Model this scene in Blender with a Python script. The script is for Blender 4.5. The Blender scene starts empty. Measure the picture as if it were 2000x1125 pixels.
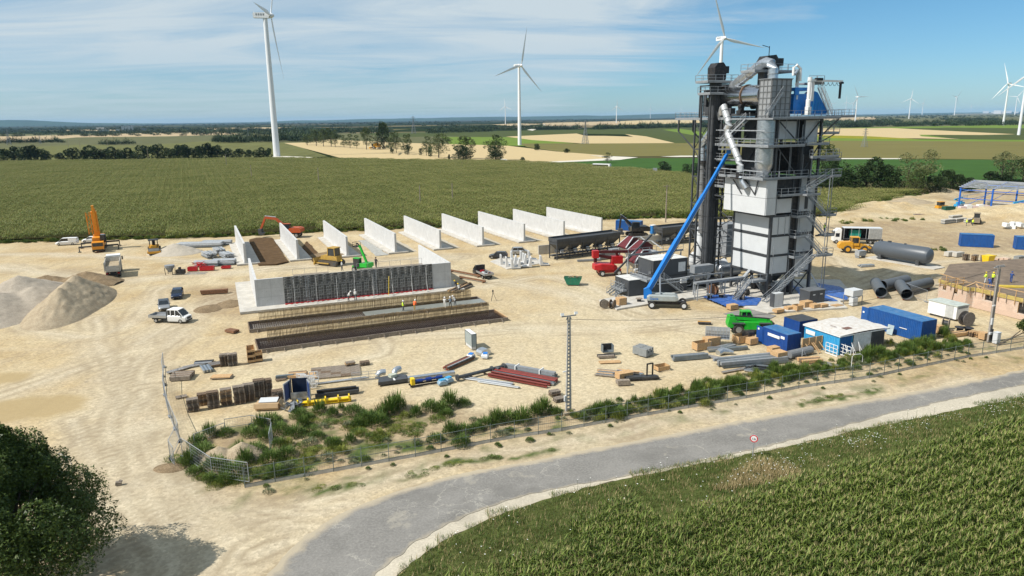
import bpy, bmesh, math, random
import numpy as np
from mathutils import Vector, Matrix, noise as mnoise
R=math.radians; PI=math.pi
random.seed(7); rng=np.random.default_rng(7)
SC=bpy.context.scene; COL=SC.collection

# ---------------- camera ----------------
F=1400.;CX=1000.;CY=562.5;PT=R(13.3);RL=R(.72);CH=31.
_f=Vector((0,math.cos(PT),-math.sin(PT)));_u0=Vector((0,math.sin(PT),math.cos(PT)));_x0=Vector((1,0,0))
AR=_x0*math.cos(RL)-_u0*math.sin(RL);AU=_u0*math.cos(RL)+_x0*math.sin(RL)
cd=bpy.data.cameras.new('camera');cam=bpy.data.objects.new('camera',cd);COL.objects.link(cam)
m=Matrix((AR,AU,-_f)).transposed().to_4x4();m.translation=(0,0,CH);cam.matrix_world=m
cd.sensor_width=36;cd.lens=36*F/2000;cd.clip_start=.5;cd.clip_end=90000
SC.camera=cam
SC.render.resolution_x=1024;SC.render.resolution_y=576
HAZE=2.6e-5
# ---------------- light ----------------
SUND=Vector((-.62,-.25,.743)).normalized()       # towards the sun
SEL=math.asin(SUND.z);SAZ=math.atan2(SUND.x,SUND.y)
sl=bpy.data.lights.new('sun','SUN');sl.energy=5.0;sl.angle=R(.5);sl.color=(1,.955,.88)
so=bpy.data.objects.new('sun',sl);COL.objects.link(so);so.rotation_euler=SUND.to_track_quat('Z','Y').to_euler()
W=bpy.data.worlds.new('World');SC.world=W;W.use_nodes=True
nt=W.node_tree;nt.nodes.clear();N=nt.nodes.new;L=nt.links.new
wo=N('ShaderNodeOutputWorld');bg=N('ShaderNodeBackground');bg.inputs[1].default_value=.081
sky=N('ShaderNodeTexSky');sky.sky_type='NISHITA';sky.sun_disc=False;sky.sun_elevation=SEL;sky.sun_rotation=SAZ
sky.altitude=150;sky.air_density=1.0;sky.dust_density=.25;sky.ozone_density=4.0
tc=N('ShaderNodeTexCoord');sx=N('ShaderNodeSeparateXYZ');L(tc.outputs['Generated'],sx.inputs[0])
def wm(op,a,b=None,c=None,clamp=False):
    n=N('ShaderNodeMath');n.operation=op;n.use_clamp=clamp
    for i,v in enumerate((a,b,c)):
        if v is None: continue
        if isinstance(v,(int,float)): n.inputs[i].default_value=v
        else: L(v,n.inputs[i])
    return n.outputs[0]
# cirrus sheet: project the view direction on a flat layer high up
zz=wm('ADD',wm('MAXIMUM',sx.outputs[2],0),.055)
cx=wm('DIVIDE',sx.outputs[0],zz);cy=wm('DIVIDE',sx.outputs[1],zz)
cb=N('ShaderNodeCombineXYZ');L(cx,cb.inputs[0]);L(cy,cb.inputs[1])
mp=N('ShaderNodeMapping');L(cb.outputs[0],mp.inputs[0]);mp.inputs['Rotation'].default_value=(0,0,R(14));mp.inputs['Scale'].default_value=(.30,.62,1)
n1=N('ShaderNodeTexNoise');L(mp.outputs[0],n1.inputs[0]);n1.inputs['Scale'].default_value=1.0;n1.inputs['Detail'].default_value=9;n1.inputs['Roughness'].default_value=.62;n1.inputs['Distortion'].default_value=1.3
n2=N('ShaderNodeTexNoise');L(mp.outputs[0],n2.inputs[0]);n2.inputs['Scale'].default_value=.33;n2.inputs['Detail'].default_value=3
# the sheet ends along a line; right of it the sky is clear
edge=wm('SUBTRACT',2.1,wm('MULTIPLY_ADD',cy,.05,cx))      # clear sky right of this line
edge=wm('MULTIPLY_ADD',wm('SUBTRACT',n1.outputs[0],.5),2.4,edge)
mask=wm('MULTIPLY',wm('ADD',edge,.25),.9,clamp=True)
cl=wm('MULTIPLY',wm('SUBTRACT',wm('ADD',n1.outputs[0],wm('MULTIPLY',n2.outputs[0],.5)),.56),3.6,clamp=True)
cl=wm('MULTIPLY',wm('MULTIPLY_ADD',cl,.66,.30),mask)
# far right: a small low wisp
cl=wm('MULTIPLY',cl,wm('MULTIPLY_ADD',sx.outputs[2],6.0,.40,clamp=True))
hs=N('ShaderNodeHueSaturation');L(sky.outputs[0],hs.inputs['Color']);hs.inputs['Saturation'].default_value=1.05;hs.inputs['Value'].default_value=1.0
tn=N('ShaderNodeMixRGB');tn.blend_type='MULTIPLY';tn.inputs[0].default_value=1;L(hs.outputs[0],tn.inputs[1]);tz=N('ShaderNodeMixRGB');L(wm('MULTIPLY',sx.outputs[2],6.0,clamp=True),tz.inputs[0]);tz.inputs[1].default_value=(.66,.92,1.20,1);tz.inputs[2].default_value=(.64,.98,1.08,1);L(tz.outputs[0],tn.inputs[2])
mx=N('ShaderNodeMixRGB');L(cl,mx.inputs[0]);L(tn.outputs[0],mx.inputs[1]);mx.inputs[2].default_value=(6.4,7.4,8.0,1)
L(mx.outputs[0],bg.inputs[0]);L(bg.outputs[0],wo.inputs[0])
SC.view_settings.view_transform='Standard';SC.view_settings.look='None';SC.view_settings.gamma=1;SC.view_settings.use_curve_mapping=False
SC.view_settings.exposure=.23
SC.render.engine='CYCLES'

# ---------------- helpers ----------------
YAW=R(24)                                          # the works' own grid: local x runs right and away
def P(x,y,z=0.):
    d=_f+AR*((x-CX)/F)-AU*((y-CY)/F);t=(z-CH)/d.z
    return Vector((d.x*t,d.y*t,z))
def Q(p):
    v=Vector(p)-Vector((0,0,CH));w=v.dot(_f);return (CX+F*v.dot(AR)/w,CY-F*v.dot(AU)/w)
def HT(x,y,ty):
    g=P(x,y);lo,hi=0.,400.
    for _ in range(40):
        k=(lo+hi)/2
        if Q((g.x,g.y,k))[1]>ty: lo=k
        else: hi=k
    return lo
def lin(h):
    if not isinstance(h,str): return tuple(h)
    c=[int(h[i:i+2],16)/255 for i in (0,2,4)]
    return tuple(((v+.055)/1.055)**2.4 if v>.04045 else v/12.92 for v in c)
MATS={}
def M(name,col=(.5,.5,.5),rough=.65,metal=0,var=.18,scale=1.5,bump=0,bs=None,dirt=0,dcol=(.30,.25,.18),streak=0,spec=.4,trans=0,world=False,detail=4,stretch=None,emit=None):
    if name in MATS: return MATS[name]
    m=bpy.data.materials.new(name);m.use_nodes=True;t=m.node_tree;b=t.nodes['Principled BSDF']
    c=lin(col);b.inputs['Roughness'].default_value=rough;b.inputs['Metallic'].default_value=metal
    b.inputs['Specular IOR Level'].default_value=spec
    n=t.nodes.new;l=t.links.new
    tc=n('ShaderNodeTexCoord');src=tc.outputs['Object']
    if world: g=n('ShaderNodeNewGeometry');src=g.outputs['Position']
    if stretch:
        mp=n('ShaderNodeMapping');l(src,mp.inputs[0]);mp.inputs['Scale'].default_value=stretch;src=mp.outputs[0]
    no=n('ShaderNodeTexNoise');l(src,no.inputs[0]);no.inputs['Scale'].default_value=scale;no.inputs['Detail'].default_value=detail;no.inputs['Roughness'].default_value=.65
    rp=n('ShaderNodeValToRGB');l(no.outputs[0],rp.inputs[0])
    rp.color_ramp.elements[0].position=.3;rp.color_ramp.elements[1].position=.7
    rp.color_ramp.elements[0].color=(*[v*(1-var) for v in c],1);rp.color_ramp.elements[1].color=(*[min(1,v*(1+var)) for v in c],1)
    out=rp.outputs[0]
    if dirt:
        n2=n('ShaderNodeTexNoise');mp=n('ShaderNodeMapping');l(tc.outputs['Object'],mp.inputs[0]);mp.inputs['Scale'].default_value=(1.5,1.5,.35) if streak else (1,1,1);l(mp.outputs[0],n2.inputs[0]);n2.inputs['Scale'].default_value=2.2;n2.inputs['Detail'].default_value=6
        r2=n('ShaderNodeValToRGB');l(n2.outputs[0],r2.inputs[0]);r2.color_ramp.elements[0].position=.45;r2.color_ramp.elements[1].position=.75
        r2.color_ramp.elements[0].color=(0,0,0,1);r2.color_ramp.elements[1].color=(dirt,dirt,dirt,1)
        mx=n('ShaderNodeMixRGB');l(r2.outputs[0],mx.inputs[0]);l(out,mx.inputs[1]);mx.inputs[2].default_value=(*lin(dcol),1);out=mx.outputs[0]
    l(out,b.inputs['Base Color'])
    if bump:
        nb=n('ShaderNodeTexNoise');l(src,nb.inputs[0]);nb.inputs['Scale'].default_value=bs or scale*6;nb.inputs['Detail'].default_value=5
        bu=n('ShaderNodeBump');bu.inputs['Strength'].default_value=min(1,bump);bu.inputs['Distance'].default_value=.05*max(1,bump);l(nb.outputs[0],bu.inputs['Height']);l(bu.outputs[0],b.inputs['Normal'])
    if trans: b.inputs['Transmission Weight'].default_value=trans
    MATS[name]=m;return m
class MB:
    def __init__(s): s.v=[];s.f=[];s.mi=[];s.k=0
    def mat(s,k): s.k=k;return s
    def add(s,v,f):
        o=len(s.v);s.v+=[tuple(p) for p in v];s.f+=[tuple(i+o for i in q) for q in f];s.mi+=[s.k]*len(f);return s
    def box(s,c,d,rz=0,ry=0,rx=0):
        x,y,z=[q/2 for q in d];pts=[Vector((i*x,j*y,k*z)) for k in(-1,1) for j in(-1,1) for i in(-1,1)]
        if rz or ry or rx:
            m=Matrix.Rotation(rz,3,'Z')@Matrix.Rotation(ry,3,'Y')@Matrix.Rotation(rx,3,'X');pts=[m@p for p in pts]
        c=Vector(c);return s.add([p+c for p in pts],[(0,2,3,1),(4,5,7,6),(0,1,5,4),(2,6,7,3),(0,4,6,2),(1,3,7,5)])
    def b2(s,x0,x1,y0,y1,z0,z1): return s.box(((x0+x1)/2,(y0+y1)/2,(z0+z1)/2),(x1-x0,y1-y0,z1-z0))
    def bar(s,p,q,w=.1,h=None):
        p=Vector(p);q=Vector(q);d=q-p
        if d.length<1e-6: return s
        d.normalize();u=Vector((0,0,1)) if abs(d.z)<.98 else Vector((0,1,0));a=d.cross(u).normalized()*(w/2);b=a.cross(d).normalized()*((h or w)/2)
        return s.add([p-a-b,p+a-b,p+a+b,p-a+b,q-a-b,q+a-b,q+a+b,q-a+b],[(0,1,2,3),(7,6,5,4),(0,4,5,1),(1,5,6,2),(2,6,7,3),(3,7,4,0)])
    def cyl(s,p,q,r,n=10,r2=None,caps=True):
        p=Vector(p);q=Vector(q);d=(q-p).normalized();u=Vector((0,0,1)) if abs(d.z)<.98 else Vector((1,0,0));a=d.cross(u).normalized();b=d.cross(a);r2=r if r2 is None else r2
        v=[];
        for c,rr in((p,r),(q,r2)):
            for i in range(n): t=2*PI*i/n;v.append(c+a*(math.cos(t)*rr)+b*(math.sin(t)*rr))
        f=[(i,n+i,n+(i+1)%n,(i+1)%n) for i in range(n)]
        if caps: f+=[tuple(range(n)),tuple(reversed(range(n,2*n)))]
        return s.add(v,f)
    def tube(s,pts,r,n=8):
        pts=[Vector(p) for p in pts]
        rings=[];v=[]
        for i,p in enumerate(pts):
            d=(pts[min(i+1,len(pts)-1)]-pts[max(i-1,0)]).normalized();u=Vector((0,0,1)) if abs(d.z)<.95 else Vector((1,0,0));a=d.cross(u).normalized();b=d.cross(a)
            rr=r[i] if isinstance(r,(list,tuple)) else r
            for k in range(n): t=2*PI*k/n;v.append(p+a*(math.cos(t)*rr)+b*(math.sin(t)*rr))
        f=[]
        for i in range(len(pts)-1):
            for k in range(n): f.append((i*n+k,(i+1)*n+k,(i+1)*n+(k+1)%n,i*n+(k+1)%n))
        f+=[tuple(range(n)),tuple(reversed(range((len(pts)-1)*n,len(pts)*n)))]
        return s.add(v,f)
    def lathe(s,prof,n=14,c=(0,0,0),axis='z'):
        v=[];c=Vector(c)
        for (r,h) in prof:
            for k in range(n):
                t=2*PI*k/n;x,y=math.cos(t)*r,math.sin(t)*r
                p=(x,y,h) if axis=='z' else ((h,x,y) if axis=='x' else (x,h,y));v.append(Vector(p)+c)
        f=[(i*n+k,i*n+(k+1)%n,(i+1)*n+(k+1)%n,(i+1)*n+k) for i in range(len(prof)-1) for k in range(n)]
        f+=[tuple(reversed(range(n))),tuple(range((len(prof)-1)*n,len(prof)*n))]
        return s.add(v,f)
    def prism(s,o,z0,z1):                         # outline in xy
        n=len(o);return s.add([(x,y,z0) for x,y in o]+[(x,y,z1) for x,y in o],[tuple(reversed(range(n))),tuple(range(n,2*n))]+[(i,(i+1)%n,n+(i+1)%n,n+i) for i in range(n)])
    def side(s,o,y0,y1,inset=0):                  # outline in xz pushed along y
        n=len(o);return s.add([(x,y0,z) for x,z in o]+[(x,y1,z) for x,z in o],[tuple(range(n)),tuple(reversed(range(n,2*n)))]+[(i,n+i,n+(i+1)%n,(i+1)%n) for i in range(n)])
    def fr(s,x,o,x1):                             # outline in yz pushed along x
        n=len(o);return s.add([(x,y,z) for y,z in o]+[(x1,y,z) for y,z in o],[tuple(range(n)),tuple(reversed(range(n,2*n)))]+[(i,n+i,n+(i+1)%n,(i+1)%n) for i in range(n)])
    def wheel(s,c,r,w,n=14):                      # axle along y
        c=Vector(c);return s.lathe([(r*.55,-w/2),(r*.92,-w/2),(r,-w*.35),(r,w*.35),(r*.92,w/2),(r*.55,w/2)],n,c,'y')
    def mesh(s,name,mats,smooth=None):
        me=bpy.data.meshes.new(name);me.from_pydata(s.v,[],s.f)
        for q in (mats if isinstance(mats,(list,tuple)) else [mats]): me.materials.append(q)
        if max(s.mi or [0])>0: me.polygons.foreach_set('material_index',s.mi)
        bm=bmesh.new();bm.from_mesh(me);bmesh.ops.recalc_face_normals(bm,faces=bm.faces);bm.to_mesh(me);bm.free()
        if smooth:
            me.polygons.foreach_set('use_smooth',[True]*len(me.polygons))
            try: me.set_sharp_from_angle(angle=R(smooth if smooth>1 else 35))
            except Exception: pass
        me.update();return me
    def build(s,name,mats,parent=None,loc=None,rz=0,smooth=None,**k):
        return O(name,s.mesh(name,mats,smooth),parent,loc,rz,**k)
def O(name,me,parent=None,loc=None,rz=0,label=None,cat=None,group=None,kind=None):
    o=bpy.data.objects.new(name,me);COL.objects.link(o)
    if parent is not None: o.parent=parent
    if loc is not None: o.location=loc
    if rz: o.rotation_euler=(0,0,rz)
    tag(o,label,cat,group,kind);return o
def tag(o,label=None,cat=None,group=None,kind=None):
    if label:o['label']=label
    if cat:o['category']=cat
    if group:o['group']=group
    if kind:o['kind']=kind
    return o
def T(name,label,cat,loc=(0,0,0),rz=0,group=None,sc=None):
    o=O(name,None,None,loc,rz,label,cat,group);o.empty_display_size=.3
    if sc: o.scale=(sc,)*3 if isinstance(sc,(int,float)) else sc
    return o
def kids(o): return KID.get(o.name,[]) if False else [c for c in o.children]
def copy_tree(o,loc=None,rz=None,label=None,group=None,parent=None,sc=None):
    c=o.copy();COL.objects.link(c)
    if parent is not None:c.parent=parent
    if loc is not None:c.location=loc
    if rz is not None:c.rotation_euler=(0,0,rz)
    if sc is not None:c.scale=(sc,)*3 if isinstance(sc,(int,float)) else sc
    if label:c['label']=label
    if group:c['group']=group
    for ch in list(o.children): copy_tree(ch,parent=c)
    return c
def at2(a,b):                                      # two ground pixels -> mid point, heading a->b, length
    p=P(*a);q=P(*b);d=q-p;return (p+q)/2,math.atan2(d.y,d.x),d.length
def S(name,me_or_mb,mat,**k): return me_or_mb.build(name,mat,kind='structure',**k)
# stock materials
conc=M('precast_concrete',(.50,.50,.495),.85,var=.10,scale=.8,bump=.2,bs=6,dirt=.35,dcol=(.42,.41,.38),streak=1)
conc2=M('slab_concrete',(.45,.43,.39),.9,var=.18,scale=.7,bump=.3,bs=8,dirt=.5,dcol=(.42,.36,.27))
gdark=M('graphite_steel',(.062,.067,.074),.5,metal=.2,var=.25,scale=1.2,dirt=.35,dcol=(.12,.115,.105),streak=1)
galv=M('galvanised_steel',(.36,.38,.40),.5,metal=.35,var=.25,scale=4)
galvl=M('bright_galvanised_duct',(.50,.53,.56),.32,metal=.8,var=.2,scale=3)
grey=M('grey_painted_steel',(.22,.235,.25),.6,var=.15,scale=2,dirt=.3,dcol=(.15,.14,.13))
whitep=M('white_cladding',(.53,.545,.555),.5,var=.05,scale=.6,dirt=.25,dcol=(.5,.5,.48),streak=1)
white=M('white_paint',(.74,.74,.73),.4,var=.05,scale=1,dirt=.25,dcol=(.5,.46,.38))
wht=M('turbine_white',(.72,.73,.74),.4,var=.03,scale=.1)
blk=M('black_steel',(.015,.015,.017),.5,var=.3,scale=2,dirt=.4,dcol=(.12,.10,.08))
rub=M('tyre_rubber',(.022,.021,.02),.85,var=.3,scale=6,dirt=.5,dcol=(.16,.13,.09))
glass=M('dark_glass',(.02,.026,.032),.08,var=.3,scale=1,spec=.7)
wood=M('pallet_wood',(.17,.12,.08),.85,var=.4,scale=5,bump=.3)
woodn=M('new_timber',(.47,.30,.15),.8,var=.25,scale=5,bump=.2)
woodg=M('weathered_timber',(.24,.20,.16),.9,var=.35,scale=4,bump=.2)
blue=M('blue_container_paint',(.010,.075,.27),.5,var=.15,scale=1,dirt=.3,dcol=(.05,.10,.2),streak=1)
blueg=M('boom_blue',(.005,.15,.50),.4,var=.08,scale=1)
lblue=M('light_blue_paint',(.03,.29,.55),.5,var=.12,scale=1,dirt=.3,dcol=(.2,.4,.5),streak=1)
yel=M('machine_yellow',(.62,.30,.02),.45,var=.12,scale=2,dirt=.4,dcol=(.30,.20,.09))
yelb=M('bright_yellow',(.75,.52,.01),.5,var=.1,scale=2,dirt=.2)
ora=M('crane_orange',(.68,.26,.015),.4,var=.1,scale=2,dirt=.25,dcol=(.35,.18,.08))
orr=M('excavator_orange',(.42,.075,.015),.5,var=.15,scale=2,dirt=.4,dcol=(.2,.1,.06))
grn=M('machine_green',(.012,.36,.025),.4,var=.15,scale=2,dirt=.4,dcol=(.1,.25,.06))
red=M('machine_red',(.42,.010,.015),.4,var=.15,scale=2,dirt=.25,dcol=(.25,.08,.06))
dred=M('dark_red_lining',(.10,.012,.015),.6,var=.25,scale=2)
ox=M('red_oxide_steel',(.19,.04,.03),.6,var=.2,scale=3,dirt=.3,dcol=(.1,.04,.03))
rust=M('rusty_steel',(.17,.085,.045),.9,var=.4,scale=6)
rebar=M('dark_rebar',(.05,.028,.02),.9,var=.4,scale=4)
silver=M('silver_paint',(.40,.41,.42),.3,metal=.6,var=.05)
# ---------------- ground and fields ----------------
def smooth_poly(pts,step,jit,seed=0,closed=True):
    out=[];n=len(pts)
    for i in range(n if closed else n-1):
        a=pts[i];b=pts[(i+1)%n];k=max(1,int((b-a).length/step))
        for j in range(k):
            p=a.lerp(b,j/k)
            if jit: p=p+Vector((mnoise.noise(p*.9+Vector((seed,0,0))),mnoise.noise(p*.9+Vector((0,seed+9,0))),0))*jit+Vector((mnoise.noise(p*.23),mnoise.noise(p*.23+Vector((5,5,5))),0))*jit*1.2
            out.append(p)
    if not closed: out.append(pts[-1])
    return out
def cat_px(pts,k=6):                               # smooth curve through pixel points, on the ground
    w=[P(*p) for p in pts];w=[w[0]*2-w[1]]+w+[w[-1]*2-w[-2]];o=[]
    for i in range(1,len(w)-2):
        for j in range(k):
            t=j/k;a,b,c,d=w[i-1:i+3];o.append(.5*((2*b)+(c-a)*t+(2*a-5*b+4*c-d)*t*t+(3*b-a-3*c+d)*t**3))
    return o+[w[-2]]
def sheet(name,poly,mat,z,step=None,jit=0,kind='structure',**k):
    pts=smooth_poly(poly,step,jit) if step else poly
    bm=bmesh.new();vs=[bm.verts.new((p.x,p.y,0)) for p in pts];f=bm.faces.new(vs);bmesh.ops.triangulate(bm,faces=[f])
    for q in bm.faces:
        if q.normal.z<0:q.normal_flip()
    me=bpy.data.meshes.new(name);bm.to_mesh(me);bm.free();me.materials.append(mat)
    return O(name,me,None,(0,0,z),kind=kind,**k)
def px(*a): return [P(*p) for p in a]
# far plain: patchwork of woods, meadows and stubble
def plain_mat():
    m=bpy.data.materials.new('plain_patchwork');m.use_nodes=True;t=m.node_tree;b=t.nodes['Principled BSDF'];n=t.nodes.new;l=t.links.new
    g=n('ShaderNodeNewGeometry');mp=n('ShaderNodeMapping');l(g.outputs['Position'],mp.inputs[0]);mp.inputs['Rotation'].default_value=(0,0,R(24));mp.inputs['Scale'].default_value=(1/520,1/300,1)
    v=n('ShaderNodeTexVoronoi');l(mp.outputs[0],v.inputs[0]);v.inputs['Scale'].default_value=1;v.inputs['Randomness'].default_value=.85
    s=n('ShaderNodeSeparateColor');l(v.outputs['Color'],s.inputs[0])
    r=n('ShaderNodeValToRGB');r.color_ramp.interpolation='CONSTANT';l(s.outputs[0],r.inputs[0]);e=r.color_ramp.elements
    cols=[(0,(.016,.027,.012)),(.45,(.03,.045,.016)),(.62,(.06,.075,.025)),(.74,(.10,.095,.045)),(.82,(.03,.045,.015)),(.94,(.26,.21,.12))]
    e[0].color=(*cols[0][1],1);e[1].position=cols[1][0];e[1].color=(*cols[1][1],1)
    for p,c in cols[2:]: q=e.new(p);q.color=(*c,1)
    no=n('ShaderNodeTexNoise');l(g.outputs['Position'],no.inputs[0]);no.inputs['Scale'].default_value=.01;no.inputs['Detail'].default_value=5
    mx=n('ShaderNodeMixRGB');mx.blend_type='MULTIPLY';mx.inputs[0].default_value=.6;l(r.outputs[0],mx.inputs[1]);l(no.outputs[0],mx.inputs[2]);l(mx.outputs[0],b.inputs['Base Color'])
    b.inputs['Roughness'].default_value=1;b.inputs['Specular IOR Level'].default_value=0;return m
sheet('ground',[Vector(p) for p in ((-70000,-400,0),(70000,-400,0),(70000,75000,0),(-70000,75000,0))],plain_mat(),-.35)
def crop(name,c,var=.15,scale=.05,st=(1,1,1)): return M(name,c,1,var=var,scale=scale,world=True,spec=.02,stretch=st,detail=8)
c_stub=crop('stubble_field',(.46,.36,.20),.07,.04,(1,6,1));c_stub2=crop('pale_stubble_field',(.40,.31,.19),.08,.02,(1,5,1))
c_olive=crop('olive_maize',(.085,.10,.026),.16,.05,(1,5,1));c_brown=crop('ripening_maize',(.15,.135,.05),.14,.03,(.3,3,1));c_soy=crop('soy_green',(.045,.095,.024),.12,.06)
c_lgreen=crop('light_green_crop',(.13,.19,.035),.12,.02);c_dol=crop('dark_olive_crop',(.065,.08,.028),.15,.03,(1,4,1));c_sun=crop('sunflower_yellow',(.22,.21,.02),.3,.08);c_mauve=crop('ploughed_mauve',(.17,.14,.10),.12,.02)
c_rows=crop('row_crop',(.125,.128,.05),.3,.08,(2.5,.15,1));c_mead=crop('meadow_far',(.11,.112,.055),.2,.02);c_track=crop('pale_gravel_track',(.55,.52,.45),.08,.3)
FL=[('meadow',c_mead,[(-200,262),(0,262),(520,258),(900,262),(1000,275),(560,290),(-200,300)]),
('stubble_field',c_stub2,[(-100,268),(0,266),(180,263),(330,258),(440,257),(470,262),(330,266),(150,268),(60,276),(-100,282)]),
('stubble_field',c_stub2,[(128,253.5),(225,252),(240,255),(130,256)]),('stubble_field',c_stub2,[(400,250.5),(510,248.5),(570,249),(520,252),(410,253)]),
('crop_field',c_rows,[(-200,296),(0,290),(150,282),(270,284),(410,275),(560,278),(640,305),(540,309),(0,319),(-200,322)]),
('crop_field',c_mead,[(600,262),(800,262),(900,270),(1000,284),(760,284),(590,276)]),
('crop_field',c_dol,[(700,260),(880,257),(1160,252.5),(1300,249),(1630,247),(1630,276),(1420,279),(1318,280),(1220,262),(1126,261),(992,268),(870,266),(760,268)]),
('crop_field',c_lgreen,[(860,267),(992,267.5),(1040,272),(1140,281),(1050,285),(880,282)]),
('crop_field',c_lgreen,[(1294,253),(1330,251.5),(1400,262),(1400,268),(1350,263)]),
('maize_field',c_brown,[(1015,280),(1130,279.5),(1367,279),(1600,274),(2100,276),(2200,314),(2000,312),(1617,308),(1367,303.5),(1220,305),(1140,303),(1087,295),(1030,287)]),
('stubble_field',c_stub,[(988,266.5),(1126,260.5),(1145,265),(1180,265),(1230,266.5),(1237,267),(1220,261.5),(1262,266),(1318,279),(1140,280),(1038,273)]),
('stubble_field',c_stub,[(555,279),(600,278),(640,272),(800,279),(990,284),(1087,295.5),(1193,303.5),(1209,308),(1130,314),(1000,317),(896,314),(671,309.5)]),
('soy_field',c_soy,[(980,318.5),(1130,314),(1250,308.5),(1400,308),(1620,310),(2200,312),(2200,352),(1400,352),(1250,333),(1120,324)]),
('mown_field',c_stub2,[(1060,240),(1209,236.5),(1211,240),(1207,244.5),(1060,246)]),('stubble_field',c_mauve,[(1040,246),(1135,244.5),(1136,251),(1060,252)]),
('stubble_field',c_stub,[(1211,236.5),(1250,235),(1365,233),(1367,240),(1212,244.2)]),('stubble_field',c_stub2,[(1275,247),(1300,245),(1300,248)]),
('gravel_track',c_track,[(1029,253.5),(1055,249),(1062,243),(1066,242),(1060,249),(1040,255)]),
('stubble_field',c_stub2,[(960,243),(1010,241),(1060,242),(1010,247)]),
('meadow',c_mead,[(1560,234),(1700,226),(2100,222),(2200,250),(1560,256)]),
('stubble_field',c_stub2,[(1590,232),(1650,229.5),(1708,228.5),(1714,234),(1590,236.5)]),('stubble_field',c_stub2,[(1860,222.6),(1960,221.6),(1965,222.6),(1862,223.6)]),
('crop_field',c_lgreen,[(1590,251),(1730,248),(1958,244),(2200,243),(2200,270),(1590,270)]),
('crop_field',c_dol,[(1742,251),(1850,249),(2200,252),(2200,276),(1870,272),(1800,262),(1984,262)]),
('stubble_field',c_stub,[(1590,251),(1742,250),(1984,262),(1915,263.5),(1795,263),(1800,266),(1876,271.5),(1760,269.5),(1590,263.5)]),
('sunflower_field',c_sun,[(1590,263.5),(1700,266),(1802,272),(1735,274.5),(1590,268)]),
('crop_field',c_lgreen,[(1590,269),(1735,271.5),(1876,272),(2200,275),(2200,280),(1590,281)]),
('maize_field',c_brown,[(1590,274.5),(2200,277),(2200,314),(2000,312),(1590,307)]),
('gravel_track',c_track,[(1150,303),(1209,305.5),(1246,307),(1210,312),(1110,316),(1060,318),(960,317),(1060,316),(1130,312.5),(1195,308)]),
('gravel_track',c_track,[(1290,305.5),(1330,303.8),(1400,303.8),(1400,305.8),(1320,306.4)]),('gravel_track',c_track,[(1600,308.5),(1760,308.8),(1762,310.5),(1600,310.5)]),
('gravel_pad',c_track,[(530,305.5),(560,304.8),(612,307),(600,309),(540,309.5)]),
('main_road',M('far_asphalt',(.12,.12,.12),.9,world=True,scale=.1),[(1190,328),(1205,328),(1330,341),(1430,351),(1430,354),(1330,344.5)]),
]
for i,(n_,mt,pl) in enumerate(FL): sheet(n_,px(*pl),mt,-.30+.008*i)
# ---- the yard: one fine grid with soil masks painted per vertex
def seg_d(X,Y,pts):
    D=np.full(X.shape,1e9)
    for a,b in zip(pts[:-1],pts[1:]):
        dx,dy=b.x-a.x,b.y-a.y;q=dx*dx+dy*dy+1e-9;t=np.clip(((X-a.x)*dx+(Y-a.y)*dy)/q,0,1);D=np.minimum(D,np.hypot(X-a.x-t*dx,Y-a.y-t*dy))
    return D
def inside(X,Y,pts):
    r=np.zeros(X.shape,bool);n=len(pts)
    for i in range(n):
        a,b=pts[i],pts[(i+1)%n]
        c=((a.y>Y)!=(b.y>Y))&(X<(b.x-a.x)*(Y-a.y)/((b.y-a.y) or 1e-9)+a.x);r^=c
    return r
def soft(X,Y,pts,w):
    d=seg_d(X,Y,pts+[pts[0]]);return np.clip(.5+np.where(inside(X,Y,pts),d,-d)/(2*w),0,1)
def vnoise(X,Y,s,seed):
    g=np.random.default_rng(seed).random((256,256));x=X/s;y=Y/s;xi=np.floor(x).astype(int);yi=np.floor(y).astype(int);fx=x-xi;fy=y-yi;fx=fx*fx*(3-2*fx);fy=fy*fy*(3-2*fy)
    a=g[xi%256,yi%256];b=g[(xi+1)%256,yi%256];c=g[xi%256,(yi+1)%256];d=g[(xi+1)%256,(yi+1)%256];return (a*(1-fx)+b*fx)*(1-fy)+(c*(1-fx)+d*fx)*fy
yard_edge=px((-260,482),(0,473),(250,467),(460,462),(620,453),(800,445),(960,438),(1100,431),(1200,426),(1320,424),(1400,428),(1600,425),(1640,415),(1700,400),(1760,385),(1830,374),(1880,370),(2250,368))
yard_poly=yard_edge+[Vector((210,40,0)),Vector((60,22,0)),Vector((-60,22,0)),Vector((-170,60,0))]
gx=np.arange(-190,262,.55);gy=np.arange(20,325,.55);GX,GY=np.meshgrid(gx,gy)
wx=(vnoise(GX,GY,3,1)-.5)*1.6+(vnoise(GX,GY,.9,2)-.5)*.7;wy=(vnoise(GX,GY,3,3)-.5)*1.6+(vnoise(GX,GY,.9,4)-.5)*.7
UX,UY=GX+wx,GY+wy
weed_zone=px((362,880),(400,845),(500,820),(620,800),(760,792),(900,800),(1000,812),(1112,806),(1118,832),(1000,852),(800,888),(640,918),(480,945),(400,938),(352,910))
brown=soft(UX,UY,weed_zone,.8)*.62
hedge_c=cat_px([(1112,820),(1190,806),(1300,782),(1400,764),(1500,742),(1600,722),(1700,700),(1800,684),(1900,672),(2000,664)])
fence_px=[(478.5,951.5),(560,936),(650,920),(740,904),(825,888.5),(912,871.5),(1000,855),(1090,841.5),(1170,827),(1350,795),(1475,774),(1556.6,758),(1699,737.6),(1760,724),(1893,697),(1955.5,687.5),(2100,664)]
fence_c=px(*fence_px)
brown=np.maximum(brown,np.clip(1-seg_d(UX,UY,hedge_c)/2.6,0,1)*.6)
ld=seg_d(UX,UY,fence_c)
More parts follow.
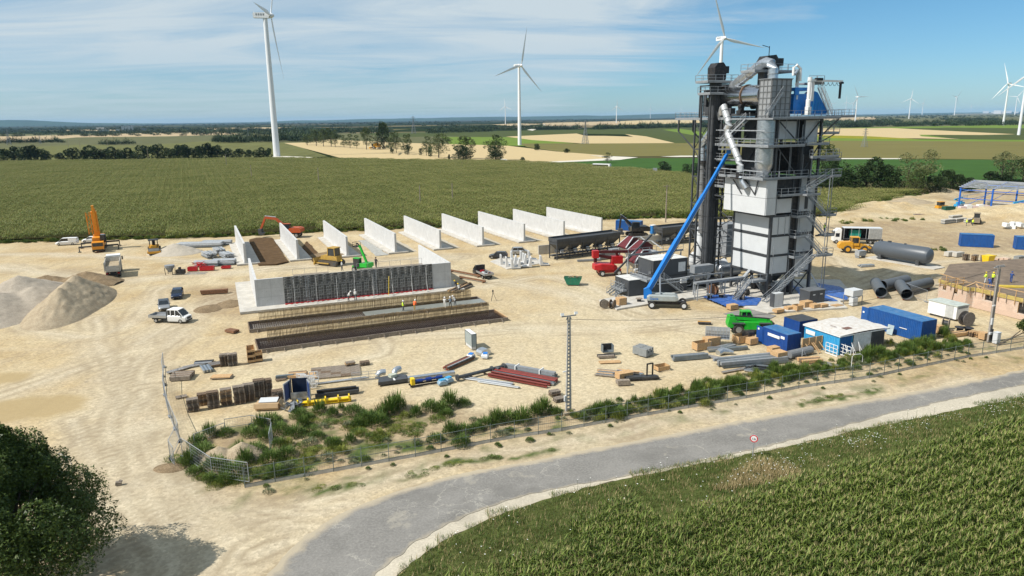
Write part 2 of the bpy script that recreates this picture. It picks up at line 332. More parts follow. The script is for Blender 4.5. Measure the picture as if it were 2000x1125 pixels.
road_top=cat_px([(2160,694),(2000,722),(1860,752),(1700,780),(1595,797.5),(1450,822),(1250,860),(1030,902),(900,926),(800,952),(700,987),(620,1032),(560,1082),(520,1125),(470,1200),(400,1330)],5)
road_bot=cat_px([(2160,718),(2000,752),(1880,776),(1725,812),(1500,872),(1250,925),(1100,952),(1000,975),(900,1012),(820,1055),(770,1092),(735,1125),(690,1200),(640,1330)],5)
shou_bot=cat_px([(2160,740),(1995,777),(1750,825),(1575,865),(1400,902),(1200,940),(1000,997),(900,1041),(830,1083),(780,1125),(735,1190),(690,1330)],5)
verge=soft(UX,UY,fence_c+road_top[::-1][-60:][::-1],1.0) if 0 else np.clip(1-np.abs(seg_d(UX,UY,fence_c)-2.0)/3.4,0,1)*.34
brown=np.maximum(brown,verge*(vnoise(GX,GY,4,8)*.9+.4))
for pl,w,s in [(px((1600,440),(1760,432),(1850,452),(2000,462),(2150,470),(2150,520),(1990,488),(1850,490),(1720,470)),3,.75),(px((1720,432),(2100,440),(2100,500),(1900,492),(1700,460)),3,.45),
 (px((1790,392),(1870,372),(2150,376),(2150,400),(1870,396)),2,.5),(px((80,540),(120,520),(200,525),(205,545),(120,560)),1.5,.4),
 (px((370,560),(470,555),(478,600),(480,625),(400,612)),1.2,.7),(px((1940,540),(2150,500),(2150,560),(2000,560)),1,.9),(px((2000,520),(2200,500),(2200,600),(2000,560)),1,.9)]:
    brown=np.maximum(brown,soft(UX,UY,pl,w)*s*(.65+.5*vnoise(GX,GY,2.2,9)))
gravel=np.zeros_like(GX)
for pl,w,s in [(px((500,720),(900,640),(1300,640),(1500,690),(1200,800),(900,820),(600,720)),6,.8),(px((950,560),(1250,600),(1400,640),(1100,680)),6,.6),(px((1050,690),(1250,740),(1250,800),(1100,800)),3,1),(px((1620,600),(1800,590),(1830,640),(1640,620)),3,.6)]:
    gravel=np.maximum(gravel,soft(UX,UY,pl,w)*s)
# wheel ruts and packed haul roads
rut=np.zeros_like(GX);pale=np.zeros_like(GX)
TR=[([(330,1120),(255,980),(235,850),(250,740),(300,660),(400,600),(470,575)],5),([(420,1120),(320,1010),(270,900),(275,780),(310,690),(360,640)],3),([(-100,800),(60,750),(200,705),(290,660),(360,610),(460,570)],3),
([(480,1100),(360,1000),(300,900),(262,800),(200,690),(190,620)],3),([(0,520),(200,545),(330,540),(470,530),(560,520),(760,508),(900,500)],4),([(-100,500),(100,497),(320,505),(460,520)],2),([(900,1000),(640,1040),(460,1010),(330,930),(290,820)],3),
([(620,535),(760,520),(900,540),(1100,570),(1240,620),(1420,650)],3),([(940,560),(1060,540),(1150,560),(1260,610)],2),([(1000,640),(1200,640),(1420,620),(1600,640),(1760,600),(1850,560)],4),([(1560,600),(1680,560),(1800,520),(1960,500)],3),
([(1620,500),(1700,540),(1760,580),(1700,620)],2),([(520,700),(700,660),(900,650),(1050,640)],2),([(690,700),(745,690),(760,670),(720,655)],1),([(500,1090),(900,960),(1200,885),(1500,830),(1900,740)],2),([(200,1120),(215,1000),(190,900),(150,820)],1),([(380,1100),(300,1060),(240,960),(225,850),(240,700)],1),([(460,1060),(400,1050),(300,980),(265,930)],3),([(700,985),(560,1010),(430,985),(360,940),(310,870),(290,760)],2),([(0,620),(150,660),(240,640),(290,600),(320,560)],2),([(560,1000),(760,935),(1000,880),(1300,825),(1700,755)],2)]
for tp,wd in TR:
    c=cat_px(tp,5);d=seg_d(GX+(vnoise(GX,GY,6,5)-.5)*2.0,GY+(vnoise(GX,GY,6,6)-.5)*2.0,c)
    pale=np.maximum(pale,np.clip(1-d/(wd+1.5),0,1)*.9)
    for o in (1.0,2.6,3.6)[:1+wd//2]: rut=np.maximum(rut,np.clip(1-np.abs(d-o)/.5,0,1)*np.clip(vnoise(GX,GY,4,17+wd)*1.5-.35,0,1))
mud=np.maximum(soft(UX,UY,px((-200,790),(0,780),(120,768),(178,778),(160,800),(80,815),(0,828),(-200,840)),.8),soft(UX,UY,px((-200,735),(0,727),(45,728),(68,735),(40,746),(0,750),(-200,756)),.7))
for c,rx in [((205,555),8),((530,470),5),((150,985),0),((1090,425),0),((1700,540),6),((1450,612),5)]:
    if rx: q=P(*c);mud=np.maximum(mud,np.clip(1-np.hypot((UX-q.x)/rx,(UY-q.y)/rx),0,1)*.25)
green=np.maximum(0,vnoise(UX,UY,1.3,21)-.55)*2.2*(soft(UX,UY,weed_zone,1)+np.clip(1-np.abs(ld-2)/2.5,0,1)*.8)
for pl in ([(590,960),(660,945),(720,945),(640,968)],[(780,935),(830,922),(880,905),(1080,875),(1100,880),(960,902),(860,918),(800,940)],[(1560,787),(1620,775),(1720,758),(1722,765),(1640,780),(1575,795)],[(560,948),(620,935),(610,945)]): green=np.maximum(green,soft(UX,UY,px(*pl),.35)*1.3*np.clip(vnoise(UX,UY,.8,31)*1.8-.2,0,1))
GZ=(vnoise(GX,GY,9,41)*.03+vnoise(GX,GY,1.6,42)*.025-rut*.02-.09)
# the far side rises into low spoil banks right of the works
for (x,y,h_,r_) in [(1720,408,2.0,16),(1690,424,1.1,12),(1800,392,1.4,14),(1840,378,2.2,9),(1960,425,2.6,16),(2080,430,2.4,20),(1770,412,1.0,12),(1900,412,.7,9),(1640,430,.5,10)]:
    q=P(x,y);GZ+=h_*np.exp(-((GX-q.x)**2+((GY-q.y)*.9)**2)/(r_*r_)*1.6)*(.75+.5*vnoise(GX,GY,3,50))
ok=inside(GX[:-1,:-1],GY[:-1,:-1],yard_poly)
ny,nx=GX.shape;idx=np.arange(nx*ny).reshape(ny,nx)
fc=np.stack([idx[:-1,:-1],idx[:-1,1:],idx[1:,1:],idx[1:,:-1]],-1)[ok]
used=np.unique(fc);rem=np.full(nx*ny,-1);rem[used]=np.arange(len(used));fc=rem[fc]
co=np.stack([GX,GY,GZ],-1).reshape(-1,3)[used]
me=bpy.data.meshes.new('yard');me.vertices.add(len(co));me.vertices.foreach_set('co',co.ravel());me.loops.add(fc.size);me.loops.foreach_set('vertex_index',fc.ravel());me.polygons.add(len(fc));me.polygons.foreach_set('loop_start',np.arange(0,fc.size,4));me.update(calc_edges=True)
def attr(nm,a):
    q=me.color_attributes.new(nm,'FLOAT_COLOR','POINT');q.data.foreach_set('color',a.reshape(-1,4)[used].astype(np.float32).ravel())
attr('soil',np.stack([brown,gravel,np.clip(rut,0,1),pale],-1));attr('soil2',np.stack([np.clip(green,0,1),mud,np.zeros_like(mud),np.ones_like(mud)],-1))
def yard_mat():
    m=bpy.data.materials.new('yard_sand');m.use_nodes=True;t=m.node_tree;b=t.nodes['Principled BSDF'];n=t.nodes.new;l=t.links.new
    g=n('ShaderNodeNewGeometry');A=n('ShaderNodeVertexColor');A.layer_name='soil';S1=n('ShaderNodeSeparateColor');l(A.outputs[0],S1.inputs[0]);B=n('ShaderNodeVertexColor');B.layer_name='soil2';S2=n('ShaderNodeSeparateColor');l(B.outputs[0],S2.inputs[0])
    def noi(s,d=5,st=None,rot=0,r=.6):
        q=n('ShaderNodeTexNoise');src=g.outputs['Position']
        if st: mp=n('ShaderNodeMapping');l(src,mp.inputs[0]);mp.inputs['Scale'].default_value=st;mp.inputs['Rotation'].default_value=(0,0,rot);src=mp.outputs[0]
        l(src,q.inputs[0]);q.inputs['Scale'].default_value=s;q.inputs['Detail'].default_value=d;q.inputs['Roughness'].default_value=r;return q.outputs[0]
    def mix(f,a,c,bl='MIX'):
        q=n('ShaderNodeMixRGB');q.blend_type=bl
        for i,v in enumerate((f,a,c)):
            if isinstance(v,(int,float)): q.inputs[i].default_value=v
            elif isinstance(v,tuple): q.inputs[i].default_value=(*v,1)
            else: l(v,q.inputs[i])
        return q.outputs[0]
    def ramp(v,a,c):
        q=n('ShaderNodeMapRange');l(v,q.inputs[0]);q.inputs[1].default_value=a;q.inputs[2].default_value=c;return q.outputs[0]
    def mul(a,c):
        q=n('ShaderNodeMath');q.operation='MULTIPLY';q.use_clamp=True
        for i,v in enumerate((a,c)):
            if isinstance(v,(int,float)): q.inputs[i].default_value=v
            else:l(v,q.inputs[i])
        return q.outputs[0]
    c=mix(ramp(noi(.045,4),.35,.65),(.43,.335,.20),(.485,.41,.275))
    c=mix(mul(ramp(noi(.11,6),.46,.66),.85),c,(.36,.265,.14))
    c=mix(mul(ramp(noi(.5,6,(1,.18,1),R(-24)),.47,.68),.6),c,(.32,.255,.17))
    c=mix(mul(ramp(noi(.35,6,(.16,1,1),R(12)),.52,.78),.35),c,(.50,.43,.32))
    c=mix(mul(A.outputs[1],.55),c,(.50,.455,.37))
    c=mix(mul(S1.outputs[1],.6),c,(.50,.44,.32))
    # stones
    v=n('ShaderNodeTexVoronoi');l(g.outputs['Position'],v.inputs[0]);v.inputs['Scale'].default_value=4.2;sv=n('ShaderNodeSeparateColor');l(v.outputs['Color'],sv.inputs[0])
    c=mix(.42,c,mix(1,c,mix(ramp(sv.outputs[0],0,1),(.60,.58,.54),(1.35,1.33,1.28)),'MULTIPLY'))
    v2=n('ShaderNodeTexVoronoi');l(g.outputs['Position'],v2.inputs[0]);v2.inputs['Scale'].default_value=1.7;s2=n('ShaderNodeSeparateColor');l(v2.outputs['Color'],s2.inputs[0])
    c=mix(mul(ramp(s2.outputs[1],.8,1),mul(ramp(v2.outputs['Distance'],.35,.15),.6)),c,(.27,.23,.17))
    c=mix(.42,c,mix(1,c,mix(ramp(noi(1.6,10,r=.82),.34,.64),(.62,.60,.56),(1.3,1.3,1.28)),'MULTIPLY'))
    c=mix(mul(S1.outputs[2],.95),c,(.27,.215,.14))
    bf=mul(S1.outputs[0],ramp(noi(.9,7,r=.7),.25,.6));c=mix(bf,c,(.205,.145,.090))
    c=mix(mul(S2.outputs[1],.85),c,(.34,.255,.13))
    c=mix(S2.outputs[0],c,mix(ramp(noi(1.5),.3,.7),(.04,.065,.016),(.09,.12,.03)))
    l(c,b.inputs['Base Color']);b.inputs['Roughness'].default_value=.95;b.inputs['Specular IOR Level'].default_value=.15
    bu=n('ShaderNodeBump');bu.inputs['Strength'].default_value=.7;bu.inputs['Distance'].default_value=.065
    hh=mix(.5,noi(3.2,6,r=.7),v.outputs['Distance']);hh=mix(.4,hh,noi(.7,5,(1,.3,1),R(-24)));l(hh,bu.inputs['Height']);l(bu.outputs[0],b.inputs['Normal']);return m
ymat=yard_mat();me.materials.append(ymat);me.polygons.foreach_set('use_smooth',[True]*len(me.polygons));yard=O('yard_ground',me,kind='structure')
# ---- road
def road_mat(name,base,crack=1,seed=0):
    m=bpy.data.materials.new(name);m.use_nodes=True;t=m.node_tree;b=t.nodes['Principled BSDF'];n=t.nodes.new;l=t.links.new
    g=n('ShaderNodeNewGeometry')
    def noi(s,d=5,w=0):
        q=n('ShaderNodeTexNoise');l(g.outputs['Position'],q.inputs[0]);q.inputs['Scale'].default_value=s;q.inputs['Detail'].default_value=d;q.inputs['Roughness'].default_value=.65;return q
    def mr(v,a,c):
        q=n('ShaderNodeMapRange');l(v,q.inputs[0]);q.inputs[1].default_value=a;q.inputs[2].default_value=c;return q.outputs[0]
    def mix(f,a,c):
        q=n('ShaderNodeMixRGB')
        for i,v in enumerate((f,a,c)):
            if isinstance(v,(int,float)): q.inputs[i].default_value=v
            elif isinstance(v,tuple): q.inputs[i].default_value=(*v,1)
            else:l(v,q.inputs[i])
        return q.outputs[0]
    def mul(a,c):
        q=n('ShaderNodeMath');q.operation='MULTIPLY'
        for i,v in enumerate((a,c)):
            if isinstance(v,(int,float)): q.inputs[i].default_value=v
            else:l(v,q.inputs[i])
        return q.outputs[0]
    c=mix(mr(noi(.25,7).outputs[0],.35,.65),tuple(v*.86 for v in base),tuple(v*1.16 for v in base))
    c=mix(mr(noi(5,6).outputs[0],.4,.75),c,tuple(v*1.45 for v in base))
    c=mix(mul(mr(noi(.07,5).outputs[0],.52,.60),.45),c,tuple(v*.70 for v in base))
    if crack:
        ad=n('ShaderNodeVectorMath');ad.operation='ADD';nn=noi(.8,6);sc=n('ShaderNodeVectorMath');sc.operation='SCALE';l(nn.outputs['Color'],sc.inputs[0]);sc.inputs['Scale'].default_value=2.2;l(g.outputs['Position'],ad.inputs[0]);l(sc.outputs[0],ad.inputs[1])
        for s_,th,lo in ((.32,.011,.50),(.9,.016,.565)):
            v=n('ShaderNodeTexVoronoi');v.feature='DISTANCE_TO_EDGE';l(ad.outputs[0],v.inputs[0]);v.inputs['Scale'].default_value=s_
            k=mul(mr(v.outputs['Distance'],th*1.6,th*.4),mr(noi(.11+s_*.05,4).outputs[0],lo,lo+.05));c=mix(mul(k,.6),c,(.38,.36,.31))
        c=mix(mul(mr(noi(.16,8).outputs[0],.59,.65),.55),c,(.36,.33,.27))
    A=n('ShaderNodeVertexColor');A.layer_name='dust';S=n('ShaderNodeSeparateColor');l(A.outputs[0],S.inputs[0])
    c=mix(mul(S.outputs[1],mul(mr(noi(.3,4).outputs[0],.3,.6),.22 if crack else 0)),c,(.27,.26,.24))
    ad=n('ShaderNodeMath');ad.operation='ADD';l(S.outputs[0],ad.inputs[0]);l(noi(.9,8).outputs[0],ad.inputs[1]);c=mix(mul(mr(ad.outputs[0],.72,1.25),.9),c,(.40,.34,.245))
    l(c,b.inputs['Base Color']);b.inputs['Roughness'].default_value=.88;b.inputs['Specular IOR Level'].default_value=.15
    bu=n('ShaderNodeBump');bu.inputs['Strength'].default_value=.4;bu.inputs['Distance'].default_value=.03;l(noi(9,5).outputs[0],bu.inputs['Height']);l(bu.outputs[0],b.inputs['Normal']);return m
asph=road_mat('asphalt',(.18,.172,.158));shm=road_mat('pale_road_shoulder',(.40,.36,.285),0)
def resamp(c,n):
    d=[0]
    for a,b in zip(c[:-1],c[1:]): d.append(d[-1]+(b-a).length)
    o=[];j=0
    for i in range(n):
        s=d[-1]*i/(n-1)
        while j<len(c)-2 and d[j+1]<s: j+=1
        o.append(c[j].lerp(c[j+1],min(1,(s-d[j])/max(1e-6,d[j+1]-d[j]))))
    return o
def wob(c,j,sd):
    return [p+Vector((mnoise.noise(p*.8+Vector((sd,0,0)))+.8*mnoise.noise(p*.2),mnoise.noise(p*.8+Vector((0,sd,0)))+.8*mnoise.noise(p*.2+Vector((9,0,0))),0))*j for p in c]
def strip(name,c1,c2,mat,z,n=400,j=.3,sd=0,m=13):
    a=wob(resamp(c1,n),j,sd);b=wob(resamp(c2,n),j,sd+5);v=[];co=[]
    for i in range(n):
        for k in range(m):
            t=k/(m-1);p=a[i].lerp(b[i],t);v.append((p.x,p.y,0));d0=(p-a[i]).length;d1=(p-b[i]).length
            e=max(0,1-d0/1.3)*1.0+max(0,1-d1/.5)*.5;s=Q(p);e=max(e,min(1,max(0,(640-s[0])/260))*(.85 if d0<d1 else .5))
            w=max(0,1-abs(abs(t-.5)*2-.5)/.16);co.append((min(1,e),w,0,1))
    o=MB().add(v,[(i*m+k,i*m+k+1,(i+1)*m+k+1,(i+1)*m+k) for i in range(n-1) for k in range(m-1)]).build(name,mat,None,(0,0,z),kind='structure')
    q=o.data.color_attributes.new('dust','FLOAT_COLOR','POINT');q.data.foreach_set('color',np.array(co,np.float32).ravel());return o
strip('road_shoulder',road_top,shou_bot,shm,.0,j=.35,sd=3)
strip('road',road_top,road_bot,asph,.03,j=.25,sd=8)
gsoil=crop('verge_soil',(.075,.085,.028),.4,.5)
vb=cat_px([(2200,800),(1995,862),(1750,925),(1600,960),(1400,1006),(1225,1046),(1100,1083),(1000,1120),(900,1165),(850,1210),(800,1300),(760,1400)],5)
strip('grass_verge',shou_bot,vb,gsoil,.06,j=.3,sd=20)
far_c=[Vector((20,12,0)),Vector((120,12,0)),Vector((160,90,0))]
corn_near=vb[::-1]+[Vector((165,100,0)),Vector((150,0,0)),Vector((-6,0,0))]
sheet('maize_soil',vb+[Vector((-6,5,0)),Vector((170,5,0)),Vector((170,110,0))],crop('maize_field_soil',(.07,.055,.03),.3,.6),.05)
# ---------------- vegetation ----------------
def leafmat(name,c1,c2,sc=.6,rough=.6,trn=.0):
    m=bpy.data.materials.new(name);m.use_nodes=True;t=m.node_tree;b=t.nodes['Principled BSDF'];n=t.nodes.new;l=t.links.new
    g=n('ShaderNodeNewGeometry');no=n('ShaderNodeTexNoise');l(g.outputs['Position'],no.inputs[0]);no.inputs['Scale'].default_value=sc;no.inputs['Detail'].default_value=4
    no2=n('ShaderNodeTexNoise');l(g.outputs['Position'],no2.inputs[0]);no2.inputs['Scale'].default_value=.045;no2.inputs['Detail'].default_value=3
    ad=n('ShaderNodeMath');ad.operation='ADD';l(no.outputs[0],ad.inputs[0]);l(g.outputs['Random Per Island'],ad.inputs[1])
    a2=n('ShaderNodeMath');a2.operation='MULTIPLY_ADD';l(no2.outputs[0],a2.inputs[0]);a2.inputs[1].default_value=1.3;l(ad.outputs[0],a2.inputs[2])
    mr=n('ShaderNodeMapRange');l(a2.outputs[0],mr.inputs[0]);mr.inputs[1].default_value=.9;mr.inputs[2].default_value=2.1
    mx=n('ShaderNodeMixRGB');l(mr.outputs[0],mx.inputs[0]);mx.inputs[1].default_value=(*c1,1);mx.inputs[2].default_value=(*c2,1);l(mx.outputs[0],b.inputs['Base Color'])
    b.inputs['Roughness'].default_value=rough;b.inputs['Specular IOR Level'].default_value=.25
    if trn:
        tr=n('ShaderNodeBsdfTranslucent');l(mx.outputs[0],tr.inputs[0]);ms=n('ShaderNodeMixShader');ms.inputs[0].default_value=trn;l(b.outputs[0],ms.inputs[1]);l(tr.outputs[0],ms.inputs[2]);l(ms.outputs[0],t.nodes['Material Output'].inputs[0])
    return m
cornL=leafmat('maize_leaf',(.042,.082,.012),(.185,.24,.048),trn=.2);cornT=leafmat('maize_tassel',(.30,.27,.11),(.48,.42,.20))
cornF=leafmat('far_maize_leaf',(.085,.125,.018),(.20,.225,.055),trn=.25);cornFT=leafmat('far_maize_tassel',(.24,.22,.08),(.42,.36,.15),trn=.2)
weedL=leafmat('weed_leaf',(.040,.088,.014),(.115,.165,.032),trn=.15);weedY=leafmat('yellow_green_weed',(.10,.13,.02),(.20,.22,.04),trn=.15);weedG=leafmat('grey_green_weed',(.075,.10,.05),(.14,.16,.08))
grassL=leafmat('verge_grass',(.055,.105,.018),(.14,.18,.045),trn=.2);grassD=leafmat('dry_grass',(.26,.19,.09),(.42,.34,.18));flower=M('white_umbel',(.75,.75,.70),.8)
treeD=leafmat('dark_tree_leaf',(.014,.032,.008),(.038,.062,.015),1.2);treeM=leafmat('tree_leaf',(.030,.052,.012),(.075,.10,.022),1.0);treeP=leafmat('pale_tree_leaf',(.07,.085,.03),(.15,.16,.06),1.0)
mapleL=leafmat('maple_leaf',(.022,.048,.009),(.085,.12,.024),1.3,.45,trn=.12);bark=M('bark',(.10,.08,.06),.95,var=.3,scale=3,bump=.5)
rd=random.Random(3)
def blade(mb,p,a,l,w,el,droop,seg=3,up=None):
    p=Vector(p);v=[];d=Vector((math.cos(a),math.sin(a),0));s=Vector((-d.y,d.x,0))
    for i in range(seg+1):
        t=i/seg;ww=w*(1-t)**.7*(.5 if i==0 else 1)/2+.004
        e=el-droop*t;v+=[p-s*ww,p+s*ww];p=p+(d*math.cos(e)+Vector((0,0,1))*math.sin(e))*(l/seg)
    mb.add(v,[(2*i,2*i+1,2*i+3,2*i+2) for i in range(seg)])
def corn_plant(mb,x,y,h,near):
    a=rd.random()*6.28
    if near:
        mb.mat(0).bar((x,y,0),(x+rd.uniform(-.05,.05),y+rd.uniform(-.05,.05),h*.93),.03)
        for i in range(8):
            z=h*(.22+.09*i);blade(mb,(x,y,z),a+(i%2)*PI+rd.uniform(-.5,.5),rd.uniform(.55,.85),.095,R(rd.uniform(60,78)),R(rd.uniform(50,115)),3)
        mb.mat(1)
        for i in range(4): blade(mb,(x,y,h*.88),rd.random()*6.28,rd.uniform(.28,.42),.05,R(rd.uniform(55,85)),R(25),1)
    else:
        mb.mat(0)
        for i in range(3): blade(mb,(x,y,h*(.35+.2*i)),a+i*2.2,.8,.22,R(50),R(80),2)
        mb.mat(1);blade(mb,(x,y,h*.82),a,.45,.18,R(80),R(10),1)
def corn_tile(nm,s,row,sp,near,mats,h0):
    mb=MB();y=-s/2+row/2
    while y<s/2:
        x=-s/2
        while x<s/2:
            corn_plant(mb,x+rd.uniform(-.04,.04),y+rd.uniform(-.07,.07),h0*rd.uniform(.86,1.1),near);x+=sp*rd.uniform(.8,1.25)
        y+=row
    return mb.mesh(nm,mats)
def gn_scatter(name,pts,protos,mat_label,cat,kind='stuff'):
    """pts: (x,y,z,rot,scale) -> one object that sets the proto patches on the points"""
    me=bpy.data.meshes.new(name);me.from_pydata([p[:3] for p in pts],[],[])
    for nm,i in (('rot',3),('scl',4)):
        a=me.attributes.new(nm,'FLOAT','POINT');a.data.foreach_set('value',[p[i] for p in pts])
    o=O(name,me,label=mat_label,cat=cat,kind=kind);g=bpy.data.node_groups.new(name+'_scatter','GeometryNodeTree')
    g.interface.new_socket('Geometry',in_out='INPUT',socket_type='NodeSocketGeometry');g.interface.new_socket('Geometry',in_out='OUTPUT',socket_type='NodeSocketGeometry')
    n=g.nodes.new;l=g.links.new;gi=n('NodeGroupInput');go=n('NodeGroupOutput');mp=n('GeometryNodeMeshToPoints');l(gi.outputs[0],mp.inputs[0])
    ip=n('GeometryNodeInstanceOnPoints');l(mp.outputs[0],ip.inputs[0]);gx_=n('GeometryNodeGeometryToInstance')
    for q in reversed(protos):
        oi=n('GeometryNodeObjectInfo');oi.inputs[0].default_value=q;l(oi.outputs['Geometry'],gx_.inputs[0])
    l(gx_.outputs[0],ip.inputs['Instance']);ip.inputs['Pick Instance'].default_value=True
    rv=n('FunctionNodeRandomValue');rv.data_type='INT';rv.inputs[4].default_value=0;rv.inputs[5].default_value=len(protos)-1;l(rv.outputs[2],ip.inputs['Instance Index'])
    na=n('GeometryNodeInputNamedAttribute');na.data_type='FLOAT';na.inputs[0].default_value='rot';cx_=n('ShaderNodeCombineXYZ');l(na.outputs[0],cx_.inputs[2]);l(cx_.outputs[0],ip.inputs['Rotation'])
    nb=n('GeometryNodeInputNamedAttribute');nb.data_type='FLOAT';nb.inputs[0].default_value='scl';l(nb.outputs[0],ip.inputs['Scale'])
    l(ip.outputs[0],go.inputs[0]);md=o.modifiers.new('scatter','NODES');md.node_group=g
    for q in protos: q.parent=o
    return o
def inp(p,pl):
    r=False;n=len(pl)
    for i in range(n):
        a,b=pl[i],pl[(i+1)%n]
        if (a.y>p[1])!=(b.y>p[1]) and p[0]<(b.x-a.x)*(p[1]-a.y)/((b.y-a.y) or 1e-9)+a.x: r=not r
    return r
def proto(nm,me,loc,rz=0): return O(nm,me,None,loc,rz,kind='stuff')
def tiles(poly,s,yaw,z=0,sc=(.92,1.12),visible=True,flip=True):
    c,sn=math.cos(yaw),math.sin(yaw);us=[p.x*c+p.y*sn for p in poly];vs=[-p.x*sn+p.y*c for p in poly];o=[];u=min(us)
    while u<max(us):
        v=min(vs)
        while v<max(vs):
            x,y=u*c-v*sn,u*sn+v*c
            if inp((x,y),poly) and y>2:
                q=Q((x,y,1))
                if -420<q[0]<2420 and q[1]<1420: o.append((x,y,z,yaw+(PI if rd.random()<.5 and flip else 0),rd.uniform(*sc)))
            v+=s
        u+=s
    return o
vs_=smooth_poly(corn_near,2,0)
cy_=R(24)
tl=[proto('maize_patch',corn_tile('maize_patch',3.0,.75,.21,True,[cornL,cornT],2.35),(60+4*i,40,0),cy_) for i in range(3)]
pts=tiles(vs_,3.0,cy_)
gn_scatter('maize_crop_near',pts,tl,'tall green maize field with pale tassels in front of the road','maize field')
for i,q in enumerate(tl): q.location=(60+4*i,24,0)
mid_poly=px((-260,476),(0,467),(250,461),(460,456),(620,448),(800,441),(960,434),(1100,427.5),(1200,423),(1320,421),(1400,425),(1600,421),(1640,411),(1700,396),(1760,383),(1800,377),(1800,374),(1640,373),(1380,353),(1330,344),(1200,331),(1060,321),(1000,318.5),(540,312),(0,319),(-260,322))
sheet('maize_soil',mid_poly,crop('mid_field_soil',(.06,.055,.022),.3,.1),-.03)
tf=[proto('maize_patch',corn_tile('far_maize_patch',8.0,.8,.42,False,[cornF,cornFT],2.6),(-60+9*i,260,0),cy_) for i in range(2)]
pts=tiles([p+Vector((0,-4.6 if i<15 else -3 if i<21 else 0,0)) for i,p in enumerate(mid_poly)],8.0,cy_,-.03)
gn_scatter('maize_crop_middle',pts,tf,'wide green maize field between the works and the wind turbines','maize field')
# grass verge, dry grass, flowers
def tuft(nm,s,n,mats,hh,w,dry=0,fl=0):
    mb=MB()
    for i in range(n):
        mb.mat(1 if rd.random()<dry else 0);x,y=rd.uniform(-s/2,s/2),rd.uniform(-s/2,s/2)
        blade(mb,(x,y,0),rd.random()*6.28,rd.uniform(.5,1)*hh,w,R(rd.uniform(45,85)),R(40),1)
    for i in range(fl):
        x,y=rd.uniform(-s/2,s/2),rd.uniform(-s/2,s/2);z=rd.uniform(.5,.9);mb.mat(0).bar((x,y,0),(x,y,z),.012);mb.mat(2).add([(x-.04,y-.04,z),(x+.04,y-.04,z+.02),(x+.04,y+.04,z),(x-.04,y+.04,z+.02)],[(0,1,2,3)])
    return mb.mesh(nm,mats)
gm=[grassL,grassD,flower]
vpoly=shou_bot+[p+Vector((.6,-.8,0)) for p in vb[::-1]]
vpoly=shou_bot+vb[::-1]
tg=[proto('grass_patch',tuft('grass_patch',1.4,170,gm,.34,.05,d,f),P(1500+25*i,905,.06)) for i,(d,f) in enumerate([(.04,0),(.15,0),(.35,1)])]
gn_scatter('verge_grass',tiles(vpoly,1.15,.3,.06,(.7,1.3)),tg,'rough grass verge between the road and the near maize field','grass')
dp=px((1440,925),(1480,900),(1545,905),(1570,930),(1500,950),(1420,965),(1380,960))+px()
td=[proto('dry_grass_patch',tuft('dry_grass_patch',1.2,120,gm,.8,.05,.9,2),P(1500,925,.06))]
dpt=tiles(dp,1.0,.2,.06,(.6,1.2))+[t for t in tiles(smooth_poly([p+Vector((-.3,1.6,0)) for p in vb],1,.5,closed=False)+vb[::-1],1.2,.3,.06,(.5,1)) if rd.random()<.45]
gn_scatter('dry_grass',dpt,td,'brown dry grass along the edge of the near maize field','grass')
fp=px((1500,905),(1560,880),(1650,862),(1760,838),(1860,815),(2000,785),(2000,812),(1860,840),(1740,870),(1620,895),(1540,920))
tw=[proto('flower_patch',tuft('flower_patch',1.2,40,gm,.6,.03,.3,5),P(1660,878,.06))]
gn_scatter('white_wildflowers',[t for t in tiles(fp,1.1,.4,.06,(.6,1.3)) if mnoise.noise(Vector(t[:3])*.35)>-.12],tw,'white wild flowers in the grass verge near the round road sign','wildflowers')
# weeds
def bush_mesh(nm,w,h,n,mat,leaf=.16,spike=.5):
    mb=MB()
    for i in range(n):
        a=rd.random()*6.28;r=w/2*math.sqrt(rd.random());hh=h*(1-.65*(r/(w/2))**2)*rd.uniform(.55,1.1);x,y=math.cos(a)*r,math.sin(a)*r
        z=hh*rd.uniform(.15,1)
        blade(mb,(x,y,z),a+rd.uniform(-1,1),leaf*rd.uniform(.9,2),leaf*rd.uniform(.4,.8),R(rd.uniform(10,80)),R(rd.uniform(20,90)),1)
    for i in range(int(n*spike/6)):
        a=rd.random()*6.28;r=w/2*math.sqrt(rd.random())*.85;x,y=math.cos(a)*r,math.sin(a)*r
        blade(mb,(x,y,h*.3),a,h*rd.uniform(.6,.95)*(1-.5*(r/(w/2))**2),.09,R(rd.uniform(70,88)),R(8),2)
    return mb.mesh(nm,mat)
bm_=[bush_mesh('weed_bush',1.9,1.2,950,weedL,.17,.18),bush_mesh('weed_bush_tall',1.5,1.6,900,weedL,.15,.45),bush_mesh('weed_bush_pale',1.6,.8,420,weedG,.14,.3),bush_mesh('weed_bush_yellow',1.7,1.1,520,weedY,.14,.6)]
def band(c,w,dens,zed=0,sc=(.6,1.1),jit=1):
    o=[]
    for a,b in zip(c[:-1],c[1:]):
        k=(b-a).length*dens;k=int(k)+(rd.random()<k-int(k));d=(b-a).normalized();nn=Vector((-d.y,d.x,0))
        for i in range(k):
            p=a.lerp(b,rd.random())+nn*rd.gauss(0,w/2.4);s_=rd.uniform(*sc)*(.8+.5*mnoise.noise(p*.25));o.append((p.x,p.y,-.05,rd.random()*6.28,max(.25,s_)))
    return o
hp=[proto('weed_clump',bm_[i],P(1300+60*i,778-12*i),0) for i in range(4)]
hc=cat_px([(1125,818),(1190,806),(1300,782),(1400,763),(1500,741),(1600,722),(1700,701),(1800,685),(1890,671)])
gn_scatter('weed_strip',band(hc,2.4,6.5,sc=(.6,1.05)),hp,'dense strip of tall green weeds along the wire fence beside the storage yard','weeds')
hp2=[proto('weed_clump',bm_[i],P(900+40*i,870-9*i),0) for i in (0,2)]
l2=[p+Vector((-.7,1.6,0)) for p in fence_c[:-1]]
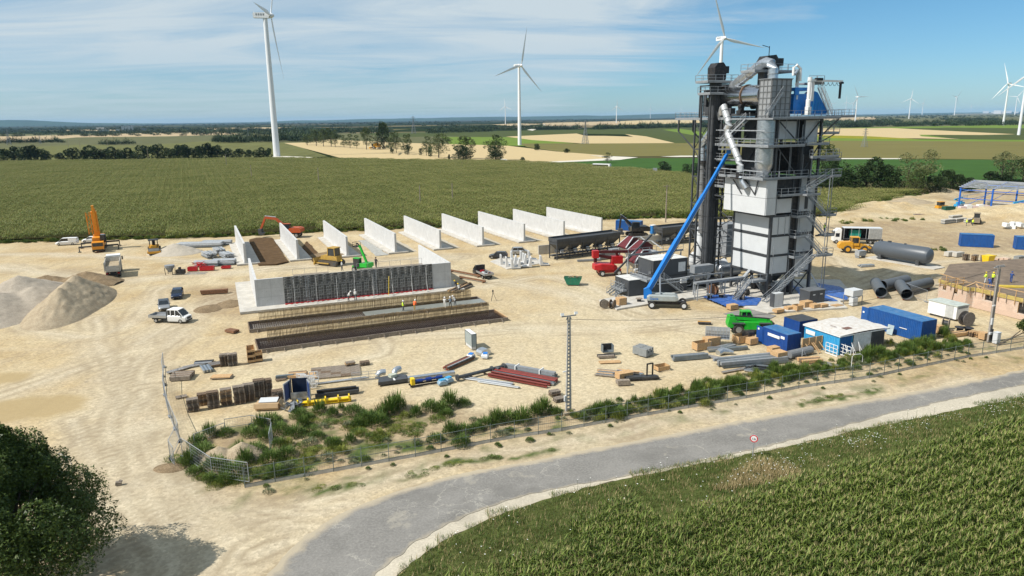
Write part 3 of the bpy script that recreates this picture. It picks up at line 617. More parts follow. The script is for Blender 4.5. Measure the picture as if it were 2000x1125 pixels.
gn_scatter('fence_foot_weeds',band(l2,1.6,.9,sc=(.25,.6))+band([p+Vector((.3,-.9,0)) for p in fence_c[:-1]],.8,.25,sc=(.18,.45)),hp2,'low scattered grey green weeds at the foot of the wire fence','weeds')
# the fenced weed patch left, single bushes
GB='weed bushes on the waste ground inside the fence'
BU=[(385,868,1.0,0),(410,852,.9,1),(440,850,.8,0),(395,890,1.1,0),(370,905,.9,1),(420,915,1.1,0),(455,925,1.1,0),(440,940,.8,0),(480,905,1,1),(500,885,.9,0),(470,880,.7,1),(530,900,1.0,0),(560,890,.9,0),(520,860,.9,1),(545,845,1.0,0),(510,836,1.1,1),(530,828,1.1,0),(575,850,.9,0),(592,832,.7,1),(560,870,.8,3),(585,815,1.0,0),(604,818,.6,0),(625,806,.9,1),(650,813,.7,1),(667,800,.5,1),(690,808,1.0,0),(715,822,1.1,0),(735,828,1.1,0),(700,830,.8,0),(762,808,1.2,1),(775,800,1.2,1),(745,815,1.0,1),(790,815,.6,3),(840,800,.9,0),(862,803,1.0,0),(878,795,1.3,1),(905,792,.8,0),(870,812,.7,0),(812,812,.8,1),(925,822,.6,2),(948,832,.9,0),(970,826,1.0,1),(995,822,1.0,0),(1020,826,1.1,1),(1045,812,.9,1),(1062,806,1.2,1),(1085,808,.8,0),(630,835,.6,2),(620,855,.7,0),(605,868,.8,2),(650,868,.8,0),(680,832,.6,2),(685,865,.7,1),(640,895,.7,2),(700,850,.5,3),(740,850,.7,3),(665,885,.7,3),(600,900,.8,3),(560,915,.8,2),(755,862,.5,2),(815,865,.5,2),(850,862,.8,0),(880,848,.9,1),(905,845,.9,0),(930,840,.7,0),(545,870,.8,0),(490,850,.8,0),(380,925,.7,0),(410,938,.6,0),(1035,862,.4,0),(525,962,.5,2),(540,925,.8,0),(690,905,.5,2)]
sp=O('weed_bush',bm_[0],None,P(385,868,-.05),0,label='green weed bush at the left tip of the waste ground',cat='weed bush',group=GB)
lbl=['rounded dark green weed bush','tall spiky green weed bush','low grey green weed bush','yellow green weed bush']
def where(x,y):
    if x<470:return 'inside the bent mesh panels at the left corner'
    if x<560:return 'behind the sandy heap near the fence corner' if y<860 else 'by the fence corner in front of the heap'
    if x<660:return 'below the yellow spreader beam' if y<835 else 'on brown soil left of centre of the waste ground'
    if x<800:return 'in the thick row below the blue pump skid' if y<835 else 'on bare brown soil in the middle of the waste ground'
    if x<930:return 'below the white frames on the sand' if y<830 else 'against the inside of the road fence'
    return 'in the row left of the lattice pole'
for i,(x,y,s_,k) in enumerate(BU):
    if i==0: continue
    s_*=rd.uniform(.9,1.12)
    o=O('weed_bush',bm_[k],None,P(x,y,-.05),rd.random()*6.28,label=f'{lbl[k]} {where(x,y)}',cat='weed bush',group=GB);o.scale=(s_*1.15,s_*1.15,s_)
# mats of ground weeds
gm2=bush_mesh('ground_weed',1.6,.28,260,weedL,.12,0);gm3=bush_mesh('ground_weed_yellow',1.6,.25,260,weedY,.12,0)
hp3=[proto('ground_weed_mat',gm2,P(700,845),0),proto('ground_weed_mat',gm3,P(740,855),0)]
pt=[]
for (x,y) in [(648,862),(655,878),(665,872),(642,882),(740,857),(725,850),(735,868),(690,845),(705,846),(760,848),(620,880),(600,885),(590,880),(575,905),(560,905),(580,920),(545,910),(530,915),(800,845),(805,850),(640,830),(660,820),(610,838),(590,850),(780,838),(850,820),(500,915),(470,940),(450,945),(430,945),(400,930),(375,915),(355,905),(500,930),(520,930),(600,825),(700,835),(760,825),(820,830),(620,805)]:
    for k in range(4):
        q=P(x+rd.gauss(0,9),y+rd.gauss(0,4),-.06);pt.append((q.x,q.y,q.z,rd.random()*6,rd.uniform(.5,1.2)))
for pl_ in ([(600,958),(640,952),(700,948),(720,946)],[(790,930),(830,922),(880,906),(960,893),(1080,877)],[(1560,787),(1620,775),(1720,760)]):
    pt+=[(a_,b_,-.1,d_,e_*.7) for a_,b_,c_,d_,e_ in band(px(*pl_),.5,1.6,sc=(.5,1.1))]
gn_scatter('ground_weeds',pt,hp3,'flat mats of creeping weeds on the brown waste ground','weeds')
hp4=[proto('field_edge_weed',bm_[0],P(200,471),0),proto('field_edge_weed',bm_[3],P(300,468),0)]
ec=px((-100,477),(0,474),(250,467),(460,461),(620,453),(800,446),(960,439),(1100,431),(1200,427),(1320,425),(1400,428));ec2=px((1610,428),(1640,418),(1700,402),(1760,388),(1800,380))
gn_scatter('field_edge_weeds',band(ec,1.6,2.6,sc=(.5,1.1))+band(px((1200,424),(1320,421),(1400,424)),7,1.2,sc=(.6,1.2))+band(ec2,2,1,sc=(.7,1.3))+band(px((1630,438),(1680,432),(1720,430),(1760,432),(1800,430)),3,1.2,sc=(.7,1.3))+band(px((1735,480),(1760,486),(1790,487),(1840,490),(1850,485)),2,.8,sc=(.5,1)),hp4,'green weeds along the back edge of the sandy site','weeds')
# ---------------- trees ----------------
def crown_mesh(nm,w,h,z0,n,leaf,mat,seed=0,lobes=9,gap=.55,bottom=.25):
    r=random.Random(seed);mb=MB();L_=[]
    for i in range(lobes):
        a=r.random()*6.28;t=r.random();zz=z0+h*(bottom+(.92-bottom)*t);rr=w/2*.58*math.sin(PI*(.18+.72*t))**.6*r.random()**.4
        L_.append((Vector((math.cos(a)*rr,math.sin(a)*rr,zz)),r.uniform(.24,.40)*min(w,h)*(1.05-.45*t)))
    L_.append((Vector((0,0,z0+h*.5)),.34*min(w,h)))
    for i in range(n):
        c,rad=L_[r.randrange(len(L_))];d=Vector((r.gauss(0,1),r.gauss(0,1),r.gauss(0,1)*.85));d.normalize()
        q=rad*(gap+(1-gap)*r.random()**.6)
        p=c+d*q*(1+.25*mnoise.noise((c+d*rad)*2.5/leaf*.3))
        if p.z<z0*.6: p.z=z0*.6+r.random()
        a=Vector((r.gauss(0,1),r.gauss(0,1),r.gauss(0,1)));a.normalize();u=d.cross(a);u.normalize();v=(d*.55+a.cross(d)*.8);v.normalize();s=leaf*r.uniform(.6,1.3)
        mb.add([p-u*s*.5,p+v*s*.25-d*s*.12+u*s*.1,p+u*s*.5,p+v*s*.9],[(0,1,2,3)])
    return mb.mesh(nm,mat)
def trunk_mesh(nm,r,h,w,seed=0,n=6):
    q=random.Random(seed);mb=MB();top=Vector((q.uniform(-.05,.05)*w,q.uniform(-.05,.05)*w,h));mb.tube([(0,0,0),(0,0,h*.3),top],[r,r*.8,r*.45],8)
    for i in range(n):
        a=q.random()*6.28;z=h*q.uniform(.3,.9);mb.tube([(0,0,z),(math.cos(a)*w*.18,math.sin(a)*w*.18,z+h*.25),(math.cos(a)*w*.34,math.sin(a)*w*.34,z+h*.5)],[r*.4,r*.25,r*.08],5)
    return mb.mesh(nm,bark)
TK={}
for k,(w,h,z0,n,lf,mt,lo,gp,bt) in {'dark':(9,9,.8,2600,.62,treeD,10,.62,.12),'mid':(8,11,2.2,1900,.55,treeM,9,.5,.2),'tall':(6,13,2.0,1500,.5,treeM,8,.45,.15),'pale':(8,13,1.5,1500,.5,treeP,11,.45,.1),'bushy':(8,6,.2,1800,.6,treeD,8,.6,.1)}.items():
    TK[k]=[(crown_mesh(f'{k}_crown',w,h,z0,n,lf,mt,s,lo,gp,bt),trunk_mesh(f'{k}_trunk',w*.03,h*.62,w,s)) for s in (1,2,3)]
DIM={'dark':(9,9.8),'mid':(8,13),'tall':(6,15),'pale':(8,14.5),'bushy':(8,6.2)}
def tree(x,y,ytop,kind,label,group,wpx=None,z=0):
    h=HT(x,y,ytop);t=T('tree' if kind!='bushy' else 'field_bush',label,'tree' if kind!='bushy' else 'bush',P(x,y,z),rd.random()*6.28,group);c,k=TK[kind][rd.randrange(3)]
    O('crown',c,t);O('trunk',k,t);s=h/DIM[kind][1];sx_=s
    if wpx:
        g=P(x,y);sx_=wpx*((g-Vector((0,0,CH))).length/F)/DIM[kind][0]
    t.scale=(sx_,sx_,s);return t
RG='hedgerow bushes behind the middle maize field'
for x,t_,w in [(-25,290,40),(8,292,30),(30,287,40),(55,286,36),(74,284,32),(92,296,22),(118,299,26),(142,290,32),(165,293,26),(186,286,44),(206,292,30),(226,288,34),(245,290,30),(262,294,22),(282,285,40),(308,283,34),(330,290,26),(348,284,36),(368,283,40),(390,286,30),(408,280,40),(425,285,30),(446,290,30),(468,291,28),(487,293,24),(507,289,26),(522,290,24)]:
    tree(x,315-(x/530)*8,t_,'bushy',f'dark bush in the hedgerow {"at the far left" if x<100 else "left of the big wind turbine" if x>400 else "behind the orange crane" if 140<x<240 else "left of the middle of the row"}',RG,w)
CG='trees in the row across the stubble field'
for x,y,t_,w,k in [(600,283,262,26,'mid'),(618,285,254,24,'mid'),(632,286,253,22,'mid'),(647,286,250,24,'mid'),(655,287,252,20,'tall'),(672,288,262,16,'tall'),(684,289,260,18,'tall'),(697,290,262,16,'tall'),(716,292,250,28,'mid'),(738,291,256,20,'tall'),(750,291,241,30,'dark'),(764,296,256,16,'tall'),(774,298,257,22,'mid'),(790,300,260,16,'tall'),(799,301,260,18,'tall'),(833,304,264,22,'tall'),(857,308,262,40,'mid'),(875,283,268,20,'mid')]:
    tree(x,y,t_,k,f'{"dark round" if k=="dark" else "loose leafy" if k=="mid" else "slender"} tree in the row across the stubble, {"nearest the big turbine" if x<660 else "behind the yellow harvester" if 700<x<760 else "near its right end" if x>820 else "midway along it"}',CG,w)
for x,y,t_,w,k in [(822,303,290,9,'dark'),(840,306,282,10,'dark'),(766,300,288,10,'dark'),(796,302,284,12,'dark'),(877,312,302,8,'bushy')]: tree(x,y,t_,k,'small dark bush at the foot of the stubble field tree row',CG,w)
tree(911,310,267,'mid','tall loose tree, left of the two large trees by the field track','large trees by the field track',44)
tree(905,313,285,'dark','dark shrub mass under the left of the two large trees by the track','large trees by the field track',46)
tree(968,313,263,'mid','tall spreading tree, right of the two large trees by the field track','large trees by the field track',46)
tree(968,315,288,'dark','dark shrub mass under the right of the two large trees by the track','large trees by the field track',38)
tree(1021,316,307,'bushy','small round dark bush beside the field track','bushes along the track',12);tree(1049,293,281,'dark','round dark bush beyond the middle wind turbine','bushes along the track',14)
tree(1107,298,290,'bushy','low bush at the edge of the stubble field','bushes along the track',14);tree(1186,318,297,'tall','lone leafy tree behind the white coach','roadside trees',20)
for x,y,t_,w,k in [(1298,339,316,32,'dark'),(1342,343,321,22,'dark'),(1362,345,320,30,'dark'),(1330,343,336,12,'bushy')]: tree(x,y,t_,k,f'dark green roadside tree left of the asphalt plant, {"nearest the road signs" if x<1320 else "partly behind the boom"}','roadside trees',w)
for x,y,t_,w,k in [(1612,368,282,44,'mid'),(1628,372,312,60,'dark'),(1612,376,345,60,'bushy'),(1650,374,335,34,'dark'),(1690,374,309,72,'dark'),(1665,376,345,50,'bushy'),(1728,376,325,54,'dark'),(1745,378,345,44,'bushy'),(1770,376,295,44,'pale'),(1802,376,290,52,'pale'),(1788,379,330,46,'mid'),(1825,380,345,40,'dark'),(1846,377,334,38,'dark'),(1868,376,342,34,'dark'),(1890,376,348,30,'dark'),(1955,352,296,40,'pale'),(1975,352,300,36,'pale'),(1998,352,298,40,'mid'),(2025,350,290,50,'mid'),(1935,354,335,30,'bushy'),(1960,354,338,36,'bushy')]:
    tree(x,y,t_,k,f'{ {"dark":"dense dark","bushy":"low dark","mid":"leafy green","pale":"pale thin-leaved"}[k]} tree {"right beside the asphalt plant" if x<1660 else "beyond the loading truck" if x<1760 else "left of the blue steel hall" if x<1900 else "behind the blue steel hall"}','trees beyond the right side of the site',w)
# far woods: clumped crowns, too far to tell apart
def woodbelt(x0,y0,x1,y1,n,h,label,depth=1.,kind='bushy',wid=None):
    me=TK[kind][1][0];a=P(x0,y0);b=P(x1,y1);mb=[]
    for i in range(n):
        t=(i+rd.random())/n;xx=x0+(x1-x0)*t;yy=y0+(y1-y0)*t-rd.random()*depth;q=P(xx,yy,-.3);s=h*rd.uniform(.6,1.25)/6.2;mb.append((q.x,q.y,q.z,rd.random()*6.28,s))
    return mb
WD=[];LOW=bush_mesh('far_tree_crown',14,8,160,treeD,2.4,0)
for w in [(-60,281,130,279,26,7,1),(0,268,620,266,90,9,9),(120,262,560,262,60,10,4),(0,257,560,256,120,10,5),(560,262,760,262,50,10,6),(0,250,900,247,150,12,7),(-60,246,900,243,180,12,5),(420,280,640,276,44,9,3),(560,272,660,270,24,10,2),(840,262,960,258,40,9,5),(860,256,1060,254,60,9,6),(1050,254,1130,253,30,9,2),(1160,254,1380,249,90,10,3),(1240,252,1290,251,22,11,3),(920,240,1200,237,60,12,4),(1295,233,1370,231,30,11,3),(1590,249,1990,246,150,9,6),(1590,243,1760,240,60,10,5),(1690,232,1850,232,90,10,8),(1680,226,1860,226,90,11,6),(1840,236,1950,238,50,9,4),(1790,230,2100,228,60,10,3),(1730,222,2100,219.6,90,12,2),(1850,243,2050,243,40,8,3),(200,284,260,282,10,6,1),(1640,250,1700,249,20,8,1)]:
    WD+=woodbelt(*w[:6],'',w[6])
gn_scatter('distant_woods',WD,[proto('wood_edge',LOW,P(230,258),0)],'dark distant belts of woodland between the far fields','woodland')
# big maple, bottom left
def big_tree():
    base=P(42,1172);base.z=0;t=T('maple_tree','large dark green broadleaf tree in the near left corner','tree',base)
    r=random.Random(5);L_=[]
    H=12.7;
    for i in range(84):
        z=r.uniform(.10,1)**.9;a=r.random()*6.28;rr=6.8*(1-z**1.4)**.8*(.35+.65*r.random()**.5)
        L_.append((Vector((math.cos(a)*rr,math.sin(a)*rr,1.5+z*(H-2.6))),(.95+.95*(1-z))*r.uniform(.6,1.25)))
    mb=MB()
    for i in range(120000):
        c,rad=L_[r.randrange(len(L_))];d=Vector((r.gauss(0,1),r.gauss(0,1),r.gauss(0,.85)));d.normalize();q=rad*(.78+.27*r.random()**.5)*(1+.35*mnoise.noise((c+d*rad)*1.1))
        p=c+d*q;a=Vector((r.gauss(0,1),r.gauss(0,1),r.gauss(0,1)));u=d.cross(a);u.normalize();v=(Vector((0,0,-.25))+d*.7+a*.5);v.normalize();s=r.uniform(.13,.26)
        mb.add([p-u*s*.5,p+v*s*.3-u*s*.12,p+u*s*.5,p+v*s*.9],[(0,1,2,3)])
    mb.build('crown',mapleL,t)
    tm=MB();tm.tube([(0,0,-.2),(0,0,2),(.1,.1,6),(0,0,11)],[.38,.32,.24,.1],9)
    for c,rad in L_[::2]: tm.tube([(0,0,max(1.5,c.z*.45)),c*.55+Vector((0,0,c.z*.25)),c],[.14,.08,.03],5)
    tm.build('trunk',bark,t);return t
BT=big_tree()
# ---------------- hills and sky line ----------------
def hill(name,x0,x1,prof,dist,c,label=None):
    # prof: pixels above the local horizon along the ridge
    v=[];f=[];n=40;hz=lambda x:CY-F*math.tan(PT)/1.0*1+0
    rows=[(0,0),(.35,.55),(.75,.92),(1.0,1.0),(1.3,.8),(1.9,0)]
    for i in range(n+1):
        t=i/n;x=x0+(x1-x0)*t;az=math.atan((x-CX)/1439.);k=t*(len(prof)-1);j=min(int(k),len(prof)-2);h_=prof[j]+(prof[j+1]-prof[j])*(k-j)
        h_=(h_+.35*mnoise.noise(Vector((x*.02,dist*.001,0)))*min(1,h_))*dist/1439.+14
        for (dd,hh) in rows: rr=dist*(1+.12*dd)/max(.3,math.cos(az));v.append((math.sin(az)*rr,math.cos(az)*rr,-8+max(0,h_)*hh))
    m_=len(rows)
    for i in range(n):
        for j in range(m_-1): f.append((i*m_+j,(i+1)*m_+j,(i+1)*m_+j+1,i*m_+j+1))
    mb=MB().add(v,f);return mb.build(name,c,kind='structure',smooth=1)
c_hill=crop('wooded_hill',(.035,.055,.022),.4,.001)
hill('hill',-160,320,[2,5,8,11,13,12,9,6,4,3,2,1],15000,c_hill);hill('far_ridge',380,1480,[0,.5,.5,1,2.5,4,3,4,5,4.5,5.5,5,6,6,6.5,5.5,6,6,7,5,6,7,8,8,6,3,1],19000,c_hill)
hill('far_ridge',1500,2300,[0,.5,1,1,2,2.5,2,3,3,2,2,1],21000,c_hill)
# ---------------- wind turbines ----------------
def turbine_parts():
    tw=MB().lathe([(2.25,0),(2.1,12),(1.75,50),(1.35,90)],20).mesh('tower',wht,1)
    na=MB();na.side([(-7.2,-1.5),(-7.4,1.3),(-6.4,1.7),(2.6,1.8),(3.0,0),(2.6,-1.7)],-1.6,1.6);na.b2(-7.0,-6.8,-.3,.3,1.7,2.6)
    nm=na.mesh('nacelle',wht);vt=MB()
    for i in range(4): vt.b2(-5.5+i*1.5,-4.6+i*1.5,-1.66,-1.61,-.1,1.1);vt.b2(-5.5+i*1.5,-4.6+i*1.5,1.61,1.66,-.1,1.1)
    vm=vt.mesh('vent',grey)
    hb=MB().lathe([(.3,-1.1),(1.5,-1),(1.7,0),(1.4,1.2),(.6,2.1),(.05,2.4)],16,axis='x').mesh('hub',wht,1)
    bl=MB();v=[];n=14
    for i in range(n+1):
        t=i/n;z=1.2+43*t;c=1.0+ (1.9*math.sin(min(1,t/.2)*PI/2) if t<.2 else 1.9) ;c=(1.6 if t<.04 else c)*(1 if t<.2 else (1-(t-.2)/.8)**.85*.93+.05);th=.75*(1-t)**1.3+.08;tw_=R(14*(1-t))
        for (a,b) in ((-.3,0),(-.05,th/2/max(c,.1)),(.7,0),(-.05,-th/2/max(c,.1))): yy=a*c;xx=b*c;v.append((xx*math.cos(tw_)-yy*math.sin(tw_)*.3+.6*t*t,yy,z))
    f=[(4*i+k,4*i+(k+1)%4,4*(i+1)+(k+1)%4,4*(i+1)+k) for i in range(n) for k in range(4)]+[(3,2,1,0),(4*n,4*n+1,4*n+2,4*n+3)]
    return tw,nm,vm,hb,bl.add(v,f).mesh('blade',wht,1)
TP=turbine_parts()
def turbine(bx,by,hx,hy,yaw,phase,label,blade=1.,redtip=False):
    g=P(bx,by);h=HT(bx,by,hy);t=T('wind_turbine',label,'wind turbine',(g.x,g.y,-.3),yaw,'wind turbines on the plain')
    o=O('tower',TP[0],t);o.scale=(h/90,h/90,(h-1.2)/90);n=O('nacelle',TP[1],t,(0,0,h+.2));n.scale=(h/90,)*3
    O('vent',TP[2],n)
    b=O('hub',TP[3],t,(3.6*h/90,0,h+.2));b.scale=(h/90,)*3
    for k in range(3):
        q=O('blade',TP[4],b,(.2,0,0));q.rotation_euler=(phase+k*2*PI/3,0,0);q.scale=(1,1,blade)
    return t
# yaw: local +x is where the rotor faces
TB=[(541,305,523,30,.08,R(-32),'large white wind turbine standing left of the stubble field, seen from the side',1.0),
(1015,283,1013,128,-.85,R(-12),'white wind turbine in the middle of the picture behind the stubble field',.98),
(1400,275,1405,75,-1.25,R(20),'white wind turbine rising behind the dark bucket elevator',1.0),
(1989.5,263.5,1997,146,-1.9,R(10),'white wind turbine cut by the right edge of the picture, largest of the right group',1.1),
(1959,245,1971.8,163,-2.75,R(17),'white wind turbine just left of the one at the right edge',1.05),
(1982,224.6,1986,189,-2.2,R(-35),'small white turbine between the two large ones at the right edge',1),
(1669.8,240.8,1674,188.7,-1.3,R(30),'white turbine right of the plant top with blades in a wide V',1),
(1775,232,1779,192.4,-1.9,R(-5),'white turbine with one blade straight up, middle of the right distance',1),
(1800.6,225.4,1803.7,201.5,-1.5,R(-10),'small turbine right of the one with the upright blade',1),
(1864,225,1867.7,189.6,-1.2,R(-40),'white turbine standing alone left of the right edge group',1),
(1651,226,1653.3,199.5,-1.7,R(5),'small turbine just right of the plant railing',1.1),(1664.5,226,1666.6,201,-1.7,R(-25),'small turbine tucked behind the V bladed one',.9),(1622,227,1623.5,203,-1.5,R(40),'small turbine behind the plant top railing',1),
(1791,219.5,1792.6,206.7,-1.6,R(10),'tiny turbine between two larger ones in the right distance',1),(1770,219.6,1771,207.5,-1.6,R(30),'tiny turbine behind the one with the upright blade',1),(1817,219.5,1817.8,209,-1.3,R(0),'tiny turbine, left of a pair on the right skyline',1),(1826,219.5,1827,208,-1.6,R(25),'tiny turbine, right of a pair on the right skyline',1),(1855,221,1855.5,209.5,-1.4,R(50),'tiny turbine left of the lone white turbine',1),(1895.3,221.5,1896.5,207,-1.6,R(15),'small turbine left of the striped mast on the right skyline',1),
(1712.5,220.5,1713,211,-1.4,R(0),'tiny skyline turbine, first of four right of the plant',1),(1726.5,220,1727,209,-1.5,R(20),'tiny skyline turbine, second of four right of the plant',1),(1737.5,219.5,1738,210,-1.6,R(45),'tiny skyline turbine, last of four right of the plant',1),(1707,220.5,1707.5,213,-1.3,R(80),'faintest skyline turbine right of the plant',1),
(987.2,242,987,208,-1.8,R(5),'small distant turbine left of the middle one',1),(1203.7,240.3,1204.8,208,-1.2,R(0),'small distant turbine midway between the middle one and the plant',1.05),(1270,231.5,1270.7,212.5,-1.4,R(0),'small distant turbine, second left of the plant',1.1),(1329.6,228.5,1331,210,-1.7,R(8),'small distant turbine nearest the plant on its left',1.1),(1376,228,1377,205,-1.2,R(60),'distant turbine half hidden by the plant left railing',1)]
for t in TB: turbine(*t)
def mast():
    g=P(1907,221.5);h=HT(1907,221.5,203);t=T('radio_mast','thin red and white radio mast on the right skyline','mast',g,0)
    for i in range(6): MB().bar((0,0,h*i/6),(0,0,h*(i+1)/6),2.5).build('mast_section',white if i%2 else red,t)
mast()
# lattice pylons and wooden poles
def pylon_mesh(w=7):
    b=MB();H=30
    for i,j in ((-1,-1),(1,-1),(1,1),(-1,1)): b.bar((i*w/2,j*w/2,0),(i*.7,j*.7,H*.68),.35);b.bar((i*.7,j*.7,H*.68),(i*.4,j*.4,H),.3)
    for k in range(7):
        z=H*k/9;z2=H*(k+1)/9;a=w/2*(1-z/(H*.68)*.8);c=w/2*(1-z2/(H*.68)*.8)
        for s in (-1,1):
            b.bar((-a,s*a,z),(c,s*c,z2),.2);b.bar((a,s*a,z),(-c,s*c,z2),.2);b.bar((s*a,-a,z),(s*c,c,z2),.2);b.bar((s*a,a,z),(s*c,-c,z2),.2)
    for z,l_ in ((H*.68,7),(H*.8,5.5),(H*.92,4)): b.bar((-l_,0,z),(l_,0,z),.35);b.bar((-l_,0,z),(0,0,z+1.6),.2);b.bar((l_,0,z),(0,0,z+1.6),.2)
    return b.mesh('lattice_tower',grey)
pym=pylon_mesh()
for x,y,t_,l_ in [(808,261,227,'lattice power pylon above the tree row in the middle distance'),(1143,281,235,'lattice power pylon on the pale stubble field left of the plant'),(1688,287,250,'lattice power pylon on the brown field right of the plant'),(18,283,252,'lattice power pylon at the far left edge'),(485,267,248,'faint lattice pylon left of the big turbine'),(79,281,264,'small pylon on the left, second from the edge')]:
    h=HT(x,y,t_);o=O('power_pylon',pym,None,P(x,y),R(20),label=l_,cat='pylon',group='lattice power pylons');o.scale=(h/30,)*3
def pole_mesh():
    b=MB();b.cyl((0,0,-.3),(0,0,8.4),.14,8,.09);return b.mesh('pole',woodg),MB().box((0,0,8.1),(1.6,.1,.12)).mesh('crossarm',woodg)
pm,pa=pole_mesh()
def fpole(x,y,t_,l_,arm=False):
    h=HT(x,y,t_);t=T('utility_pole',l_,'pole',P(x,y),R(20),'poles standing in the middle maize field');t.scale=(1.5,1.5,h/8.4);O('pole',pm,t)
    if arm:O('crossarm',pa,t)
for i,(x,y,t_,a,w_) in enumerate([(443,329,301,1,'in front of the hedgerow right of the crane'),(492,352,322,0,'below the big turbine'),(623,362,327,0,'below the left end of the stubble field'),(821,403,362,0,'left of a pair behind the tall bay walls'),(884,398,357,0,'right of a pair behind the tall bay walls'),(290,312,288,0,'among the hedgerow bushes'),(134,288,270,0,'left of the hedgerow'),(157,292,276,0,'just left of the hedgerow centre'),(211,290,272,0,'behind the hedgerow'),(1300,434,361,1,'standing near the red car left of the boom')]): fpole(x,y,t_,f'thin wooden utility pole {w_}',a)
# far buildings
def block(bm,x,y,w,h,d=12): bm.b2(x-w/2,x+w/2,-d/2,d/2,0,h)
def farb(nm,label,cat,x,y,parts,mat,k):
    g=P(x,y);s=(g.length)/F;t=T(nm,label,cat,g,math.atan2(-g.x,g.y)*1.0)
    for pn,px0,w,h,m_ in parts: b=MB();block(b,px0*s,0,w*s,h*s,max(6,w*s));b.build(pn,m_,t)
farb('grain_silos','cluster of white silos and sheds on the far left plain','silos',247,256,[('silo',-5,4,8,whitep),('silo',0,4,7.5,whitep),('silo',4.5,4,8.5,whitep),('silo',9,3.5,9.5,whitep),('shed',-12,7,3,whitep),('shed',22,8,4,grey),('shed',28,5,4,grey),('shed',-32,14,2.4,whitep)],whitep,0)
farb('white_shed','long low white shed left of the far silos','shed',196,254,[('hall',0,12,4,whitep),('annex',9,10,2.5,whitep)],whitep,0)
farb('far_factory','pale factory blocks on the right skyline','factory',1925,222,[('hall',0,8,4,whitep),('hall',10,6,3,whitep),('hall',28,12,4,whitep),('hall',40,6,2.5,whitep)],whitep,0)
farb('far_factory','pale factory halls between two turbines on the right skyline','factory',1948,222,[('hall',0,10,5,whitep),('hall',8,6,3,whitep)],whitep,0)
# haze
hb_=MB().b2(-31000,31000,-60,30000,-9,165).mesh('haze',whitep);hz=O('haze',hb_,kind='stuff');hm=bpy.data.materials.new('haze_air');hm.use_nodes=True;ht=hm.node_tree;ht.nodes.clear()
ho=ht.nodes.new('ShaderNodeOutputMaterial');hv=ht.nodes.new('ShaderNodeVolumePrincipled');hv.inputs['Color'].default_value=(.40,.68,1,1);hv.inputs['Density'].default_value=HAZE;ht.links.new(hv.outputs[0],ho.inputs['Volume'])
hb_.materials.clear();hb_.materials.append(hm)
# ---------------- concrete works ----------------
YA=R(23.5)
GW='tall bay walls in the long row'
wl=[(480.5,517,459,440.5),(583,509,547,435),(679.4,502,632,430.5),(773.6,494.8,712.5,425.9),(860.7,487.5,789.7,421.2),(944,480.5,863.8,416.8),(1024.5,473.2,934.8,412.6),(1101.7,467.5,1003,408),(1175.3,460.2,1068.4,404.3)]
wlab=['first bay wall from the left, beside the scaffold bundles','second bay wall, hiding the orange excavator','third bay wall, behind the yellow bulldozer','fourth bay wall, behind the green loader','fifth bay wall, middle one of the nine','sixth bay wall, behind the right end of the formwork wall','seventh bay wall, left of the two parked cars','eighth bay wall, behind the small concrete elements','ninth and rightmost bay wall, nearest the blue container']
joint=M('concrete_joint',(.30,.30,.29),.9)
for i,(x,y,bx,by) in enumerate(wl):
    g=P(x,y);e=P(bx,by,4.8);L_=(Vector((e.x,e.y,0))-g).length;an=math.atan2(e.y-g.y,e.x-g.x)-PI/2
    t=T('bay_wall','pale concrete '+wlab[i],'concrete wall',g,an,GW)
    ft=MB();ft.add([(-1.9,-.5,0),(3.0,-.5,0),(3.0,L_+.4,0),(-1.9,L_+.4,0),(-1.9,-.5,.32),(3.0,-.5,.32),(3.0,L_+.4,.32),(-1.9,L_+.4,.32)],[(3,2,1,0),(4,5,6,7),(0,1,5,4),(1,2,6,5),(2,3,7,6),(3,0,4,7)])
    ft.build('footing',conc2,t)
    n=3;gp=.03
    for k in range(n):
        y0=L_*k/n+(gp if k else 0);y1=L_*(k+1)/n;zt=4.8-(.0 if k else .0);w=MB();w.side([(-.34,.32),(.34,.32),(.24,1.0),(.22,zt),(-.22,zt),(-.24,1.0)],y0,y1)
        o=w.build('wall_panel',conc,t)
    mk=MB()
    for k in range(int(L_/1.25)): mk.b2(-.236,-.222,.6+1.25*k,.62+1.25*k,1.0,4.79)
    mk.build('form_line',M('form_line',(.5,.5,.49),.9),t,kind='stuff')
# soil and gravel lanes between the bay walls
soil=crop('dark_fill_soil',(.10,.065,.037),.3,.6);lane=crop('gravel_lane',(.40,.36,.29),.2,1.5);dstone=crop('wet_gravel',(.33,.33,.31),.25,1.2)
def slab(name,poly,mat,z0,z1,jit=0,**k):
    pts=smooth_poly(poly,.8,jit) if jit else poly;ar=sum(pts[i].x*pts[(i+1)%len(pts)].y-pts[(i+1)%len(pts)].x*pts[i].y for i in range(len(pts)))
    if ar<0: pts=pts[::-1]
    bm=bmesh.new();f=bm.faces.new([bm.verts.new((p.x,p.y,z0)) for p in pts]);r=bmesh.ops.extrude_face_region(bm,geom=[f]);bmesh.ops.translate(bm,verts=[v for v in r['geom'] if isinstance(v,bmesh.types.BMVert)],vec=(0,0,z1-z0));bmesh.ops.triangulate(bm,faces=bm.faces);bmesh.ops.recalc_face_normals(bm,faces=bm.faces)
    me=bpy.data.meshes.new(name);bm.to_mesh(me);bm.free();me.materials.append(mat);return O(name,me,kind=k.pop('kind','structure'),**k)
slab('soil_bed',px((487,470),(500,466),(532,466),(563,513),(540,518),(505,519)),soil,-.1,.30,.25)
slab('soil_bed',px((590,482),(600,472),(625,500),(630,510),(612,512)),soil,-.1,.16,.2)
slab('gravel_lane',px((700,470),(725,468),(757,498),(735,500)),dstone,-.1,.05,.3)
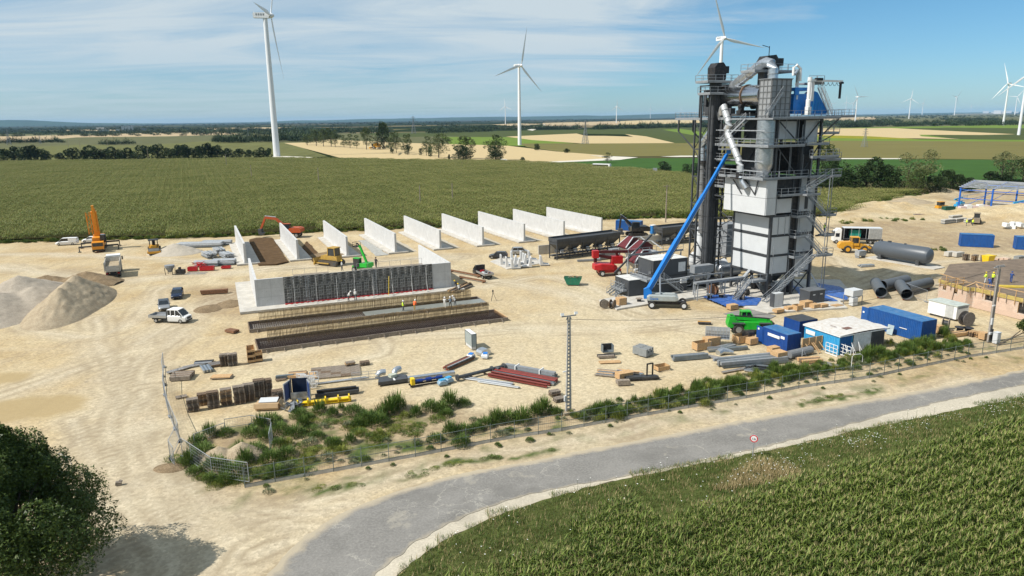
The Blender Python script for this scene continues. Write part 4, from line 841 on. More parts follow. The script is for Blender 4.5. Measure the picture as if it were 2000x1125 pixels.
for i in range(3,8):
    a,b=wl[i],wl[i+1];g=P(a[0],a[1]);e=P(a[2],a[3],4.8);d=Vector((e.x-g.x,e.y-g.y,0)).normalized();n=Vector((d.y,-d.x,0));slab('gravel_lane',[g+n*3.2+d*1,g+n*5.4+d*.5,g+n*5.6+d*24,g+n*3.2+d*25],lane,-.1,.0,.3)
def mound(name,x,y,rx,ry,h,mat,label,cat,seed=0,rot=0,ridge=0,n=60,peaks=None):
    g=P(x,y);v=[];f=[];q=n
    for j in range(q+1):
        for i in range(q+1):
            u,w=(i/q*2-1),(j/q*2-1);r=math.hypot(u,w);p=Vector((u*rx,w*ry,0))
            k=0
            for (px_,py_,hh,rr) in (peaks or [(0,0,1,1)]):
                dd=math.hypot((u-px_)/rr,(w-py_)/rr);k=max(k,hh*(1-dd))
            z=max(0,k)*h+.035*h*mnoise.noise(Vector((p.x*.35+seed,p.y*.35,0)))*min(1,max(0,k)*4)+.035*h*mnoise.noise(Vector((p.x*1.1,p.y*1.1,seed)))*min(1,max(0,k)*4)+.028*h*mnoise.noise(Vector((p.x*4,p.y*4,seed)))*min(1,max(0,k)*4)
            v.append((p.x,p.y,z-(.15 if k<=.01 else .02)))
    for j in range(q):
        for i in range(q): a=j*(q+1)+i;f.append((a,a+1,a+q+2,a+q+1))
    me=MB().add(v,f).mesh(name,mat,0);me.polygons.foreach_set('use_smooth',[True]*len(me.polygons));return O(name,me,None,g,rot,label=label,cat=cat)
def gravelmat(name,c1,c2):
    m=bpy.data.materials.new(name);m.use_nodes=True;t=m.node_tree;b=t.nodes['Principled BSDF'];n=t.nodes.new;l=t.links.new
    g=n('ShaderNodeNewGeometry');v=n('ShaderNodeTexVoronoi');l(g.outputs['Position'],v.inputs[0]);v.inputs['Scale'].default_value=9;no=n('ShaderNodeTexNoise');l(g.outputs['Position'],no.inputs[0]);no.inputs['Scale'].default_value=.5;no.inputs['Detail'].default_value=8;no.inputs['Roughness'].default_value=.7
    s=n('ShaderNodeSeparateColor');l(v.outputs['Color'],s.inputs[0]);ad=n('ShaderNodeMath');ad.operation='MULTIPLY_ADD';l(s.outputs[0],ad.inputs[0]);ad.inputs[1].default_value=.3;l(no.outputs[0],ad.inputs[2])
    r=n('ShaderNodeMapRange');l(ad.outputs[0],r.inputs[0]);r.inputs[1].default_value=.45;r.inputs[2].default_value=1.05;mx=n('ShaderNodeMixRGB');l(r.outputs[0],mx.inputs[0]);mx.inputs[1].default_value=(*c1,1);mx.inputs[2].default_value=(*c2,1);l(mx.outputs[0],b.inputs['Base Color']);b.inputs['Roughness'].default_value=1;b.inputs['Specular IOR Level'].default_value=.1
    bu=n('ShaderNodeBump');bu.inputs['Strength'].default_value=.7;bu.inputs['Distance'].default_value=.05;ad2=n('ShaderNodeMath');ad2.operation='ADD';l(v.outputs['Distance'],ad2.inputs[0]);l(no.outputs[0],ad2.inputs[1]);l(ad2.outputs[0],bu.inputs['Height']);l(bu.outputs[0],b.inputs['Normal']);return m
gv1=gravelmat('limestone_gravel',(.27,.215,.145),(.46,.385,.275));gv2=gravelmat('grey_crushed_stone',(.29,.25,.20),(.47,.41,.33));gv3=gravelmat('brown_fill',(.14,.10,.06),(.32,.24,.15));gv4=gravelmat('pale_sand',(.36,.32,.26),(.48,.43,.36))
mound('gravel_heap',133,602,6.3,14,4.9,gv1,'big buff gravel heap with a sharp ridge, left of the dump truck','gravel heap',1,R(18),peaks=[(.05,.35,1,.95),(-.05,-.15,.86,.85),(0,.1,.93,.9)])
mound('stone_heap',20,604,11,15,4.6,gv2,'pale grey crushed stone heap cut by the left edge','gravel heap',2,R(10),peaks=[(-.1,.45,1,.9),(-.2,-.2,.9,.9),(.25,.2,.7,.8)])
mound('soil_heap',138,553,10,7,2.6,gv3,'brown earth heap behind the big gravel heap','earth heap',3,0,peaks=[(-.45,0,.7,.6),(.3,.1,.9,.7),(.6,-.1,.6,.5)])
mound('sand_heap',342,493,6.5,5.5,2.3,gv4,'low pale sand heap right of the yellow road roller','sand heap',4)
mound('spoil_heap',450,893,3.1,2.4,1.5,gv1,'sandy spoil heap among weeds inside the fence corner','earth heap',5,0,peaks=[(-.35,0,.8,.7),(.35,.1,1,.75)])
mound('fill_heap',640,500,5.5,3,1.1,gv3,'small brown fill heap in front of the bulldozer blade','earth heap',6)
mound('topsoil_heap',1840,374,13,6,3.2,gv3,'long brown topsoil bank left of the blue steel hall','earth heap',7)
for i,(x,y,rx,h_) in enumerate([(1718,408,11,1.8),(1775,398,12,2.2),(1950,414,12,1.8),(1560+425,404,10,1.3)]): mound('sand_heap',x,y,rx,7,h_,gv4 if i!=1 else gv1,['whitest low sand heap right of the plant','buff sand heap left of the yellow mini loader','low sand heap in front of the blue hall','low sand heap beside the right edge in front of the hall'][i],'sand heap',10+i)
mound('earth_ring',332,913,1.5,1.0,.35,gv3,'little ring of brown earth round the two gate posts','earth heap',15)
mound('rubble_heap',424,598,4,5,.8,gv3,'low rubble and earth bank left of the cast wall','earth heap',16,peaks=[(.4,.3,1,.6),(-.2,-.3,.7,.6)])
# U of cast walls with formwork
A_=P(507,603);B_=P(877.6,564.5);d=B_-A_;UL=d.length;UY=math.atan2(d.y,d.x);UH=5.05
t=T('cast_wall_enclosure','large new U-shaped pale concrete enclosure with shuttered front wall','concrete wall',A_,UY)
MB().b2(-3.2,0-.0,-2.6,22,0,.38).b2(0,UL+2.2,-2.6,-.0,0,.38).b2(UL,UL+2.2,0,22,0,.38).b2(0,UL,0,22,0,.30).build('footing',conc2,t)
MB().b2(.02,UL-.02,.0,.42,.38,UH).build('front_wall',conc,t)
w=MB();w.side([(-.42,.38),(.0,.38),(.0,UH+.004),(-.42,UH+.004)],-.03,21.5);w.build('wing_wall',conc,t);w=MB();w.side([(UL,.38),(UL+.42,.38),(UL+.42,UH+.004),(UL,UH+.004)],-.03,21.5);w.build('wing_wall',conc,t)
mk=MB()
for z in (1.9,3.4): mk.b2(.05,4.0,-.012,-.002,z,z+.025).b2(31.5,UL-.1,-.012,-.002,z,z+.025)
for x in (2.1,33): mk.b2(x,x+.025,-.012,-.002,.4,UH-.02)
for x in (.7,1.4,2.8,3.5): mk.cyl((x,-.012,1.3),(x,-.002,1.3),.05,6).cyl((x,-.012,2.9),(x,-.002,2.9),.05,6).cyl((x,-.012,4.3),(x,-.002,4.3),.05,6)
mk.build('tie_mark',joint,t,kind='stuff')
fw=T('wall_formwork','dark grey steel panel formwork clamped along the front of the cast wall','formwork',A_,UY)
fmat=M('formwork_steel',(.27,.27,.265),.65,metal=.1,var=.45,scale=2,dirt=.6,dcol=(.22,.21,.19));fply=M('formwork_ply',(.12,.118,.11),.8,var=.4,scale=2,dirt=.5,dcol=(.10,.095,.085),streak=1);fgal=M('formwork_bracket',(.40,.40,.385),.6,metal=.1,var=.3,scale=3)
x0,x1=4.2,30.6;NC=20;cw=(x1-x0)/NC
def fpan(w,h):
    b=MB();b.mat(1).b2(.03,w-.03,-.04,-.0,.02,h-.02);b.mat(0)
    for a in (0,w-.07): b.b2(a,a+.07,-.16,-.0,0,h)
    for z in (0,h-.07): b.b2(.07,w-.07,-.155,-.0,z,z+.07)
    k=5 if h>2.2 else 3
    for i in range(1,k+1): z=h*i/(k+1);b.b2(.07,w-.07,-.13,-.04,z-.025,z+.025)
    b.b2(w/2-.03,w/2+.03,-.12,-.04,.07,h-.07)
    return b.mesh('formwork_panel',[fmat,fply])
f1,f2=fpan(cw-.03,2.7),fpan(cw-.03,1.95)
def clampm():
    b=MB()
    for z in (.35,1.0,1.65,2.3):
        b.b2(-.32,.02,-.30,-.16,z,z+.07);b.b2(-.32,-.26,-.30,-.16,z-.25,z);b.b2(-.02,.02,-.30,-.16,z-.22,z+.07)
    b.b2(-.31,-.27,-.29,-.25,.1,2.36).b2(-.30,.0,-.29,-.25,.3,.34).b2(-.02,.02,-.29,-.25,.1,2.36);return b.mesh('clamp_bracket',fgal)
cm_=clampm()
for i in range(NC):
    xx=x0+i*cw;top=rd.random()<.3
    O('formwork_panel',f1,fw,(xx,-.02,.45));O('formwork_panel',f2,fw,(xx,-.02+(.0),3.19))
    O('clamp_bracket',cm_,fw,(xx+cw*.62,-.02,.5));o=O('clamp_bracket',cm_,fw,(xx+cw*.35,-.02,3.2));o.scale=(1,1,.75)
    if 1: o=O('clamp_bracket',cm_,fw,(xx+cw*.95,-.02,1.2))
b=MB();b.b2(x0,x1,-.45,-.25,.40,.52);
for i in range(30): b.b2(x0+i*.88,x0+i*.88+.35,-.75,-.3,.38,.50)
b.build('base_rail',red,fw)
for i,xx in enumerate([5.9,9.6,13.1,16.2,19.4,22.9,26.5,29.3]):
    b=MB();b.bar((xx,-.2,4.6),(xx-.2,-1.9,.42),.06);b.bar((xx,-.2,2.2),(xx-.2,-1.9,.42),.05);b.b2(xx-.35,xx,-2.05,-1.75,.38,.46);b.build('push_prop',fgal,fw)
b=MB();
for i in range(14): b.bar((19.6,-.25-.04*i,4.9-.32*i),(20.1,-.25-.04*i,4.9-.32*i),.035)
b.bar((19.6,-.25,5.1),(19.6,-.82,.4),.05).bar((20.1,-.25,5.1),(20.1,-.82,.4),.05);b.build('ladder',galv,fw)
b=MB()
for i in range(13): b.bar((7.8,-.6-.05*i,4.9-.34*i),(8.3,-.6-.05*i,4.9-.34*i),.035)
b.bar((7.8,-.5,5.1),(7.8,-1.25,.4),.05).bar((8.3,-.5,5.1),(8.3,-1.25,.4),.05);b.build('ladder',galv,fw)
b=MB();b.bar((22.4,-.35,3.6),(21.9,-1.7,.42),.07);b.build('yellow_prop',yelb,fw)
b=MB().b2(6,12,.45,1.2,5.08,5.14).b2(17,29,.45,1.2,5.08,5.14);b.build('walkway_board',woodg,fw)
b=MB()
for xx in list(range(6,13,2))+list(range(17,30,2)): b.bar((xx,1.2,5.1),(xx,1.2,6.1),.04)
b.bar((6,1.2,6.1),(12,1.2,6.1),.035).bar((17,1.2,6.1),(29,1.2,6.1),.035);b.build('guard_rail',fgal,fw)
# two reinforced footings in the ground
spc=M('starter_bar_tan',(.36,.25,.12),.7,var=.55,scale=1.3,metal=.1);wet=M('fresh_wet_concrete',(.20,.21,.19),.35,var=.1,scale=1)
for k,(a,b_,c_,lab,pour) in enumerate([((491,634),(950,596),(489,649.6),'upper strip footing with upright rebar, partly filled with fresh grey concrete',1),((501,668.5),(991,625.8),(506,689.6),'lower strip footing nearest the camera, dark rebar mat with upright bars',0)]):
    a=P(*a);c2=P(*c_);e=P(*b_);dd=(e-c2);Lx=dd.length;an=math.atan2(dd.y,dd.x);nrm=Vector((-math.sin(an),math.cos(an),0));D=(a-c2).dot(nrm)
    t=T('strip_footing',lab,'foundation',c2,an,'strip footings under construction')
    MB().b2(0,Lx,0,D,-.06,.0).build('blinding_layer',conc2,t)
    for (u0,u1,v0,v1) in ((-.1,Lx+.1,-.12,0),(-.1,Lx+.1,D,D+.12)):
        for i in range(10): s_=(u1-u0)/10;MB().b2(u0+i*s_,u0+(i+1)*s_-.03,v0,v1,0,.52+.03*(i%3)).build('form_board',woodg,t)
    MB().b2(-.12,-.0,0,D,0,.5).build('form_board',wood,t);MB().b2(Lx,Lx+.12,0,D,0,.5).build('form_board',woodn if k else woodg,t)
    b=MB()
    for z in (.12,.45):
        n_=int(Lx/.32)
        for i in range(n_): x=.1+i*.32;b.bar((x,.05,z),(x,D-.05,z),.035)
        for i in range(int(D/.3)): b.bar((.05,.15+i*.3,z+.03),(Lx-.05,.15+i*.3,z+.03),.035)
    b.build('rebar_mat',rebar,t,kind='stuff')
    b=MB();xs=1.6;n_=int((Lx-3.0)/.20)
    for row in (D-1.5,D-1.05):
        for i in range(n_): h=2.05+rd.uniform(-.09,.09);x=xs+i*.20;b.bar((x,row,.1),(x+rd.uniform(-.04,.04),row+rd.uniform(-.03,.03),h+.25),.055)
    b.build('starter_bars',spc,t,kind='stuff')
    b=MB()
    for row in (D-1.5,D-1.05):
        for z in (.6,1.3,2.0): b.bar((xs,row-.03,z),(Lx-1.6,row-.03,z),.035)
    b.build('tie_bars',rebar,t,kind='stuff')
    if pour: MB().b2(Lx*.46,Lx-.02,.02,D-1.7,.02,.50).build('fresh_concrete',wet,t)
    for i in range(16): x=1+i*(Lx-2)/15;MB().bar((x,-.12,.35),(x,-.75,.0),.07).b2(x-.05,x+.05,-.2,-.12,0,.6).build('form_brace',woodg,t)
# small precast L elements
Lm=MB();Lm.side([(0,0),(2.0,0),(2.0,.14),(.62,.34),(.30,2.0),(.05,2.05),(0,2.0)],-.9,.9);Lme=Lm.mesh('element',conc)
GL='small precast L elements beside the parked cars'
for i,(zx,zy,rz) in enumerate([(1065,482,-.3),(1105,500,-.3),(1146,512,-.3),(1143,455,-.3),(1188,488,2.8),(1216,508,2.8),(1215,452,-.3),(1262,478,2.8),(1274,450,-.3),(1300,500,2.8),(1362,488,-.3),(1235,470,-.3)]):
    x,y=700+zx/3.846,390+zy/3.846;tag(O('precast_element',Lme,None,P(x,y,.12),YA+rz),'white precast L-shaped element standing beside the two parked cars','concrete element',GL)
slab('precast_base',px((957,511),(985,502),(1058,508),(1062,514),(990,526)),conc2,-.05,.10,kind='structure')
t=T('barrier_wall','long low grey concrete push wall left of and behind the cold feeder','concrete wall',P(1052,497),YA)
for i in range(5): MB().b2(i*2.0,i*2.0+1.96,0,.3,0,2.1).build('wall_block',conc2,t)
t=T('barrier_wall','grey concrete push wall between the two dark feeders','concrete wall',P(1240,482),YA)
for i in range(6): MB().b2(i*2.4,i*2.4+2.36,0,.3,0,2.4).build('wall_block',conc2,t)
for (x,y,an,l_) in [(700+690/3.846,390+540/3.846,-.75,9),(700+760/3.846,390+590/3.846,-.7,7)]:
    o=MB().bar((0,0,.35),(l_,0,.35),.25,.3).bar((.5,-.4,.1),(.5,.4,.1),.2).bar((l_-.5,-.4,.1),(l_-.5,.4,.1),.2).build('steel_waler',rust,None,P(x,y),an);tag(o,'long rusty steel waler lying right of the cast wall','steel beam','rusty walers')
# dark excavated edge right of the cast wall with shutter stack
t=T('shutter_stack','untidy stack of dark shuttering beams and boards at right end of cast wall','formwork stack',P(893,568),R(60))
for i in range(9): MB().bar((-2,-.9+i*.22,.2+.12*(i%3)),(4.5,-.6+i*.2,.25+.15*(i%4)),.16,.2).build('beam',[woodg,blk,wood,woodn][i%4],t)
# ---------------- asphalt plant ----------------
CT=P(1495,583)
def PV(x,y,ax,val,C=None,yaw=None):
    C=CT if C is None else C;yaw=YA if yaw is None else yaw
    d=_f+AR*((x-CX)/F)-AU*((y-CY)/F);m=Matrix.Rotation(-yaw,3,'Z');o=m@(Vector((0,0,CH))-C);d=m@d;i='xyz'.index(ax);t=(val-o[i])/d[i];return o+d*t
def LO(x,y): return PV(x,y,'z',0)
def rail(mb,pts,h=1.1,post=1.5,w=.06,mid=2):
    for a,b in zip(pts[:-1],pts[1:]):
        a,b=Vector(a),Vector(b);L_=(b-a).length;n=max(1,round(L_/post))
        for i in range(n+1): p=a.lerp(b,i/n);mb.bar(p,p+Vector((0,0,h)),w)
        for k in range(mid): z=Vector((0,0,h*(k+1)/mid));mb.bar(a+z,b+z,w*.85)
        mb.bar(a+Vector((0,0,.07)),b+Vector((0,0,.07)),.03,.14)
    return mb
def deck(parent,x0,x1,y0,y1,z,mat=None,rails='fblr',name='deck'):
    b=MB().b2(x0,x1,y0,y1,z-.08,z);b.b2(x0,x1,y0,y0+.1,z-.28,z-.08).b2(x0,x1,y1-.1,y1,z-.28,z-.08).b2(x0,x0+.1,y0+.1,y1-.1,z-.28,z-.08).b2(x1-.1,x1,y0+.1,y1-.1,z-.28,z-.08);o=b.build(name,mat or grey,parent)
    for s,(p,q) in {'f':((x0,y0),(x1,y0)),'b':((x0,y1),(x1,y1)),'l':((x0,y0),(x0,y1)),'r':((x1,y0),(x1,y1))}.items():
        if s in rails: rail(MB(),[(*p,z),(*q,z)]).build('railing',galv,parent)
    return o
def stair(parent,a,b,w=.9,mat=None,ax='y',name='stair_flight'):
    """a (top or bottom) to b; width measured along ax"""
    a,b=Vector(a),Vector(b);W=Vector((0,w,0)) if ax=='y' else Vector((w,0,0));m=mat or galv;s=MB();s.bar(a,b,.06,.24).bar(a+W,b+W,.06,.24);o=s.build(name,m,parent)
    n=max(3,int(abs(b.z-a.z)/.2));tr=MB()
    for i in range(n): p=a.lerp(b,(i+.5)/n);c=p+W/2;tr.box(c,(.25,w-.07,.035) if ax=='y' else (w-.07,.25,.035))
    tr.build('treads',m,o,kind='stuff')
    r=MB()
    for q in (Vector(),W):
        r.bar(a+q+Vector((0,0,1)),b+q+Vector((0,0,1)),.055).bar(a+q+Vector((0,0,.55)),b+q+Vector((0,0,.55)),.045);k=max(2,int((b-a).length/1.4))
        for i in range(k+1): p=a.lerp(b,i/k)+q;r.bar(p,p+Vector((0,0,1)),.05)
    r.build('handrail',m,o);return o
def corr(w,h,n,d=.05,mat_=None):                  # upright corrugated sheet in xz, outer side -y
    v=[];f=[]
    for i in range(n):
        for (t,y) in ((0,0),(.32,0),(.5,-d),(.82,-d)): v+=[((i+t)*w/n,y,0),((i+t)*w/n,y,h)]
    v+=[(w,0,0),(w,0,h)];k=len(v)//2
    return v,[(2*i,2*i+2,2*i+3,2*i+1) for i in range(k-1)]
def cpanel(parent,name,loc,w,h,n,mat,rz=0,d=.05):
    b=MB();v,f=corr(w,h,n,d);b.add(v,f).b2(0,w,.02,.10,0,h);return b.build(name,mat,parent,loc,rz)
# slab, tarps
LM=lambda p:(Matrix.Translation(CT)@Matrix.Rotation(YA,4,'Z'))@Vector(p)
pt=lambda *a:[P(*p) for p in a]
slab('plant_slab',pt((1385,583),(1500,613),(1655,603),(1640,590),(1672,585),(1640,548),(1380,545),(1230,575),(1170,588),(1205,606),(1290,592)),conc2,-.05,.22)
slab('ramp',pt((1412,612),(1470,601),(1516,617),(1500,624),(1430,619)),M('old_asphalt',(.20,.19,.175),.95,var=.2,scale=.6,world=True),-.05,.03,.2)
for i,(pl,lb) in enumerate([(((1370,583),(1398,575),(1445,580),(1490,585),(1480,600),(1416,602)),'crumpled blue tarpaulin on the ground left of the plant stairs'),(((1592,555),(1640,562),(1665,575),(1655,590),(1600,575)),'blue tarpaulin on the ground right of the plant tower'),(((1545,560),(1600,572),(1640,592),(1570,590)),'blue tarpaulin under the plant stairs')]):
    pl=[P(*p) for p in pl];b=MB();c=sum(pl,Vector())/len(pl);n=40;xs=[p.x for p in pl];ys=[p.y for p in pl];vv=[];ff=[];mp_={}
    for j in range(n):
        for k in range(n):
            p=Vector((min(xs)+(max(xs)-min(xs))*k/(n-1),min(ys)+(max(ys)-min(ys))*j/(n-1),0))
            if inp(p,pl): mp_[(j,k)]=len(vv);vv.append((p.x-c.x,p.y-c.y,.28+.10*abs(mnoise.noise(p*1.2))+.03*math.sin(p.x*3+p.y)))
    for (j,k),i0 in mp_.items():
        q=[mp_.get((j,k+1)),mp_.get((j+1,k+1)),mp_.get((j+1,k))]
        if None not in q: ff.append((i0,*q))
    o=b.add(vv,ff).build('tarpaulin',M('blue_tarp',(.02,.09,.33),.45,var=.2,scale=2,dirt=.4,dcol=(.25,.28,.32)),None,(c.x,c.y,0));tag(o,lb,'tarpaulin')
TW=T('asphalt_mixing_tower','tall dark steel asphalt mixing tower with white cladding and drum on top','asphalt plant',CT,YA)
frm=MB
def col(x,y,z0,z1,w=.36,m=gdark): return MB().bar((x,y,z0),(x,y,z1),w).build('column',m,TW)
W_,D_=9.6,9.0
for (x,y) in [(0,0),(4.3,0),(5.7,0),(W_,0),(0,D_),(4.8,D_),(W_,D_),(0,4.5),(W_,4.5)]: col(x,y,.2 if (x,y)!=(0,4.5) else 20.8,30.4 if (x,y)!=(4.3,0) else 20.6,.38 if (x,y)!=(4.3,0) else .25)
def beam(a,b,w=.24,h=.34,nm='beam',m=gdark): return MB().bar(a,b,w,h).build(nm,m,TW)
LV=[4.1,7.45,10.9,14.3,20.8,26.1,30.3]
for z in LV:
    for (a,b) in (((0,0),(W_,0)),((0,0),(0,D_)),((W_,0),(W_,D_)),((0,D_),(W_,D_))): beam((*a,z),(*b,z))
for z0,z1 in ((20.8,26.1),(26.1,30.3)):
    beam((0.2,0,z1-.2),(4.9,0,z0+.2),.16,.16,'brace');beam((5.7,0,z0+.2),(W_-.2,0,z1-.2),.16,.16,'brace');beam((0,.3,z0+.2),(0,4.4,z1-.2),.16,.16,'brace');beam((0,D_-.3,z0+.2),(0,4.6,z1-.2),.16,.16,'brace');beam((W_,.3,z0+.2),(W_,D_-.3,z1-.2),.16,.16,'brace')
for (a,b) in (((0,.3,.4),(0,4.3,3.9)),((0,8.7,.4),(0,4.7,3.9)),((.3,0,.5),(4.1,0,3.9)),((5.8,0,.4),(9.3,0,3.9)),((W_,.3,.4),(W_,8.7,3.9)),((.3,D_,.4),(W_-.3,D_,3.9))): beam(a,b,.16,.16,'brace')
# inner machinery mass: bins, mixer, screens
MB().b2(.5,W_-.5,.5,D_-.5,4.4,14.2).build('hot_bin',gdark,TW);MB().b2(.6,W_-.4,.6,D_-.6,14.6,20.5).build('screen_house',gdark,TW)
MB().b2(5.9,W_-.3,1,D_-.5,21,25.8).build('inner_housing',blk,TW)
MB().lathe([(.5,1.6),(1.3,2.6),(1.3,4.2)],12,(2.4,3,0)).lathe([(.5,1.6),(1.3,2.6),(1.3,4.2)],12,(6.4,5,0)).build('discharge_hopper',gdark,TW)
for i,(x,y) in enumerate([(2,1.2),(3.5,2.5),(6.5,1.5),(8,3),(3,6),(6.5,7)]): MB().b2(x-.5,x+.5,y-.4,y+.5,.22,1.6+.5*(i%2)).build('machine_base',grey if i%2 else blk,TW)
# cladding: left face (x=0 side, normal -x), right face (y=0, normal -y)
for z0,z1 in ((4.35,7.25),(7.7,10.7),(11.15,14.1)):
    MB().b2(-.14,-.06,.25,D_-.2,z0,z1).build('cladding_panel',whitep,TW);MB().b2(-.16,-.14,.25,D_-.2,z0,z0+.05).b2(-.16,-.14,.25,D_-.2,z1-.05,z1).b2(-.16,-.14,.25,.3,z0+.05,z1-.05).b2(-.16,-.14,D_-.25,D_-.2,z0+.05,z1-.05).build('trim',grey,TW)
    cpanel(TW,'corrugated_panel',(.3,-.14,z0),3.8,z1-z0,14,whitep,d=.07);cpanel(TW,'corrugated_panel',(5.95,-.14,z0),3.3,z1-z0,12,whitep,d=.07)
    cpanel(TW,'corrugated_panel',(W_+.14,.3,z0),D_-.6,z1-z0,28,whitep,PI/2,d=.06)
    MB().bar((.1,-.32,z0-.25),(W_,-.32,z0-.25),.06).bar((-.34,.1,z0-.25),(-.34,D_,z0-.25),.06).build('cable_pipe',blk,TW)
# protruding upper box
zb0,zb1,zm=14.75,20.5,17.55
for z0,z1 in ((zb0,zm-.03),(zm+.03,zb1)):
    MB().b2(-2.45,-2.35,-1.0,D_+.3,z0,z1).build('cladding_panel',whitep,TW);cpanel(TW,'corrugated_panel',(-2.4,-1.0,z0),2.2,z1-z0,8,whitep,d=.07)
MB().b2(-2.35,-.2,-.85,D_+.25,zb0,zb1-.02).build('box_core',gdark,TW);MB().b2(-2.5,-.1,-1.05,D_+.35,zb1,zb1+.08).build('box_roof',grey,TW)
cpanel(TW,'corrugated_panel',(.3,-.14,14.8),3.8,2.4,14,whitep,d=.07);MB().b2(5.95,W_-.3,-.14,-.06,14.8,18.9).build('cladding_panel',whitep,TW);MB().b2(7.1,7.8,-.2,-.15,15.2,18.4).build('dark_strip',gdark,TW)
MB().b2(.4,4.0,-.1,-.04,17.5,20.4).build('painted_shade_panel',blk,TW);MB().b2(4.4,5.6,.0,.1,4.3,20.5).build('stair_core',blk,TW)  # first black panel is solid and paints the shade of an open bay
MB().b2(6.1,7.3,-.1,-.02,19.0,20.5).b2(8.0,9.2,-.1,-.02,19.0,20.5).build('cladding_panel',whitep,TW)
# upper white panels between deck 2 and top deck
MB().b2(1.0,4.6,.6,.7,27.1,30.0).build('cladding_panel',whitep,TW);MB().b2(6.0,9.2,.3,.4,26.4,30.1).build('cladding_panel',whitep,TW);MB().b2(.4,9.4,1.0,8.4,27.0,30.1).build('inner_housing',gdark,TW)
MB().b2(.3,3.6,5.2,8.6,21.2,25.6).b2(-2.2,.8,9.8,12.6,26.8,29.6).build('inner_housing',gdark,TW);MB().b2(-2.2,.9,9.8,13.2,19.1,22.4).build('cooler_box',blk,TW)
for i in range(9): beam((-2.2+.4*i,9.3+.4*i,4+2*i),(.8-.2*i,13.4,6+2.1*i),.12,.12,'brace')
for z in (17,20.9,24): beam((-2.4,9.2,z),(-2.4,14,z),.2,.24);beam((1,9.2,z),(1,14,z),.2,.24)
# decks
deck(TW,-3.6,-.1,-1.3,D_+.6,20.86,rails='fl');deck(TW,-.1,6.3,-1.2,-.1,20.86,rails='f');deck(TW,6.3,11.5,-1.6,-.1,20.86,rails='f')
deck(TW,-3.0,4.9,-1.4,-.2,26.15,rails='flr');deck(TW,-3.0,-.2,-.2,13.5,26.15,rails='l');deck(TW,5.2,W_+.6,-1.5,-.2,26.3,rails='flr');deck(TW,5.9,11.8,-2.3,-1.55,24.2,rails='flr')
deck(TW,-2.6,12.2,-1.6,D_+1.0,30.6,rails='frb');deck(TW,-2.6,1.2,D_+1.0,24.4,30.6,rails='lrb');deck(TW,12.2,16.5,-.6,1.6,30.75,rails='fbr')
deck(TW,W_+.1,13.6,-.3,2.4,28.0,rails='fr');deck(TW,W_+.1,13.2,-1.5,2.0,23.6,rails='fr')
for (x,y) in [(12,-1.4),(12,D_)]: beam((x,y,30.3),(W_,y if y>0 else 0,27.4),.2,.2,'knee_brace')
beam((13.2,0,27.9),(W_,0,26.4),.14,.14,'knee_brace')
for x in (-2.4,1.0):
    for y in (11,14,18.5,23.5): MB().bar((x,y,.2 if y in (14,18.5) else 28.2),(x,y,30.3),.26).build('column',gdark,TW)
for y0,y1 in ((14,18.5),):
    for z in (5,10,15,20,25): beam((-2.4,y0,z),(-2.4,y1,z),.18,.2);beam((1.0,y0,z),(1.0,y1,z),.18,.2);beam((-2.4,y0,z),(-2.4,y1,z+5),.12,.12,'brace')
    for y in (14,18.5):
        for z in (5,10,15,20,25): beam((-2.4,y,z),(1,y,z),.16,.18);beam((-2.4,y,z),(1,y,z+5),.1,.1,'brace')
beam((-2.4,23.5,28.2),(-2.4,18.5,25),.2,.2,'knee_brace');beam((1,23.5,28.2),(1,18.5,25),.2,.2,'knee_brace')
for z in (14.6,12.2,9.2): beam((0,D_,z),(-1.5,14,z+3.0),.16,.16,'brace')
for z in (13,6.5): beam((0,D_,z),(-1.5,14,z-3),.16,.16,'brace')
deck(TW,-2.6,1.4,9.4,13.8,18.8,rails='fl');deck(TW,-2.6,1.4,9.4,13.8,23.4,rails='fl')
# silo under deck
MB().lathe([(.5,20.7),(.95,21.3),(1.45,22.6),(1.5,23.2),(1.5,30.2)],20,(-1.3,1.2,0)).build('silo',galvl,TW,smooth=1);MB().lathe([(1.54,25.6),(1.54,25.75)],20,(-1.3,1.2,0)).lathe([(1.54,28.2),(1.54,28.3)],20,(-1.3,1.2,0)).lathe([(.95,20.9),(1,21.3)],16,(-1.3,1.2,0)).build('silo_band',grey,TW)
# filter box on top with stiffening ribs
fb=MB().b2(-2.2,1.9,-.4,2.3,30.65,36.7).build('filter_box',M('filter_grey',(.30,.31,.32),.55,metal=.2,var=.12,scale=1,dirt=.3,dcol=(.2,.2,.2),streak=1),TW)
r=MB()
for i in range(7): z=30.9+i*.94;r.b2(-2.3,2.0,-.5,-.4,z,z+.1).b2(-2.3,-2.2,-.4,2.3,z,z+.1)
for i in range(5): x=-2.2+i*1.0;r.b2(x,x+.09,-.51,-.4,30.65,36.7)
for i in range(4): y=-.4+i*.87;r.b2(-2.31,-2.2,y,y+.09,30.65,36.7)
r.build('stiffener_ribs',M('rib_grey',(.16,.165,.17),.6),fb,kind='stuff');MB().b2(-2.4,2.1,-.6,2.5,36.7,36.8).build('box_top',grey,fb)
